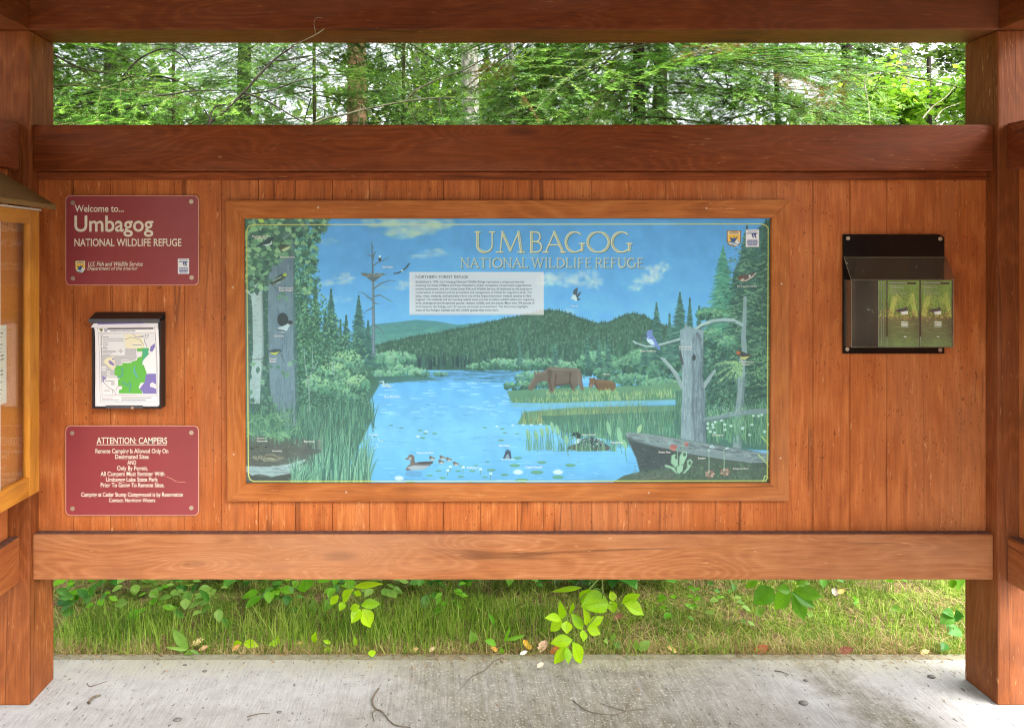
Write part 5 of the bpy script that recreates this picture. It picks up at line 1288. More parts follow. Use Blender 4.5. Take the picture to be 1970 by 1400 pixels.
M_mural = vcol_mat('mural_print', 0.32, 0.5)
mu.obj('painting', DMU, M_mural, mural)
M_inkb = plain('slate_ink', srgb(74, 96, 112), 0.5, 0.3)
ln = ['Established in 1992, the Umbagog National Wildlife Refuge represents a unique partnership', 'involving the states of Maine and New Hampshire, timber companies, conservation organizations,', 'private landowners, and the United States Fish and Wildlife Service, all dedicated to the long-term', 'conservation of wetlands and the protection and management of habitat for migratory birds. The', 'lakes, rivers, wetlands, and backwaters form one of the largest freshwater wetland systems in New', 'England. The wetlands and surrounding upland areas provide excellent wildlife habitat for migratory', 'birds, endangered and threatened species, resident wildlife, and rare plants. More than 194 species of', "birds frequent the Refuge, and 137 species are known to breed here. This illustration highlights", "many of the Refuge's habitats and the wildlife species that thrive here."]
ends = [957, 1018, 1018, 1018, 1015, 1040, 1040, 990, 750]
parts = [text_fit('NORTHERN FOREST REFUGE', (799.8, 530, 900.5, 535.4), DMU - 0.0006, 0.0)]
for i, s in enumerate(ln):
    yc = 410 + (555 + 28.5 * i) / 4.191
    parts.append(text_fit(s, (799.8, yc - 2.6, q2(ends[i]), yc + 3.0), DMU - 0.0006, 0.004))
V, Fc = cat_np(parts); obj_np('description_text', V, Fc, M_inkb, mural)
M_cap = plain('white_caption_ink', srgb(226, 232, 228), 0.5, 0.3)
for s, b in (('Bald Eagle', c1([(1381, 640), (1472, 662)])), ('Red-eyed Vireo', c1([(492, 555), (618, 574)])), ('Black-throated', c1([(482, 822), (602, 838)])), ('Green Warbler', c1([(482, 842), (602, 860)])), ('Black-throated', c1([(248, 374), (384, 390)])), ('Blue Warbler', c1([(272, 392), (376, 408)])), ('Goldeneye', c1([(436, 1240), (524, 1258)])),
             ('Canada', c4([(396, 128), (460, 142)])), ('Warbler', c4([(396, 150), (460, 165)])), ('Great Blue Heron', c4([(1396, 458), (1538, 474)])), ('Spotted', c4([(288, 820), (350, 834)])), ('Salamander', c4([(288, 842), (384, 856)])), ('Woodcock', c4([(420, 928), (508, 942)])), ('Black Duck', c4([(698, 846), (792, 860)])), ('Cowlily', c4([(1268, 788), (1346, 804)])),
             ('Ring-necked Duck', c5([(92, 876), (230, 893)])), ('Bladderwort', c5([(496, 995), (590, 1009)])), ('Fragrant Waterlily', c5([(972, 990), (1104, 1010)])), ('Black Duck', c5([(754, 817), (840, 832)])), ('Moose', c5([(1598, 242), (1646, 255)])), ('Common Loon', c5([(1422, 730), (1534, 743)])), ('Pickerelweed', c5([(1655, 793), (1752, 806)])),
             ('Osprey', c2([(1332, 740), (1391, 757)])), ('Belted Kingfisher', c3([(150, 1370), (292, 1388)])), ('Black-backed', c3([(496, 1332), (608, 1346)])), ('Woodpecker', c3([(496, 1356), (604, 1370)])), ('Bay-breasted Warbler', c3([(1018, 790), (1200, 806)])), ('Blackburnian', c6([(1112, 154), (1220, 168)])), ('Warbler', c6([(1112, 178), (1180, 191)])), ('Cottongrass', c6([(858, 792), (956, 808)])), ('Pitcher Plant', c6([(394, 938), (496, 954)])), ('Sundew', c6([(734, 990), (802, 1006)])), ('Sphagnum Moss', c6([(1038, 1082), (1174, 1098)]))):
    V, Fc = text_fit(s, (b[0][0], b[0][1], b[1][0], b[1][1]), DMU - 0.0006, 0.012); obj_np('caption', V, Fc, M_cap, mural)
# ------------------------------------------------------------------ ground, slab, grass
SLAB_Y = 0.292
def ground_z(x, y):
    """gentle bank behind the kiosk"""
    x = np.asarray(x, float); y = np.asarray(y, float)
    b = 0.014 * np.sin(x * 3.1 + 1) * np.sin(y * 4.3) + 0.02 * np.sin(x * 1.3) * np.sin(y * 1.1 + 2)
    rise = 0.05 * np.clip(y - 0.5, 0, 8)
    return -0.020 + (b * np.clip((y - 0.35) * 3, 0, 1) + rise) * (y > 0)

M_soil = None
def soil_material():
    m, t, b, out = new_mat('forest_floor'); N = NT(t)
    v = N.coord()
    n1 = N.noise(v, 7, 5, 0.65); n2 = N.noise(v, 55, 4, 0.7); n3 = N.noise(v, 2.2, 3, 0.5)
    litter = N.ramp(n2, [(0.3, srgb(62, 48, 36)), (0.5, srgb(112, 92, 66)), (0.72, srgb(160, 138, 100))])
    moss = N.ramp(n2, [(0.3, srgb(58, 74, 22)), (0.6, srgb(106, 124, 46)), (0.8, srgb(140, 150, 72))])
    col = N.mix(N.ramp(N.math('ADD', n1, N.math('MULTIPLY', n3, 0.5)), [(0.62, 0.0), (0.82, 1.0)]), litter, moss)
    N.l(col, b.inputs['Base Color']); b.inputs['Roughness'].default_value = 0.95; b.inputs['Specular IOR Level'].default_value = 0.1
    N.l(N.bump(n2, 0.8, 0.02), b.inputs['Normal'])
    return m
M_soil = soil_material()
xs = np.concatenate([[-300, -120, -50, -22, -10, -6], np.arange(-4, 4.51, 0.08), [6, 10, 22, 50, 120, 300]])
ys = np.concatenate([[-300, -120, -50, -20, -8, -5, -2], np.arange(0.0, 3.01, 0.06), [4, 6, 9, 14, 22, 40, 80, 150, 300]])
X, Y = np.meshgrid(xs, ys); Z = ground_z(X, Y)
V = np.stack([X, Y, Z], -1).reshape(-1, 3); nx = len(xs)
i = np.arange(len(ys) - 1)[:, None] * nx + np.arange(nx - 1)[None, :]
Fc = np.stack([i, i + 1, i + nx + 1, i + nx], -1).reshape(-1, 4)
tag(obj_np('ground', V, Fc, M_soil, smooth=True), kind='structure')

def concrete_material():
    m, t, b, out = new_mat('broomed_concrete'); N = NT(t)
    v = N.coord(); vs = N.coord((1, 0.09, 1)); vb = N.coord((1, 0.03, 1))
    sx = N.n('ShaderNodeSeparateXYZ'); N.l(v, sx.inputs[0])
    big = N.noise(v, 2.1, 4, 0.6); mid = N.noise(v, 16, 5, 0.65); fine = N.noise(v, 240, 3, 0.6)
    broom = N.noise(vs, 120, 3, 0.6); br2 = N.noise(vb, 42, 3, 0.6)
    agg = N.math('MAXIMUM', N.noise(v, 95, 2, 0.5), N.math('ADD', N.noise(v, 46, 2, 0.6), -0.03))
    f = N.math('ADD', N.math('MULTIPLY', mid, 0.45), N.math('MULTIPLY', broom, 0.35)); f = N.math('ADD', f, N.math('MULTIPLY', fine, 0.2))
    clean = N.ramp(f, [(0.3, srgb(134, 132, 129)), (0.5, srgb(159, 157, 155)), (0.7, srgb(178, 177, 176))])
    dirty = N.ramp(f, [(0.32, srgb(84, 79, 68)), (0.5, srgb(120, 114, 102)), (0.70, srgb(152, 147, 135))])
    # worn, unswept patch in the middle and a stained streak to the right
    cx = N.math('ABSOLUTE', N.math('SUBTRACT', sx.outputs[0], 0.42))
    patch = N.ramp(N.math('ADD', cx, N.math('MULTIPLY_ADD', big, 1.1, -0.55)), [(0.42, 1.0), (0.80, 0.0)])
    ax = N.math('ABSOLUTE', N.math('SUBTRACT', N.math('ADD', sx.outputs[0], N.math('MULTIPLY', sx.outputs[1], 0.25)), 1.44))
    streak = N.ramp(N.math('ADD', ax, N.math('MULTIPLY_ADD', mid, 0.3, -0.15)), [(0.02, 0.9), (0.16, 0.0)])
    dm = N.math('MAXIMUM', patch, streak)
    dm = N.math('MULTIPLY', dm, N.ramp(N.math('ADD', br2, N.math('MULTIPLY_ADD', big, 0.8, -0.4)), [(0.3, 0.55), (0.62, 1.0)]))
    col = N.mix(dm, clean, dirty)
    # greenish tinge near the grass
    gr = N.math('MULTIPLY', N.ramp(N.math('ADD', sx.outputs[1], N.math('MULTIPLY_ADD', mid, 0.25, -0.12)), [(0.10, 0.0), (0.26, 1.0)]), 0.6)
    gr = N.math('MULTIPLY', gr, N.ramp(big, [(0.35, 0.25), (0.62, 1.0)]))
    col = N.mix(gr, col, srgb(150, 146, 112))
    # pale chips of stone and dark pits
    col = N.mix(N.math('MULTIPLY', N.ramp(agg, [(0.60, 0.0), (0.66, 1.0)]), N.math('MULTIPLY_ADD', dm, 0.45, 0.1)), col, srgb(186, 183, 176))
    pits = N.math('MULTIPLY', N.ramp(N.noise(N.coord((1, 0.45, 1), (3, 1, 0)), 75, 2, 0.55), [(0.645, 0.0), (0.69, 1.0)]), 0.75)
    col = N.mix(pits, col, srgb(84, 80, 74))
    # trowelled margin
    edge = N.ramp(N.math('ADD', sx.outputs[1], N.math('MULTIPLY_ADD', mid, 0.004, -0.002)), [(0.2475, 0.0), (0.2495, 1.0)])
    ecol = N.ramp(N.noise(v, 24, 4, 0.6), [(0.3, srgb(112, 108, 86)), (0.7, srgb(140, 135, 112))])
    col = N.mix(N.math('MULTIPLY', edge, 0.85), col, ecol)
    N.l(col, b.inputs['Base Color']); b.inputs['Roughness'].default_value = 0.88; b.inputs['Specular IOR Level'].default_value = 0.25
    h = N.math('ADD', N.math('MULTIPLY', broom, 1.0), N.math('MULTIPLY', agg, 0.8)); h = N.math('MULTIPLY', h, N.math('SUBTRACT', 1.0, N.math('MULTIPLY', edge, 0.85)))
    N.l(N.bump(h, 0.5, 0.004), b.inputs['Normal'])
    return m
M_conc = concrete_material()
bm = bmesh.new(); add_box(bm, -3.4, 3.9, -1.15, SLAB_Y, -0.14, 0.0, bev=0.006)
tag(obj_bm('concrete_slab', bm, M_conc), kind='structure')
M_gravel = plain('yard_gravel', srgb(112, 106, 96), 0.95, 0.1, var=0.3, scale=60)
tag(obj_np('gravel_yard', np.array([(-60, -60, -0.012), (60, -60, -0.012), (60, -1.154, -0.012), (-60, -1.154, -0.012)]), np.array([[0, 1, 2, 3]]), M_gravel), kind='structure')

# grass: three-segment tapering ribbons
def blades(n, xr, yr, h, wd, seed, dens=None, lean=0.5, hfun=None):
    g = np.random.RandomState(seed)
    x = g.uniform(xr[0], xr[1], n); y = yr[0] + (yr[1] - yr[0]) * g.rand(n) ** 1.25
    if dens is not None:
        k = g.rand(n) < dens(x, y); x, y = x[k], y[k]
    n = len(x); z = ground_z(x, y) - 0.004
    hh = g.uniform(h[0], h[1], n) * (hfun(x, y) if hfun is not None else 1)
    az = g.uniform(0, 2 * np.pi, n); ln = hh * np.abs(g.normal(0, lean, n)); az2 = az + np.pi / 2 + g.normal(0, .5, n)
    w_ = g.uniform(wd[0], wd[1], n)
    dx, dy = np.cos(az), np.sin(az); wx, wy = np.cos(az2), np.sin(az2)
    P_ = []
    for t, wf in ((0, 1), (.4, .9), (.75, .6), (1, .05)):
        bx, by = x + dx * ln * t ** 1.8, y + dy * ln * t ** 1.8; bz = z + hh * (t - .25 * np.minimum(1, ln / hh) * t ** 2)
        for s in (-1, 1): P_.append(np.stack([bx + s * wx * w_ * wf / 2, by + s * wy * w_ * wf / 2, bz], -1))
    V = np.stack(P_, 1).reshape(-1, 3); base = np.arange(n)[:, None] * 8
    Fc = np.stack([base + np.array([[a, a + 1, a + 3, a + 2]]) for a in (0, 2, 4)], 1).reshape(-1, 4)
    return V, Fc
def patchy(seed, f=2.3):
    g = np.random.RandomState(seed); ph = g.uniform(0, 6.28, 6); k = g.uniform(.6, 1.6, 6) * f
    return lambda x, y: 0.5 + 0.22 * np.sin(k[0] * x + ph[0] + 1.3 * np.sin(k[3] * y + ph[3])) + 0.18 * np.sin(k[1] * 2 * x + ph[1]) * np.sin(k[4] * 2 * y + ph[4]) + .1 * np.sin(k[2] * 4 * x + ph[2] + y * 5)
pa = patchy(2)
def tall_left(x, y):
    # lush on the left and in the middle, thin and mossy on the right
    r = 1 - 0.78 / (1 + np.exp(-(x - 0.62) * 9))
    return r * np.clip(-0.1 + 1.7 * pa(x, y), 0.05, 1.3) * (0.35 + 0.65 * np.clip((y - 0.3) / 0.12, 0, 1)) * (1 - 0.55 * np.clip((y - 0.62) / 0.2, 0, 1))
GS = [(0.05, srgb(62, 92, 26)), (0.3, srgb(98, 136, 40)), (0.55, srgb(134, 168, 56)), (0.8, srgb(168, 188, 84)), (1.0, srgb(202, 200, 126))]
M_grass = leaf_mat('grass_blades', GS, 0.35, 0.5, clump=3.0, spec=0.25)
SS = [(0.1, srgb(126, 104, 66)), (0.4, srgb(168, 146, 98)), (0.7, srgb(198, 178, 128)), (1.0, srgb(170, 172, 96))]
M_straw = leaf_mat('dry_grass_blades', SS, 0.25, 0.7, clump=4.0, spec=0.15)
MS = [(0.1, srgb(74, 96, 22)), (0.4, srgb(104, 126, 34)), (0.7, srgb(134, 152, 52)), (1.0, srgb(160, 168, 78))]
M_moss = leaf_mat('moss_shoots', MS, 0.25, 0.7, clump=4.0, spec=0.15)
V, Fc = cat_np([blades(21000, (-1.9, 2.5), (0.33, 1.35), (0.05, 0.15), (0.0022, 0.0042), 5, lambda x, y: np.clip(tall_left(x, y), 0, 1), 0.45, lambda x, y: (0.45 + 0.75 * np.clip(tall_left(x, y), 0, 1)) * (1 - 0.55 * np.clip((y - 0.48) / 0.25, 0, 1))),
                blades(1500, (-1.9, 2.5), (0.285, 0.325), (0.03, 0.10), (0.0022, 0.004), 15, lambda x, y: np.clip(2.2 * pa(x * 2.9, y) - .75, 0, 1), 0.9),
                blades(7000, (0.3, 2.5), (0.32, 1.2), (0.02, 0.06), (0.002, 0.0035), 16, lambda x, y: np.clip(1.6 * pa(x * 1.9, y) - .2, 0, 1), 0.8),
                blades(9000, (-4, 5), (1.2, 4.5), (0.06, 0.2), (0.004, 0.007), 6, lambda x, y: pa(x, y), 0.6)])
tag(obj_np('grass', V, Fc, M_grass), 'thin green grass growing along the back edge of the slab', 'grass', kind='stuff')
V, Fc = cat_np([blades(12500, (-1.9, 2.5), (0.292, 0.41), (0.01, 0.06), (0.0016, 0.0032), 7, lambda x, y: np.clip(pa(x * 2.3, y) * 1.5 - .05, .1, 1), 1.2),
                blades(9500, (-1.9, 2.5), (0.32, 1.3), (0.015, 0.06), (0.0016, 0.003), 8, lambda x, y: np.clip(1.25 - tall_left(x, y), 0.1, 1) * (pa(y, x) + .1), 1.6)])
tag(obj_np('dry_grass', V, Fc, M_straw), 'straw coloured dry grass and thatch lying along the slab edge', 'dry grass', kind='stuff')
V, Fc = blades(44000, (-1.9, 2.5), (0.33, 1.4), (0.008, 0.026), (0.003, 0.006), 9, lambda x, y: np.clip(pa(x + 3, y) * 1.2 * (0.35 + 0.65 / (1 + np.exp(-(x - 0.5) * 7))), 0, 1), 0.8)
tag(obj_np('moss', V, Fc, M_moss), 'low yellow-green moss covering the ground on the right', 'moss', kind='stuff')

# needles, husks and crumbs of leaf swept up along the edge of the slab
g = np.random.RandomState(77); n = 2600
x = g.uniform(-1.7, 2.3, n); y = SLAB_Y - np.abs(g.normal(0, .035, n)) ** 1.0 * (1 + 2.5 * (g.rand(n) < .12)) + .03 * (g.rand(n) < .5)
k = g.rand(n) < np.clip(2.0 * pa(x * 2.1, y * 0 + .7) - .45, .08, 1); x, y = x[k], y[k]; n = len(x)
z = np.where(y < SLAB_Y, 0.0012, ground_z(x, y) + .022) + g.uniform(0, .002, n)
L = g.uniform(.004, .022, n); wv = g.uniform(.0008, .0030, n); a = g.uniform(0, 3.14, n)
ax = np.stack([np.cos(a), np.sin(a), g.normal(0, .08, n)], -1) * (L / 2)[:, None]; sd = np.stack([-np.sin(a), np.cos(a), g.normal(0, .3, n)], -1) * (wv / 2)[:, None]
c_ = np.stack([x, y, z], -1); V = np.stack([c_ - ax - sd, c_ + ax - sd, c_ + ax + sd, c_ - ax + sd], 1).reshape(-1, 3)
M_lit = leaf_mat('leaf_crumbs', [(0.1, srgb(74, 58, 42)), (0.4, srgb(120, 92, 60)), (0.7, srgb(160, 128, 84)), (1.0, srgb(96, 70, 50))], 0.1, 0.8)
tag(obj_np('leaf_litter', V, np.arange(len(V)).reshape(-1, 4), M_lit), 'brown needles and leaf crumbs gathered along the back edge of the slab', 'leaf litter', kind='stuff')
# ------------------------------------------------------------------ broad-leaved plants, fallen leaves, twigs
def leaf_geo(base, tip, wd, nrm=(0, -0.75, 0.65), fold=0.16, curl=0.12, prof=None, n=8, skew=0.0):
    """ovate leaf from base to tip: folded along the midrib, drooping at the tip"""
    base, tip, nrm = np.array(base, float), np.array(tip, float), np.array(nrm, float)
    ax = tip - base; L = np.linalg.norm(ax); ax /= L
    sd = np.cross(ax, nrm); sd /= np.linalg.norm(sd) + 1e-9; up = np.cross(sd, ax)
    prof = prof or [0.02, 0.46, 0.82, 0.99, 1.0, 0.88, 0.64, 0.32, 0.0]
    n = len(prof) - 1; V, Fc = [], []
    for i in range(n + 1):
        t = i / n; w = prof[i] * wd / 2
        c = base + ax * L * t - up * curl * L * (t - .35) ** 2 + up * curl * L * .12
        wav = 0.03 * wd * math.sin(t * 9)
        V += [c + sd * w + up * (fold * w + wav), c + sd * w * .5 + up * fold * w * .35, c, c - sd * w * .5 + up * fold * w * .35, c - sd * w + up * (fold * w - wav)]
    for i in range(n):
        for j in range(4): Fc.append((i * 5 + j, i * 5 + j + 1, i * 5 + j + 6, i * 5 + j + 5))
    return np.array(V), np.array(Fc)

def set_st(o):
    n = len(o.data.vertices); k = n // 45
    st = np.zeros((9, 5, 3), np.float32); st[:, :, 0] = (np.arange(9) / 8)[:, None]; st[:, :, 1] = np.array([-1, -.5, 0, .5, 1])[None]
    at = o.data.attributes.new('leaf_st', 'FLOAT_VECTOR', 'POINT'); at.data.foreach_set('vector', np.tile(st.reshape(1, -1, 3), (k, 1, 1)).ravel())
    return o
def veined_leaf_mat(name, dark, mid, light, trans=0.45):
    m, t, b, out = new_mat(name); N = NT(t)
    geo = N.n('ShaderNodeNewGeometry'); n = N.noise(N.coord(), 40, 4, 0.6); n2 = N.noise(N.coord(), 220, 3, 0.6)
    f = N.math('ADD', N.math('MULTIPLY', geo.outputs['Random Per Island'], 0.55), N.math('MULTIPLY', n, 0.55))
    col = N.ramp(f, [(0.2, dark), (0.5, mid), (0.85, light)])
    col = N.mix(N.math('MULTIPLY', N.ramp(N.noise(N.coord(), 90, 2, 0.5), [(0.72, 0.0), (0.76, 1.0)]), 0.5), col, srgb(150, 130, 60))
    # midrib and side veins drawn from the leaf's own length and width
    at = N.n('ShaderNodeAttribute'); at.attribute_name = 'leaf_st'; sp = N.n('ShaderNodeSeparateXYZ'); N.l(at.outputs['Vector'], sp.inputs[0])
    sa = N.math('ABSOLUTE', sp.outputs[1]); ph = N.math('FRACT', N.math('MULTIPLY_ADD', sp.outputs[0], 7.0, N.math('MULTIPLY', sa, -1.7)))
    vn = N.math('MAXIMUM', N.ramp(sa, [(0.03, 1.0), (0.10, 0.0)]), N.math('MULTIPLY', N.ramp(N.math('ABSOLUTE', N.math('SUBTRACT', ph, 0.5)), [(0.05, 0.7), (0.13, 0.0)]), 1.0))
    col = N.mix(N.math('MULTIPLY', vn, 0.38), col, tuple(0.55 * c for c in mid)); col = N.mix(N.math('MULTIPLY', N.ramp(sa, [(0.85, 0.0), (1.0, 1.0)]), 0.35), col, tuple(0.6 * c for c in mid))
    N.l(col, b.inputs['Base Color']); b.inputs['Roughness'].default_value = 0.42; b.inputs['Specular IOR Level'].default_value = 0.35
    N.l(N.bump(n2, 0.15, 0.002), b.inputs['Normal'])
    tr = N.n('ShaderNodeBsdfTranslucent'); N.l(N.mix(1.0, col, (1.0, 1.0, 0.5), 'MULTIPLY'), tr.inputs['Color'])
    mx = N.n('ShaderNodeMixShader'); mx.inputs[0].default_value = trans
    N.l(b.outputs[0], mx.inputs[1]); N.l(tr.outputs[0], mx.inputs[2]); N.l(mx.outputs[0], out.inputs[0])
    return m
M_lime = veined_leaf_mat('lime_leaves', srgb(134, 190, 6), srgb(162, 212, 10), srgb(186, 226, 24))
M_green = veined_leaf_mat('fresh_green_leaves', srgb(76, 140, 14), srgb(100, 166, 22), srgb(126, 186, 40))
M_deep = veined_leaf_mat('deep_green_leaves', srgb(44, 98, 32), srgb(70, 132, 44), srgb(104, 160, 62))
M_pale = veined_leaf_mat('pale_green_leaves', srgb(92, 140, 52), srgb(122, 166, 68), srgb(150, 186, 86))
M_stem = plain('green_stem', srgb(112, 132, 62), 0.6, 0.3, var=0.15)
prng = random.Random(21)

def plant(label, leaves, stems, mat, root, d0=2.98, group=None, cat='plant', name='leafy_plant', srad=0.0016, cf=None):
    """leaves: (base px, tip px, width px[, distance]) as seen in the photo, hung in the air at about distance d0"""
    rx, ry = root
    dg = EYE * F / (ry - YV)
    loc = Vector(P(rx, ry, dg)); loc.z = float(ground_z(loc.x, loc.y)) if loc.y > SLAB_Y else 0.0
    t = empty(name, loc, label, cat, group)
    parts = []
    for lf in leaves:
        (bx, by), (tx, ty), wpx = lf[:3]; d = lf[3] if len(lf) > 3 else d0 + prng.uniform(-.02, .02)
        a, b_ = P(bx, by, d), P(tx, ty, d + prng.uniform(-.035, .015))
        parts.append(leaf_geo(a, b_, wpx * d / F * 1.06, (prng.uniform(-.45, .45), -.8, .6 + prng.uniform(-.3, .3)), prng.uniform(.1, .42), prng.uniform(.1, .42)))
    V, Fc = cat_np(parts); set_st(obj_np('foliage', V, Fc, mat, t, smooth=True))
    sp = []
    for st in stems:
        pts = [P(p[0], p[1], p[2] if len(p) > 2 else d0 + 0.004) for p in st]
        sp.append(tube_np(spline(pts, 5), np.linspace(srad * 1.5, srad * .7, (len(pts) - 1) * 5 + 1), 5))
    if sp:
        V, Fc = cat_np(sp); obj_np('stem', V, Fc, M_stem, t, smooth=True)
    return t
def conv(ox, oy, s, leaves): return [((ox + l[0][0] / s, oy + l[0][1] / s), (ox + l[1][0] / s, oy + l[1][1] / s), l[2] / s) + tuple(l[3:]) for l in leaves]
def cst(ox, oy, s, stems): return [[(ox + p[0] / s, oy + p[1] / s) + tuple(p[2:]) for p in st] for st in stems]

Z4 = (1020, 1100, 7.367); Z5 = (1400, 1100, 7.369); C7 = (660, 1000, 2.985); C6 = (0, 1000, 2.985); C8 = (1320, 1000, 3.031)
plant('lime-green leafy sapling drooping over the slab edge below the mural', conv(*Z4, [
    ((600, 960), (285, 1000), 165), ((520, 1045), (335, 1310), 140), ((520, 1060), (542, 1305), 110), ((600, 990), (745, 1315), 195), ((745, 815), (758, 985), 118),
    ((745, 815), (585, 580), 140), ((800, 755), (765, 505), 115), ((820, 770), (1045, 622), 125), ((805, 800), (1002, 872), 135), ((460, 665), (425, 410), 105),
    ((440, 665), (215, 640), 125), ((455, 685), (280, 835), 140), ((520, 690), (518, 875), 150), ((1105, 425), (725, 475), 330), ((850, 235), (735, 465), 205),
    ((740, 215), (300, 275), 70), ((1150, 405), (1185, 575), 145), ((1300, 440), (1560, 310), 130), ((1330, 450), (1625, 600), 205), ((1190, 410), (1140, 265), 115), ((610, 420), (560, 640), 70)]),
    cst(*Z4, [[(1010, 60, 3.06), (1030, 250), (1000, 500), (890, 680), (800, 770), (690, 890), (600, 980), (510, 1070)], [(1010, 60, 3.06), (780, 300), (580, 590), (460, 668), (430, 690)], [(1010, 200), (1100, 430), (1230, 455), (1340, 455)], [(560, 690), (460, 668)]]), M_lime, (1160, 1240), 2.90)
plant('broad green leaves of a young plant hanging below the rail, right of the lime sapling', conv(*Z5, [
    ((905, 275), (1100, 695), 215), ((890, 275), (655, 525), 205), ((910, 285), (1245, 495), 215), ((930, 255), (1355, 345), 190), ((890, 250), (690, 235), 130), ((655, 235), (355, 455), 250), ((430, 130), (240, 215), 90), ((960, 180), (1180, 150), 90)]),
    cst(*Z5, [[(890, 40, 3.04), (895, 160), (905, 280)], [(890, 60), (760, 160), (650, 245)]]), M_green, (1522, 1225), 2.93)
plant('lime-green trailing leaves hanging below the rail, left of centre', conv(*C7, [
    ((100, 510), (48, 592), 62), ((112, 508), (160, 618), 80), ((102, 490), (216, 478), 56), ((96, 492), (38, 512), 42), ((-2, 470), (56, 395), 62), ((5, 470), (-20, 520), 40), ((60, 385), (228, 362), 36), ((90, 400), (80, 440), 40), ((-70, 440), (-30, 470), 60)]),
    cst(*C7, [[(20, 330, 3.02), (40, 420), (100, 500)], [(40, 420), (0, 470)]]), M_lime, (690, 1215), 2.93)
plant('bright leaf hanging below the rail beside the right post', conv(*C8, [((1570, 330), (1600, 412), 90), ((1540, 340), (1560, 400), 50)]), cst(*C8, [[(1590, 300, 3.0), (1572, 335)]]), M_green, (1838, 1200), 2.9)
plant('single large green leaf hanging below the rail, right of the left plants', conv(*C6, [((1745, 330), (1755, 415), 95), ((1700, 345), (1690, 385), 40)]), cst(*C6, [[(1760, 290, 3.0), (1745, 335)]]), M_green, (588, 1190), 2.95)
plant('lance-leaved green plant growing at the foot of the left post', conv(*C6, [((345, 525), (445, 455), 44), ((400, 420), (320, 400), 40), ((410, 470), (318, 470), 50), ((420, 440), (330, 440), 40), ((520, 440), (545, 365), 42), ((510, 440), (440, 400), 44), ((530, 440), (470, 470), 40), ((580, 450), (610, 430), 40), ((430, 520), (350, 540), 44)]),
    cst(*C6, [[(445, 560), (425, 440), (500, 410)], [(445, 560), (530, 440), (550, 380)]]), M_deep, (150, 1185), 3.25)
plant('green plant with blunt leaves in the grass by the right post', conv(*C8, [((1560, 560), (1500, 530), 56), ((1560, 560), (1480, 600), 70), ((1560, 570), (1620, 560), 70), ((1550, 590), (1520, 625), 50), ((1600, 640), (1530, 660), 70), ((1520, 720), (1490, 760), 44), ((1560, 520), (1610, 490), 26)]),
    cst(*C8, [[(1560, 690), (1560, 560)]]), M_deep, (1833, 1225), 3.02)
plant('lance-leaved seedling at the slab edge left of centre', conv(*C6, [((1082, 742), (985, 618), 54), ((1080, 745), (945, 728), 18), ((1085, 745), (1150, 770), 16), ((1080, 748), (1085, 780), 44), ((1075, 740), (1010, 720), 50)]), [], M_pale, (361, 1250), 2.97)
for lab, cv, lv, mt, rt in (
    ('pair of round lime leaves at the slab edge, nearest the left post', C6, [((1390, 700), (1335, 725), 40), ((1398, 705), (1485, 722), 46)], M_lime, (466, 1240)),
    ('three-leaved lime seedling at the slab edge beside the round leaf pair', C6, [((1600, 705), (1543, 712), 34), ((1605, 705), (1595, 665), 26)], M_lime, (536, 1240)),
    ('upright single lime leaf at the slab edge', C6, [((1805, 705), (1812, 640), 36)], M_lime, (605, 1238)),
    ('small lime seedling overlapping the slab edge left of centre', C6, [((1900, 705), (1855, 690), 22), ((1885, 725), (1880, 765), 46)], M_lime, (632, 1252)),
    ('tiny lime leaf lying on the slab margin', C7, [((165, 745), (168, 785), 44)], M_lime, (715, 1258)),
    ('narrow upright lime leaf among the grass stems', C7, [((72, 725), (66, 668), 26)], M_lime, (683, 1240)),
    ('round pale green leaf standing in the grass', C7, [((745, 705), (738, 640), 62)], M_pale, (908, 1240)),
    ('seedling with one broad dark leaf at the slab edge', C7, [((880, 715), (815, 690), 40), ((910, 730), (908, 772), 30), ((870, 600), (835, 530), 26), ((930, 690), (1050, 660), 22), ((925, 700), (960, 610), 18)], M_green, (962, 1250)),
    ('pale two-leaved seedling right of the lime sapling', C7, [((1690, 745), (1680, 690), 34), ((1700, 748), (1765, 690), 50)], M_pale, (1228, 1245)),
    ('star-shaped pale seedling just right of the lime sapling', C7, [((1540, 690), (1560, 650), 30), ((1520, 700), (1500, 690), 34), ((1550, 700), (1605, 735), 34)], M_pale, (1180, 1240)),
    ('small yellow-green leaf at the slab edge right of the lime sapling', C8, [((10, 690), (45, 665), 36)], M_pale, (1325, 1225)),
    ('pale egg-shaped leaf below the broad green plant', C8, [((415, 500), (440, 565), 58)], M_pale, (1462, 1195)),
    ('pale round leaf beside the broad green plant', C8, [((705, 545), (742, 555), 34)], M_pale, (1560, 1190)),
    ('yellow-green leaf in the mossy grass near the right post', C8, [((1200, 500), (1245, 530), 46)], M_pale, (1722, 1185)),
    ('three-leaved seedling in the mossy grass below the rail', C8, [((985, 465), (975, 445), 26), ((985, 470), (1005, 465), 26), ((985, 472), (985, 490), 26)], M_green, (1645, 1165)),
    ('pale folded leaf among the plants near the left post', C6, [((870, 400), (905, 440), 60)], M_pale, (297, 1150)),
    ('pointed green leaf above the mossy mound on the left', C6, [((735, 468), (655, 490), 48)], M_pale, (232, 1165)),
    ('tall broad-bladed green plant left of the mossy mound', C6, [((1200, 470), (1145, 395), 34), ((1320, 620), (1270, 552), 40), ((1100, 420), (1135, 365), 30), ((1000, 520), (1060, 560), 36)], M_deep, (430, 1190)),
    ('tall lance leaf standing behind the grass, left half', C6, [((1790, 555), (1805, 450), 48), ((1880, 470), (1925, 440), 30)], M_pale, (600, 1190))):
    plant(lab, conv(*cv, lv), [], mt, rt, EYE * F / (rt[1] - YV) - 0.01)
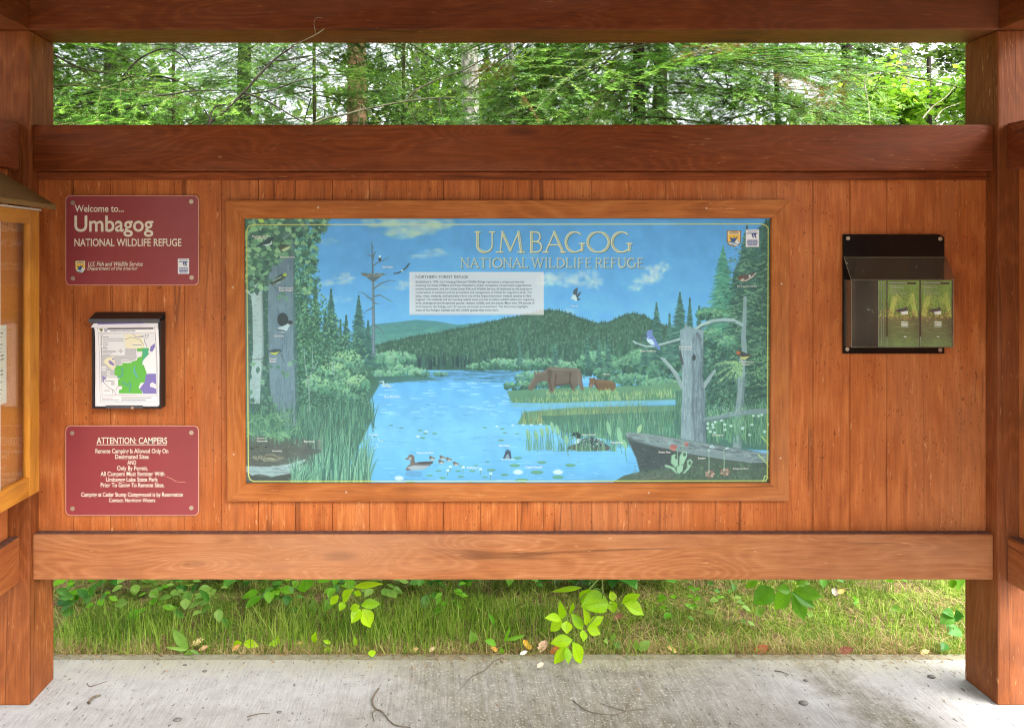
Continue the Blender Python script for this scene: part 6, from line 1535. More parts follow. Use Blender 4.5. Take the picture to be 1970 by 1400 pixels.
# low leafy plants at the back, shaded by the rail: one clump of each kind of patch
def low_plant(label, px, py, n, size, mat, seed, spread=0.05):
    g = random.Random(seed); d = EYE * F / (py - YV); loc = Vector(P(px, py, d)); loc.z = float(ground_z(loc.x, loc.y))
    t = empty('low_plant', loc, label, 'plant', 'low broad-leaved plants behind the slab')
    parts, st = [], []
    n = int(n * 1.7); spread *= 1.5
    for i in range(n):
        a = g.uniform(0, 6.28); r = g.uniform(.2, 1) * spread; h = g.uniform(.05, .15)
        c = np.array([loc.x + r * math.cos(a), loc.y + r * math.sin(a), loc.z + h]); L = size * g.uniform(.8, 1.5)
        tp = c + np.array([L * math.cos(a), L * math.sin(a), -L * g.uniform(-.1, .5)])
        parts.append(leaf_geo(c, tp, L * g.uniform(.55, .8), (g.uniform(-.3, .3), -.3, 1), .15, .15)); st.append(tube_np([loc, (np.array(loc) + c) / 2 + np.array([0, 0, .01]), c], .0009, 4))
    V, Fc = cat_np(parts); set_st(obj_np('foliage', V, Fc, mat, t, smooth=True))
    V, Fc = cat_np(st); obj_np('stem', V, Fc, M_stem, t)
for i, (px, py, n, sz, mt, lab) in enumerate((
    (215, 1128, 9, .05, M_deep, 'low dark plant under the rail near the left post'), (330, 1140, 9, .045, M_deep, 'low dark plant behind the grass, under the mural frame corner'),
    (402, 1130, 8, .06, M_green, 'bright low plant under the rail left of the mossy mound'), (470, 1145, 8, .05, M_deep, 'low dark plant left of the mossy mound'), (640, 1140, 10, .05, M_deep, 'low dark plant just left of the trailing lime leaves'),
    (770, 1135, 10, .05, M_deep, 'low dark plant right of the trailing lime leaves'), (830, 1150, 8, .05, M_deep, 'low dark plant in the middle of the grass'), (955, 1130, 6, .045, M_deep, 'small low plant left of the lime sapling'),
    (1080, 1122, 8, .075, M_deep, 'large-leaved dark plant behind the lime sapling, left side'), (1180, 1125, 9, .08, M_deep, 'large-leaved dark plant behind the lime sapling, right side'), (1262, 1128, 8, .07, M_deep, 'large-leaved dark plant in the shade right of the lime sapling'),
    (1360, 1122, 9, .03, M_deep, 'small-leaved creeping plant on bare litter'), (1345, 1152, 5, .028, M_deep, 'tiny round-leaved plant on bare litter'), (1412, 1150, 6, .028, M_deep, 'tiny dark plant left of the broad green plant'),
    (1585, 1130, 8, .04, M_deep, 'low dark plant right of the broad green plant'), (1635, 1122, 5, .04, M_green, 'bright low plant under the rail, right quarter'), (1362, 1185, 5, .026, M_green, 'tiny bright plant in the moss'),
    (560, 1128, 8, .05, M_green, 'bright low plant above the mossy mound'), (150, 1150, 7, .05, M_green, 'bright low plant against the left post'), (1790, 1125, 6, .04, M_green, 'bright low plant under the rail near the right post'),
    (262, 1150, 9, .05, M_pale, 'pale low plant left of the hanging single leaf, near the post'), (360, 1168, 8, .045, M_pale, 'pale low plant among tall grass, left quarter'), (520, 1165, 9, .05, M_green, 'bright low plant just below the single hanging leaf'),
    (735, 1160, 9, .05, M_pale, 'pale low plant right below the trailing lime leaves'), (880, 1128, 9, .05, M_green, 'bright low plant under the rail at the middle'), (1010, 1140, 7, .04, M_deep, 'dark low plant left of the lime sapling, under the rail'),
    (430, 1118, 9, .06, M_green, 'bright low plant against the rail, left quarter'), (700, 1118, 9, .06, M_deep, 'dark low plant right under the rail, left of centre'),
    (190, 1175, 7, .04, M_green, 'small weed in the grass near the left post'), (300, 1190, 7, .04, M_green, 'small weed among grass blades, left quarter'), (415, 1185, 8, .045, M_pale, 'pale weed among grass blades, left quarter'), (485, 1122, 9, .055, M_green, 'bright weed against the rail left of the single hanging leaf'),
    (555, 1180, 7, .04, M_deep, 'dark weed in the grass below the single hanging leaf'), (655, 1165, 8, .045, M_green, 'bright weed behind the trailing lime leaves'), (800, 1120, 9, .05, M_green, 'bright weed under the rail left of the middle'), (860, 1185, 7, .035, M_green, 'small bright weed deep in the grass at the middle'), (920, 1150, 8, .045, M_deep, 'dark weed behind the grass at the middle'), (985, 1118, 8, .05, M_green, 'bright weed under the rail just left of the lime sapling'),
    (1300, 1200, 6, .03, M_green, 'small weed in the moss right of the lime sapling'), (1400, 1205, 5, .03, M_pale, 'pale small weed in the moss, right half'), (1700, 1140, 6, .035, M_green, 'bright weed in the thatch, right quarter'), (255, 1122, 9, .055, M_green, 'bright weed against the rail near the left post'))):
    low_plant(lab, px, py, n, sz, mt, 100 + i)
# mossy mound (dark gaps under springy shoots) on the left
# fallen leaves: flat, curled, each its own
def dead_leaf(label, px, py, size, ang, colr, seed, d=None, stand=0.3, lift=0.004):
    g = random.Random(seed); d = d or EYE * F / (py - YV); loc = Vector(P(px, py, d)); base = 0.0 if loc.y < SLAB_Y else float(ground_z(loc.x, loc.y)) + 0.012
    a = ang; L = size
    b0 = np.array([-L / 2 * math.cos(a), -L / 2 * math.sin(a), 0]); b1 = np.array([L / 2 * math.cos(a), L / 2 * math.sin(a), L * stand])
    V, Fc = leaf_geo(b0, b1, L * .62, (g.uniform(-.3, .3), -.35, 1), g.uniform(.3, .6), -g.uniform(.2, .5), [0.04, .5, .95, .72, 1.0, .7, .8, .3, 0])
    V[:, 2] -= V[:, 2].min() - lift
    m = plain('dead_leaf_' + str(seed), colr, 0.75, 0.2, var=0.3, scale=70, bump=0.3)
    o = link_mesh('fallen_leaf', mesh_np('fallen_leaf', V, Fc), m, None, (loc.x, loc.y, base), True)
    tag(o, label, 'fallen leaf', 'fallen leaves along the slab edge')
for i, (lab, px, py, s, a, c) in enumerate((
    ('tan round fallen leaf at the slab edge, far left', 381, 1236, .052, .4, srgb(206, 186, 128)), ('pale tan fallen leaf just right of the lance-leaved seedling', 392, 1248, .04, .1, srgb(200, 164, 120)),
    ('yellow-brown fallen leaf in the grass left of the lime pair', 455, 1246, .035, .8, srgb(170, 130, 70)), ('faded yellow fallen leaf under the upright lime leaf', 578, 1238, .035, .3, srgb(204, 180, 96)),
    ('tan fallen leaf at the slab edge left of centre', 797, 1252, .04, .1, srgb(206, 176, 120)), ('cream fallen leaf at the slab edge left of centre', 832, 1250, .036, .5, srgb(216, 198, 150)),
    ('ochre fallen leaf left of the pink one', 950, 1248, .036, 2.4, srgb(204, 160, 74)), ('golden fallen leaf beside the pink one', 1014, 1242, .05, 2.2, srgb(214, 168, 60)),
    ('pinkish fallen leaf beside the lime sapling', 1045, 1246, .062, 1.1, srgb(212, 176, 148)), ('orange-brown fallen leaf under the lime sapling', 1068, 1252, .05, .6, srgb(176, 104, 44)),
    ('white scrap of leaf on the slab margin', 1008, 1260, .032, .1, srgb(226, 218, 204)), ('small grey-white curled leaf lying on the slab', 1040, 1284, .034, .5, srgb(190, 182, 160)),
    ('tan fallen leaf at the slab edge right of the lime sapling', 1292, 1250, .04, 2.5, srgb(196, 166, 104)), ('dark brown fallen leaf in the moss right of the lime sapling', 1190, 1192, .05, .4, srgb(128, 94, 66)),
    ('rust-orange curled leaf at the slab edge, right half', 1466, 1252, .066, .2, srgb(150, 88, 54)), ('reddish-brown fallen leaf at the slab edge, right half', 1628, 1254, .06, 0, srgb(132, 82, 62)),
    ('pale fallen leaf at the slab edge near the right post', 1780, 1256, .04, .2, srgb(206, 182, 130)), ('greyish fallen leaf right of the broad green plant', 1606, 1148, .05, 1.2, srgb(150, 140, 128)),
    ('yellow-brown fallen leaf right of the broad green plant', 1618, 1146, .04, .3, srgb(190, 150, 84)))):
    dead_leaf(lab, px, py, s, a, c, 300 + i)
M_bark = plain('twig_bark', srgb(112, 100, 86), 0.85, 0.2, var=0.35, scale=120, bump=0.4)
def twig(label, lines, r=0.0016, mat=None):
    ps = [[(lambda d: P(p[0], p[1], d))(EYE * F / (p[1] - YV)) for p in ln] for ln in lines]
    c = np.mean([p for q in ps for p in q], axis=0); c[2] = 0
    parts = []
    for k, q in enumerate(ps):
        q = [(p[0], p[1], 0.0 if p[1] < SLAB_Y else float(ground_z(p[0], p[1])) + .02) for p in q]
        q = [(p[0], p[1], p[2] + r * (1.0 + .8 * (j % 2))) for j, p in enumerate(q)]
        s = spline(q, 6); parts.append(tube_np(s, np.linspace(r * (1 if k == 0 else .75), r * .45, len(s)), 6))
    V, Fc = cat_np(parts)
    o = link_mesh('twig', mesh_np('twig', V - c, Fc), mat or M_bark, None, tuple(c), True)
    tag(o, label, 'twig', 'twigs lying on the slab')
q7 = lambda pts: [(660 + a / 2.985, 1000 + b / 2.985) for a, b in pts]
q6 = lambda pts: [(a / 2.985, 1000 + b / 2.985) for a, b in pts]
q8 = lambda pts: [(1320 + a / 3.031, 1000 + b / 3.031) for a, b in pts]
twig('long crooked twig with a side shoot on the slab, left of centre', [q7([(205, 970), (170, 1040), (185, 1085), (225, 1110), (270, 1160), (310, 1188), (390, 1195)]), q7([(190, 1090), (170, 1120), (178, 1160)])], .0034)
twig('thin curved twig running out from the grass under the mural', [q7([(920, 790), (865, 815), (820, 860), (745, 900), (700, 945), (665, 985)]), q7([(900, 800), (915, 825)])], .0022)
twig('forked thin twig on the slab below the lime sapling', [q7([(1320, 1035), (1370, 1080), (1440, 1108), (1560, 1122), (1620, 1100), (1745, 1086)]), q7([(1620, 1100), (1640, 1050), (1668, 1010)]), q7([(1620, 1098), (1550, 1080), (1475, 1052)])], .0019)
twig('straight thin twig on the slab, lower left', [q6([(1420, 1132), (1480, 1118), (1550, 1110)])], .0020)
twig('thin bent twig on the slab near the left post', [q6([(500, 938), (515, 958), (560, 945), (615, 928)])], .0016)
twig('stubby dark piece of bark on the slab near the left post', [q6([(508, 1060), (535, 1035), (578, 1014)])], .0060)
twig('short thin twig on the slab, right half', [q8([(515, 880), (560, 890), (598, 905)])], .0022)
twig('short curved twig at the slab margin, right half', [q8([(270, 775), (300, 790), (322, 806)])], .0020)
twig('slim dark twig at the slab edge by the right post', [q8([(800, 778), (850, 785), (882, 796)])], .0020)
M_peb = plain('pebble', srgb(108, 104, 100), 0.8, 0.3, var=0.25, scale=90)
for lab, px, py, r in (('round dark pebble on the slab, left quarter', 394, 1291, .0075), ('grey pebble at the bottom of the picture, left quarter', 341, 1385, .010), ('small dark pebble beside the left pebble', 356, 1279, .006), ('flat grey pebble on the slab near the right post', 1792, 1302, .011), ('flat pale grey pebble on the slab, right half', 1546, 1353, .013), ('small pale pebble on the slab behind the flat grey one', 1550, 1309, .007), ('small ringed pebble on the slab, lower left', 537, 1370, .007)):
    d = EYE * F / (py - YV); p = P(px, py, d)
    bm = bmesh.new(); bmesh.ops.create_icosphere(bm, subdivisions=2, radius=r); g = random.Random(int(px))
    for v in bm.verts: v.co = Vector((v.co.x * 1.25, v.co.y, max(v.co.z * .45, -r * .3))) * g.uniform(.88, 1.1)
    me = bpy.data.meshes.new('pebble'); bm.to_mesh(me); bm.free()
    tag(link_mesh('pebble', me, M_peb, None, (p[0], p[1], r * .28), True), lab, 'pebble', 'pebbles on the slab')
# ------------------------------------------------------------------ the forest behind
def rotz(V, a):
    c, s = math.cos(a), math.sin(a); o = V.copy(); o[:, 0] = V[:, 0] * c - V[:, 1] * s; o[:, 1] = V[:, 0] * s + V[:, 1] * c; return o
def rotx(V, a):
    c, s = math.cos(a), math.sin(a); o = V.copy(); o[:, 1] = V[:, 1] * c - V[:, 2] * s; o[:, 2] = V[:, 1] * s + V[:, 2] * c; return o
def roty(V, a):
    c, s = math.cos(a), math.sin(a); o = V.copy(); o[:, 0] = V[:, 0] * c + V[:, 2] * s; o[:, 2] = -V[:, 0] * s + V[:, 2] * c; return o

def fir_spray(seed, L, step2, step3, sp, nl, nw):
    """one fir branch along +x: side shoots in a flat fan, needles as slim triangles; returns needles, wood"""
    g = np.random.RandomState(seed); segs = []; wood_ = []
    ax = lambda t: np.array([L * t, 0.05 * L * math.sin(t * 3 + seed), L * (0.10 * t - 0.22 * t * t)])
    main = np.array([ax(t) for t in np.linspace(0, 1, 8)]); wood_.append((main, np.linspace(0.0065, 0.0015, 8)))
    segs += [(ax(a), ax(a + .1), 0.6 if a < .3 else 1) for a in np.arange(0.1, .99, .1)]
    s = 0.16 * L; k = 0
    while s < L * .98:
        t = s / L; p = ax(t); l2 = (L - s) * .52 + .07; l2 *= g.uniform(.75, 1.15)
        for sd in (-1, 1):
            a = sd * R(g.uniform(44, 60)); d2 = np.array([math.cos(a), math.sin(a), g.uniform(-.16, .10)]); q = p + d2 * l2 + np.array([l2 * .12, 0, -l2 * .10])
            mid = (p + q) / 2 + np.array([0, 0, l2 * .04]); wood_.append((np.array([p, mid, q]), np.linspace(.0026, .0008, 3)))
            segs += [(p + (mid - p) * .15, mid, 1), (mid, q, 1)]
            u = step3 * 1.2
            while u < l2 * .95:
                c = p + (mid - p) * (2 * u / l2) if u < l2 / 2 else mid + (q - mid) * (2 * u / l2 - 1)
                l3 = ((l2 - u) * .5 + .03) * g.uniform(.7, 1.1)
                for s3 in (-1, 1):
                    a3 = a + s3 * R(g.uniform(40, 58)); e = c + np.array([math.cos(a3), math.sin(a3), g.uniform(-.22, .08)]) * l3
                    segs.append((c, e, 1))
                u += step3 * g.uniform(.85, 1.15)
        s += step2 * g.uniform(.85, 1.15); k += 1
    A, D, K = [], [], []
    for a, b_, den in segs:
        l = np.linalg.norm(b_ - a); n = max(1, int(l / sp * den)); tt = (np.arange(n) + g.rand(n)) / n
        A.append(a + (b_ - a) * tt[:, None]); D.append(np.repeat(((b_ - a) / (l + 1e-9))[None], n, 0))
    A = np.concatenate(A); D = np.concatenate(D); n = len(A)
    A = np.concatenate([A, A]); D = np.concatenate([D, D]); sgn = np.concatenate([np.ones(n), -np.ones(n)])
    side = np.cross(D, np.array([0, 0, 1.0])); side /= np.linalg.norm(side, axis=1, keepdims=True) + 1e-9
    lift = g.normal(.10, .17, 2 * n)
    nd = D * .55 + side * (sgn * .85)[:, None] + np.array([0, 0, 1.0]) * lift[:, None]; nd /= np.linalg.norm(nd, axis=1, keepdims=True)
    ln = nl * g.uniform(.75, 1.2, 2 * n); wv = np.cross(nd, np.array([0, 0, 1.0]) + g.normal(0, .25, (2 * n, 3))); wv /= np.linalg.norm(wv, axis=1, keepdims=True) + 1e-9
    V = np.stack([A + wv * nw / 2, A - wv * nw / 2, A + nd * ln[:, None]], 1).reshape(-1, 3)
    wV, wF = cat_np([tube_np(p, r, 4) for p, r in wood_])
    return V, wV, wF
SPRAY = {'near': [fir_spray(s, 1.5, .15, .115, .0075, .026, .0050) for s in (1, 2, 3)],
         'mid': [fir_spray(s, 1.5, .11, .12, .020, .034, .007) for s in (4, 5, 6)],
         'far': [fir_spray(s, 1.5, .18, .20, .05, .07, .022) for s in (7, 8)]}
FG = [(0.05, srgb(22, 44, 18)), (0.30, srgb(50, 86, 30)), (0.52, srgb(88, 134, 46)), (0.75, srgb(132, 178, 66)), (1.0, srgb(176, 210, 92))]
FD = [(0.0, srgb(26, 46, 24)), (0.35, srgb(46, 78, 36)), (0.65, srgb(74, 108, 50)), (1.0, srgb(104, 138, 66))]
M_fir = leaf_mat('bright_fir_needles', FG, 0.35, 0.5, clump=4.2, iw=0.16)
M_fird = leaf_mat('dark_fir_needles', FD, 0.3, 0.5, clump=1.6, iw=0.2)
M_firb = leaf_mat('dying_fir_needles', [(0.0, srgb(90, 66, 40)), (0.4, srgb(140, 104, 62)), (0.8, srgb(176, 136, 84)), (1.0, srgb(120, 130, 70))], 0.25, 0.7, clump=2)
def bark_mat(name, dark, light, vs=14, st=0.25):
    m, t, b, out = new_mat(name); N = NT(t)
    n = N.noise(N.coord((1, 1, st)), vs, 5, 0.7); n2 = N.noise(N.coord(), 60, 3, 0.6)
    col = N.ramp(N.math('ADD', N.math('MULTIPLY', n, .7), N.math('MULTIPLY', n2, .3)), [(0.38, dark), (0.62, light)])
    N.l(col, b.inputs['Base Color']); b.inputs['Roughness'].default_value = 0.9; b.inputs['Specular IOR Level'].default_value = .15
    N.l(N.bump(n, 0.7, 0.02), b.inputs['Normal']); return m
M_bgrey = bark_mat('grey_bark', srgb(78, 76, 70), srgb(176, 174, 164), 22)
M_bred = bark_mat('reddish_bark', srgb(78, 58, 44), srgb(156, 122, 94), 12)
M_bdark = bark_mat('dark_bark', srgb(30, 27, 24), srgb(70, 64, 56), 18)
M_btwig = bark_mat('fir_twig_bark', srgb(54, 56, 34), srgb(104, 104, 66), 30)
M_bgreen = bark_mat('mossy_twig_bark', srgb(62, 64, 46), srgb(120, 120, 94), 30)
M_bpale = bark_mat('pale_twig_bark', srgb(120, 112, 92), srgb(186, 178, 156), 30)

def trunk_np(x, y, z0, z1, r0, r1, g, wob=.06, n=10):
    zz = np.linspace(z0, z1, 9); pts = np.stack([x + wob * np.sin(zz * .7 + g.uniform(0, 6)) * (zz - z0) / (z1 - z0), y + wob * np.cos(zz * .6 + g.uniform(0, 6)) * (zz - z0) / (z1 - z0), zz], -1)
    return pts, tube_np(pts, np.linspace(r0, r1, 9), n)

def fir(px, d, h, Lm, seed, label, mat, bark, lod='mid', z0=1.2, r=0.09, gapz=0.30, nb=6, group='fir trees behind the kiosk', brown=0, name='fir_tree'):
    g = np.random.RandomState(seed); x, y, _ = P(px, 0, d); zg = float(ground_z(x, y))
    t = empty(name, (x, y, zg), label, 'fir tree', group)
    pts, tk = trunk_np(x, y, zg - .05, zg + h, r, .012, random.Random(seed)); obj_np('trunk', tk[0], tk[1], bark, t, smooth=True)
    NV, WV, WF, k = [], [], [], 0
    z = zg + z0
    while z < zg + h * .98:
        f = 1 - (z - zg) / h; L = Lm * (f ** .75) * g.uniform(.85, 1.1) + .12
        a0 = g.uniform(0, 6.28); m_ = nb if L > .5 else 4
        for i in range(m_):
            lod_ = lod if (z < 1.51 + .34 * d + .5) else 'far'
            tv, wv, wf = SPRAY[lod_][g.randint(len(SPRAY[lod_]))]
            sc = L * g.uniform(.75, 1.1) / 1.5; az = a0 + i * 6.283 / m_ + g.uniform(-.3, .3); pit = R(g.uniform(2, 34)) * (1 if f > .3 else -1)
            if lod_ != 'far' and sc < .5: scn = .5
            rl = R(g.uniform(8, 42)) * math.cos(az); q = rotz(roty(rotx(tv * sc, rl), pit), az); o = np.array([x, y, z + g.uniform(-.09, .09)])
            NV.append(q + o)
            if lod_ != 'far': WV.append(rotz(roty(rotx(wv * sc, rl), pit), az) + o); WF.append(wf + k); k += len(wv)
        z += gapz * g.uniform(.8, 1.2)
    V = np.concatenate(NV); obj_np('crown', V, np.arange(len(V)).reshape(-1, 3), mat, t)
    if WV: obj_np('branches', np.concatenate(WV), np.concatenate(WF), M_btwig, t)
    if brown:
        B_ = []
        for i in range(brown):
            tv, _, _ = SPRAY['mid'][i % 3]; az = g.uniform(-2.4, -.8); B_.append(rotz(roty(tv * g.uniform(.22, .34), R(g.uniform(0, 60))), g.uniform(0, 6.28)) + np.array([x + g.uniform(.3, .9) * Lm * math.cos(az), y + g.uniform(.4, .9) * Lm * math.sin(az), 1.51 + d * g.uniform(.18, .24)]))
        V = np.concatenate(B_); obj_np('dead_sprays', V, np.arange(len(V)).reshape(-1, 3), M_firb, t)
    return t
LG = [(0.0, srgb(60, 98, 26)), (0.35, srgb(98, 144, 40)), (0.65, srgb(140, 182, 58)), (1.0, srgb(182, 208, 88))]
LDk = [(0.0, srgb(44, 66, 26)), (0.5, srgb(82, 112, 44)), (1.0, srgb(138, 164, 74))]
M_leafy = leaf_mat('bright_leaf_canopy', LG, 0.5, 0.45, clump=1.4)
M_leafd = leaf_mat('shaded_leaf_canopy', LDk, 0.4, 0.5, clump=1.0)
def broadleaf(px, d, h, seed, label, mat, bark, r=.1, crown=(2.0, 8.0), rad=1.6, nl=5000, ls=.06, group='broad-leaved trees behind the kiosk', limbs=9, name='broadleaf_tree'):
    g = np.random.RandomState(seed); rd = random.Random(seed); x, y, _ = P(px, 0, d); zg = float(ground_z(x, y))
    t = empty(name, (x, y, zg), label, 'tree', group)
    pts, tk = trunk_np(x, y, zg - .05, zg + h, r, .02, rd); parts = [tk]; ends = []
    for i in range(limbs):
        z = zg + crown[0] + (min(crown[1], h) - crown[0]) * (i + .5) / limbs * .92; a = rd.uniform(0, 6.28); L = rad * rd.uniform(.6, 1.05) * (1 - .35 * i / limbs)
        b0 = np.array([x, y, z - .4]); b1 = b0 + np.array([L * .5 * math.cos(a), L * .5 * math.sin(a), L * .35]); b2 = b0 + np.array([L * math.cos(a), L * math.sin(a), L * .5])
        sp_ = spline([b0, b1, b2], 4); parts.append(tube_np(sp_, np.linspace(r * .35, .006, len(sp_)), 5))
        for k in range(9):
            c = sp_[rd.randrange(3, len(sp_))]; e = c + np.array([rd.gauss(0, .34), rd.gauss(0, .34), rd.gauss(.02, .22)]) * rad * .5; ends.append((c, e)); parts.append(tube_np([c, (c + e) / 2 + np.array([0, 0, .03]), e], np.linspace(.006, .002, 3), 4))
    V, Fc = cat_np(parts); obj_np('trunk', V, Fc, bark, t, smooth=True)
    per = max(8, nl // len(ends)); A = []
    for c, e in ends:
        tt = g.rand(per) ** .6; A.append(c + (e - c) * tt[:, None] + g.normal(0, .07 * rad, (per, 3)) * np.array([1, 1, .7]))
    A = np.concatenate(A); n = len(A); sz = ls * g.uniform(.6, 1.25, n)
    az = g.uniform(0, 6.28, n); ax = np.stack([np.cos(az), np.sin(az), g.normal(-.25, .35, n)], -1); ax /= np.linalg.norm(ax, axis=1, keepdims=True)
    nr = np.stack([g.normal(0, .5, n), g.normal(0, .5, n), np.ones(n)], -1); sd = np.cross(ax, nr); sd /= np.linalg.norm(sd, axis=1, keepdims=True)
    V = np.stack([A, A + ax * (sz * .45)[:, None] + sd * (sz * .33)[:, None], A + ax * sz[:, None], A + ax * (sz * .45)[:, None] - sd * (sz * .33)[:, None]], 1).reshape(-1, 3)
    obj_np('crown', V, np.arange(len(V)).reshape(-1, 4), mat, t)
    return t

fir(70, 4.9, 7.0, 2.3, 11, 'bright young fir whose flat sprays reach in from the left end of the gap', M_fir, M_bdark, 'near', .9, .05, .24, nb=7)
fir(1236, 5.0, 8.0, 2.3, 12, 'bright fir with layered sprays and dead brown tufts, filling the right of the gap', M_fir, M_bdark, 'near', .8, .05, .22, nb=8, brown=6)
fir(1500, 5.6, 6.0, 1.5, 13, 'small bright fir between the layered fir and the bare-trunked dark one', M_fir, M_bdark, 'near', 1.0, .022, .26, nb=6)
fir(600, 5.6, 6.0, 1.5, 14, 'small bright fir with sparse sprays, left of the red trunk', M_fir, M_btwig, 'near', 1.0, .012, .26, nb=6)
fir(330, 6.6, 7.0, 1.6, 22, 'young fir with a thin stem behind the left sprays', M_fir, M_btwig, 'near', 1.2, .014, .28, nb=6)
fir(770, 6.0, 6.5, 1.5, 23, 'soft green young fir with a thin stem, between the red trunk and the grey trunk', M_fir, M_btwig, 'near', 1.1, .012, .27, nb=6)
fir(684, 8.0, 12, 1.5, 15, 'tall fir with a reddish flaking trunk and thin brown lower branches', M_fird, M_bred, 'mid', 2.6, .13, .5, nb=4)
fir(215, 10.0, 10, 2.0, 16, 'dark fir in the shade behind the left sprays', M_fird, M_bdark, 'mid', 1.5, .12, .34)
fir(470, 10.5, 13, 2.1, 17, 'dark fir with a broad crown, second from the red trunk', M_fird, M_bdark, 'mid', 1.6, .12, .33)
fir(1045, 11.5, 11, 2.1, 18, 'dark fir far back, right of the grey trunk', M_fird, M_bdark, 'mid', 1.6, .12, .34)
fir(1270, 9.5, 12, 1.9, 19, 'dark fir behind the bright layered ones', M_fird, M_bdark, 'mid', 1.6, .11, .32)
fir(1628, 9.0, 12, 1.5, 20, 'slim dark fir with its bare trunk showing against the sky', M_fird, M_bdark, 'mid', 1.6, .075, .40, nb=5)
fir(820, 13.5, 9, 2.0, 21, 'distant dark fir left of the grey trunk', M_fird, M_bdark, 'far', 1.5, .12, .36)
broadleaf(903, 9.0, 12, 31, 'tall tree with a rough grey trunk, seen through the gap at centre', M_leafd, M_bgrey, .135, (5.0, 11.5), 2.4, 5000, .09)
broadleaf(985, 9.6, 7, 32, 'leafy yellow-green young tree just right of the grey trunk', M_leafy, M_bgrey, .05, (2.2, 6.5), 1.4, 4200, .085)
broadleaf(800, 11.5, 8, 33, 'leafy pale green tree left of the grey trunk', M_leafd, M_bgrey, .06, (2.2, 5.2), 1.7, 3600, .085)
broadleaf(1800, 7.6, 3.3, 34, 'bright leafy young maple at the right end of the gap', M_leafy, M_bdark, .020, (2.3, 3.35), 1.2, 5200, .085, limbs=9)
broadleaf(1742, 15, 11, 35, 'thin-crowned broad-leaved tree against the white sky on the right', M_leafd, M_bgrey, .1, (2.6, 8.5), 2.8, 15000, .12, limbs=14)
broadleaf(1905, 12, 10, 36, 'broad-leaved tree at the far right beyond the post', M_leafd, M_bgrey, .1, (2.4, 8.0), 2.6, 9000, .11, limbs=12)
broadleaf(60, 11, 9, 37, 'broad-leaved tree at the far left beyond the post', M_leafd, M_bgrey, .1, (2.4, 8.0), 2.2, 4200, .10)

# bare saplings whose stems arch across the opening
def bare(label, lines, d, loc_px, mat, seed):
    g = random.Random(seed); x, y, _ = P(loc_px, 0, d); t = empty('bare_sapling', (x, y, float(ground_z(x, y))), label, 'sapling', 'bare saplings in the opening')
    main = []
    for pts, r in lines:
        q = [P(p[0], p[1], p[2] if len(p) > 2 else d) for p in pts]
        s = spline(q, 6); main.append(tube_np(s, np.linspace(r, r * .4, len(s)), 6))
    V, Fc = cat_np(main); obj_np('stem', V, Fc, mat, t, smooth=True)
u1 = lambda pts: [(a / 2.985, b / 2.985) for a, b in pts]
u2 = lambda pts: [(660 + a / 2.985, b / 2.985) for a, b in pts]
u3 = lambda pts: [(1320 + a / 3.031, b / 3.031) for a, b in pts]
def rooted(pts, d, dx=0): return pts
bare('pale arching bare sapling crossing the gap in front of the grey trunk', [(u2([(-600, 1900), (-500, 1200), (-330, 820), (-120, 690), (0, 662), (120, 630), (350, 585), (560, 562), (750, 570), (900, 555), (1010, 570), (1110, 605), (1220, 650)]), .0085), (u2([(355, 585), (420, 520), (560, 450), (700, 400), (800, 345), (935, 262), (1100, 160)]), .006), (u2([(110, 605), (200, 690), (260, 790)]), .0045), (u2([(550, 560), (560, 640), (590, 720), (600, 800)]), .006), (u2([(760, 568), (750, 620), (780, 690)]), .0035), (u2([(100, 610), (90, 720)]), .004), (u2([(360, 600), (430, 720)]), .004), (u2([(800, 345), (850, 410), (900, 440)]), .003), (u2([(1060, 590), (1080, 640)]), .003)], 4.9, 560, M_bgreen, 1)
bare('dark tangled bare sapling behind the left end of the gap', [(u1([(200, 1500), (240, 900), (320, 580), (480, 540), (640, 500), (740, 440), (830, 430), (950, 445), (1050, 480), (1120, 520)]), .011), (u1([(740, 440), (740, 400), (800, 340), (900, 290), (980, 285), (1060, 330), (1100, 400)]), .007), (u1([(320, 320), (420, 375), (560, 415), (700, 430)]), .006), (u1([(600, 720), (650, 590), (700, 450), (790, 350)]), .007), (u1([(330, 606), (450, 600), (600, 580), (740, 570), (860, 590), (960, 660), (1050, 720)]), .006), (u1([(760, 470), (790, 560), (860, 680), (890, 760)]), .004), (u1([(430, 550), (520, 620), (600, 740)]), .004), (u1([(320, 620), (420, 720)]), .004), (u1([(690, 560), (720, 680), (730, 760)]), .004), (u1([(520, 280), (640, 300), (760, 350), (850, 400)]), .004), (u1([(640, 730), (700, 640), (860, 605), (1000, 640), (1100, 720)]), .007)], 4.7, 140, M_bdark, 2)
bare('leaning bare branch rising to the right and poking out under the top beam', [(u1([(1080, 900), (1200, 715), (1290, 640), (1400, 530), (1500, 420), (1580, 340), (1640, 295)]), .010), (u1([(1200, 700), (1230, 620), (1330, 590), (1430, 545), (1560, 520), (1700, 470), (1830, 440)]), .006), (u1([(1400, 530), (1550, 590), (1700, 680), (1800, 730)]), .006), (u1([(1210, 690), (1150, 590), (1130, 560)]), .004), (u1([(900, 550), (1000, 540), (1080, 525), (1200, 520), (1290, 520)]), .006), (u1([(1580, 350), (1700, 340), (1850, 310)]), .004), (u1([(1640, 295, ), (1690, 265)]), .006)], 4.3, 400, M_bdark, 3)
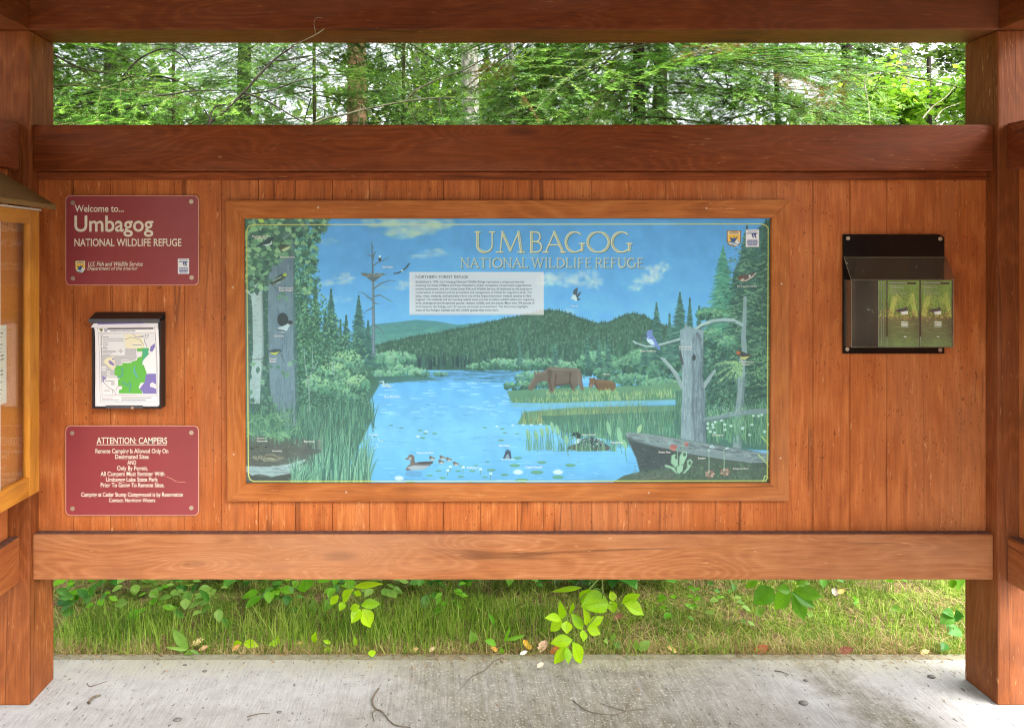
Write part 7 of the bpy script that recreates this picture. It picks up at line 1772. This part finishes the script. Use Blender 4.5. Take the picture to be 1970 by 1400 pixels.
bare('thin pale bare sapling at the right end of the gap', [(u3([(1150, 1100), (1080, 800), (1060, 600), (1040, 470), (1090, 430), (1200, 420), (1330, 470), (1450, 460), (1560, 450)]), .006), (u3([(960, 520), (1020, 490), (1060, 460)]), .004), (u3([(1380, 690), (1440, 620), (1520, 560), (1610, 440)]), .005), (u3([(1450, 700), (1500, 640), (1600, 600)]), .004), (u3([(1160, 390), (1300, 370), (1450, 400)]), .004), (u3([(920, 400), (1000, 440), (1180, 410), (1260, 350)]), .004)], 5.6, 1700, M_bpale, 4)
bare('fine dark twigs hanging among the layered fir sprays', [(u3([(230, 420), (240, 520), (230, 570), (250, 610), (290, 640)]), .004), (u3([(230, 420), (270, 400), (300, 400), (320, 340), (300, 270)]), .004), (u3([(310, 340), (270, 260)]), .003), (u3([(320, 340), (350, 300), (380, 290)]), .003)], 4.8, 1400, M_bdark, 5)
bare('short forked dark twig under the layered sprays, nearer the right post', [(u3([(760, 360), (700, 400), (640, 450), (560, 480)]), .004), (u3([(640, 300), (680, 350), (700, 400)]), .003)], 4.8, 1560, M_bdark, 6)
# dry twig caught under the top beam, in front of it
tw = [P(560, 90, 2.72), P(566, 87, 2.66), P(580, 80, 2.632), (P(605, 68, 2.622)), P(618, 60, 2.620), P(624, 55, 2.618)]
s = spline(tw, 5); V1, F1 = tube_np(s, np.linspace(.0022, .0016, len(s)), 6)
s2_ = spline([P(607, 67, 2.622), P(606, 58, 2.618), P(604, 47, 2.616), P(606, 38, 2.614), P(612, 34, 2.612), P(620, 35, 2.61)], 5); V2, F2 = tube_np(s2_, np.linspace(.0011, .0006, len(s2_)), 5)
V, Fc = cat_np([(V1, F1), (V2, F2)])
tag(obj_np('dry_twig', V, Fc, M_bpale, origin=P(590, 75, 2.63)), 'dry curled twig poking out from under the top beam', 'twig')

# far woods beyond and the wood's edge across the yard behind the viewpoint
def clumps(n, xr, yr, zf, seed, size):
    g = np.random.RandomState(seed); nc = n // 60
    cx, cy = g.uniform(xr[0], xr[1], nc), g.uniform(yr[0], yr[1], nc); cz = g.rand(nc) ** .8 * zf(cx, g)
    A = np.repeat(np.stack([cx, cy, cz], -1), 60, 0) + g.normal(0, 1, (nc * 60, 3)) * np.array([.8, .8, .45]); A[:, 2] = np.maximum(A[:, 2], .05)
    m = len(A); sz = size * g.uniform(.5, 1.3, m); ax = g.normal(0, 1, (m, 3)); ax /= np.linalg.norm(ax, axis=1, keepdims=True)
    sd = np.cross(ax, g.normal(0, 1, (m, 3))); sd /= np.linalg.norm(sd, axis=1, keepdims=True)
    V = np.stack([A - ax * (sz * .6)[:, None], A + sd * (sz * .35)[:, None], A + ax * (sz * .6)[:, None], A - sd * (sz * .35)[:, None]], 1).reshape(-1, 3)
    return V, np.arange(len(V)).reshape(-1, 4)
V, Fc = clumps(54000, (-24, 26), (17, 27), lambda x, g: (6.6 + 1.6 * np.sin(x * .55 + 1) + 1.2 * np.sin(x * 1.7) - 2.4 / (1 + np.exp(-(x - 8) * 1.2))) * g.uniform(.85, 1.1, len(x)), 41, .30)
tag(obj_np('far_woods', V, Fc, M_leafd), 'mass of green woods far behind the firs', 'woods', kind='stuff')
def yard_edge(x, g): return np.where(np.abs(x + 3.0) < 2.2, 4.0, 11.5) * g.uniform(.7, 1.1, len(x)) * (0.8 + .25 * np.sin(x * .8))  # unseen treeline, height raised to dim light on the upper wall
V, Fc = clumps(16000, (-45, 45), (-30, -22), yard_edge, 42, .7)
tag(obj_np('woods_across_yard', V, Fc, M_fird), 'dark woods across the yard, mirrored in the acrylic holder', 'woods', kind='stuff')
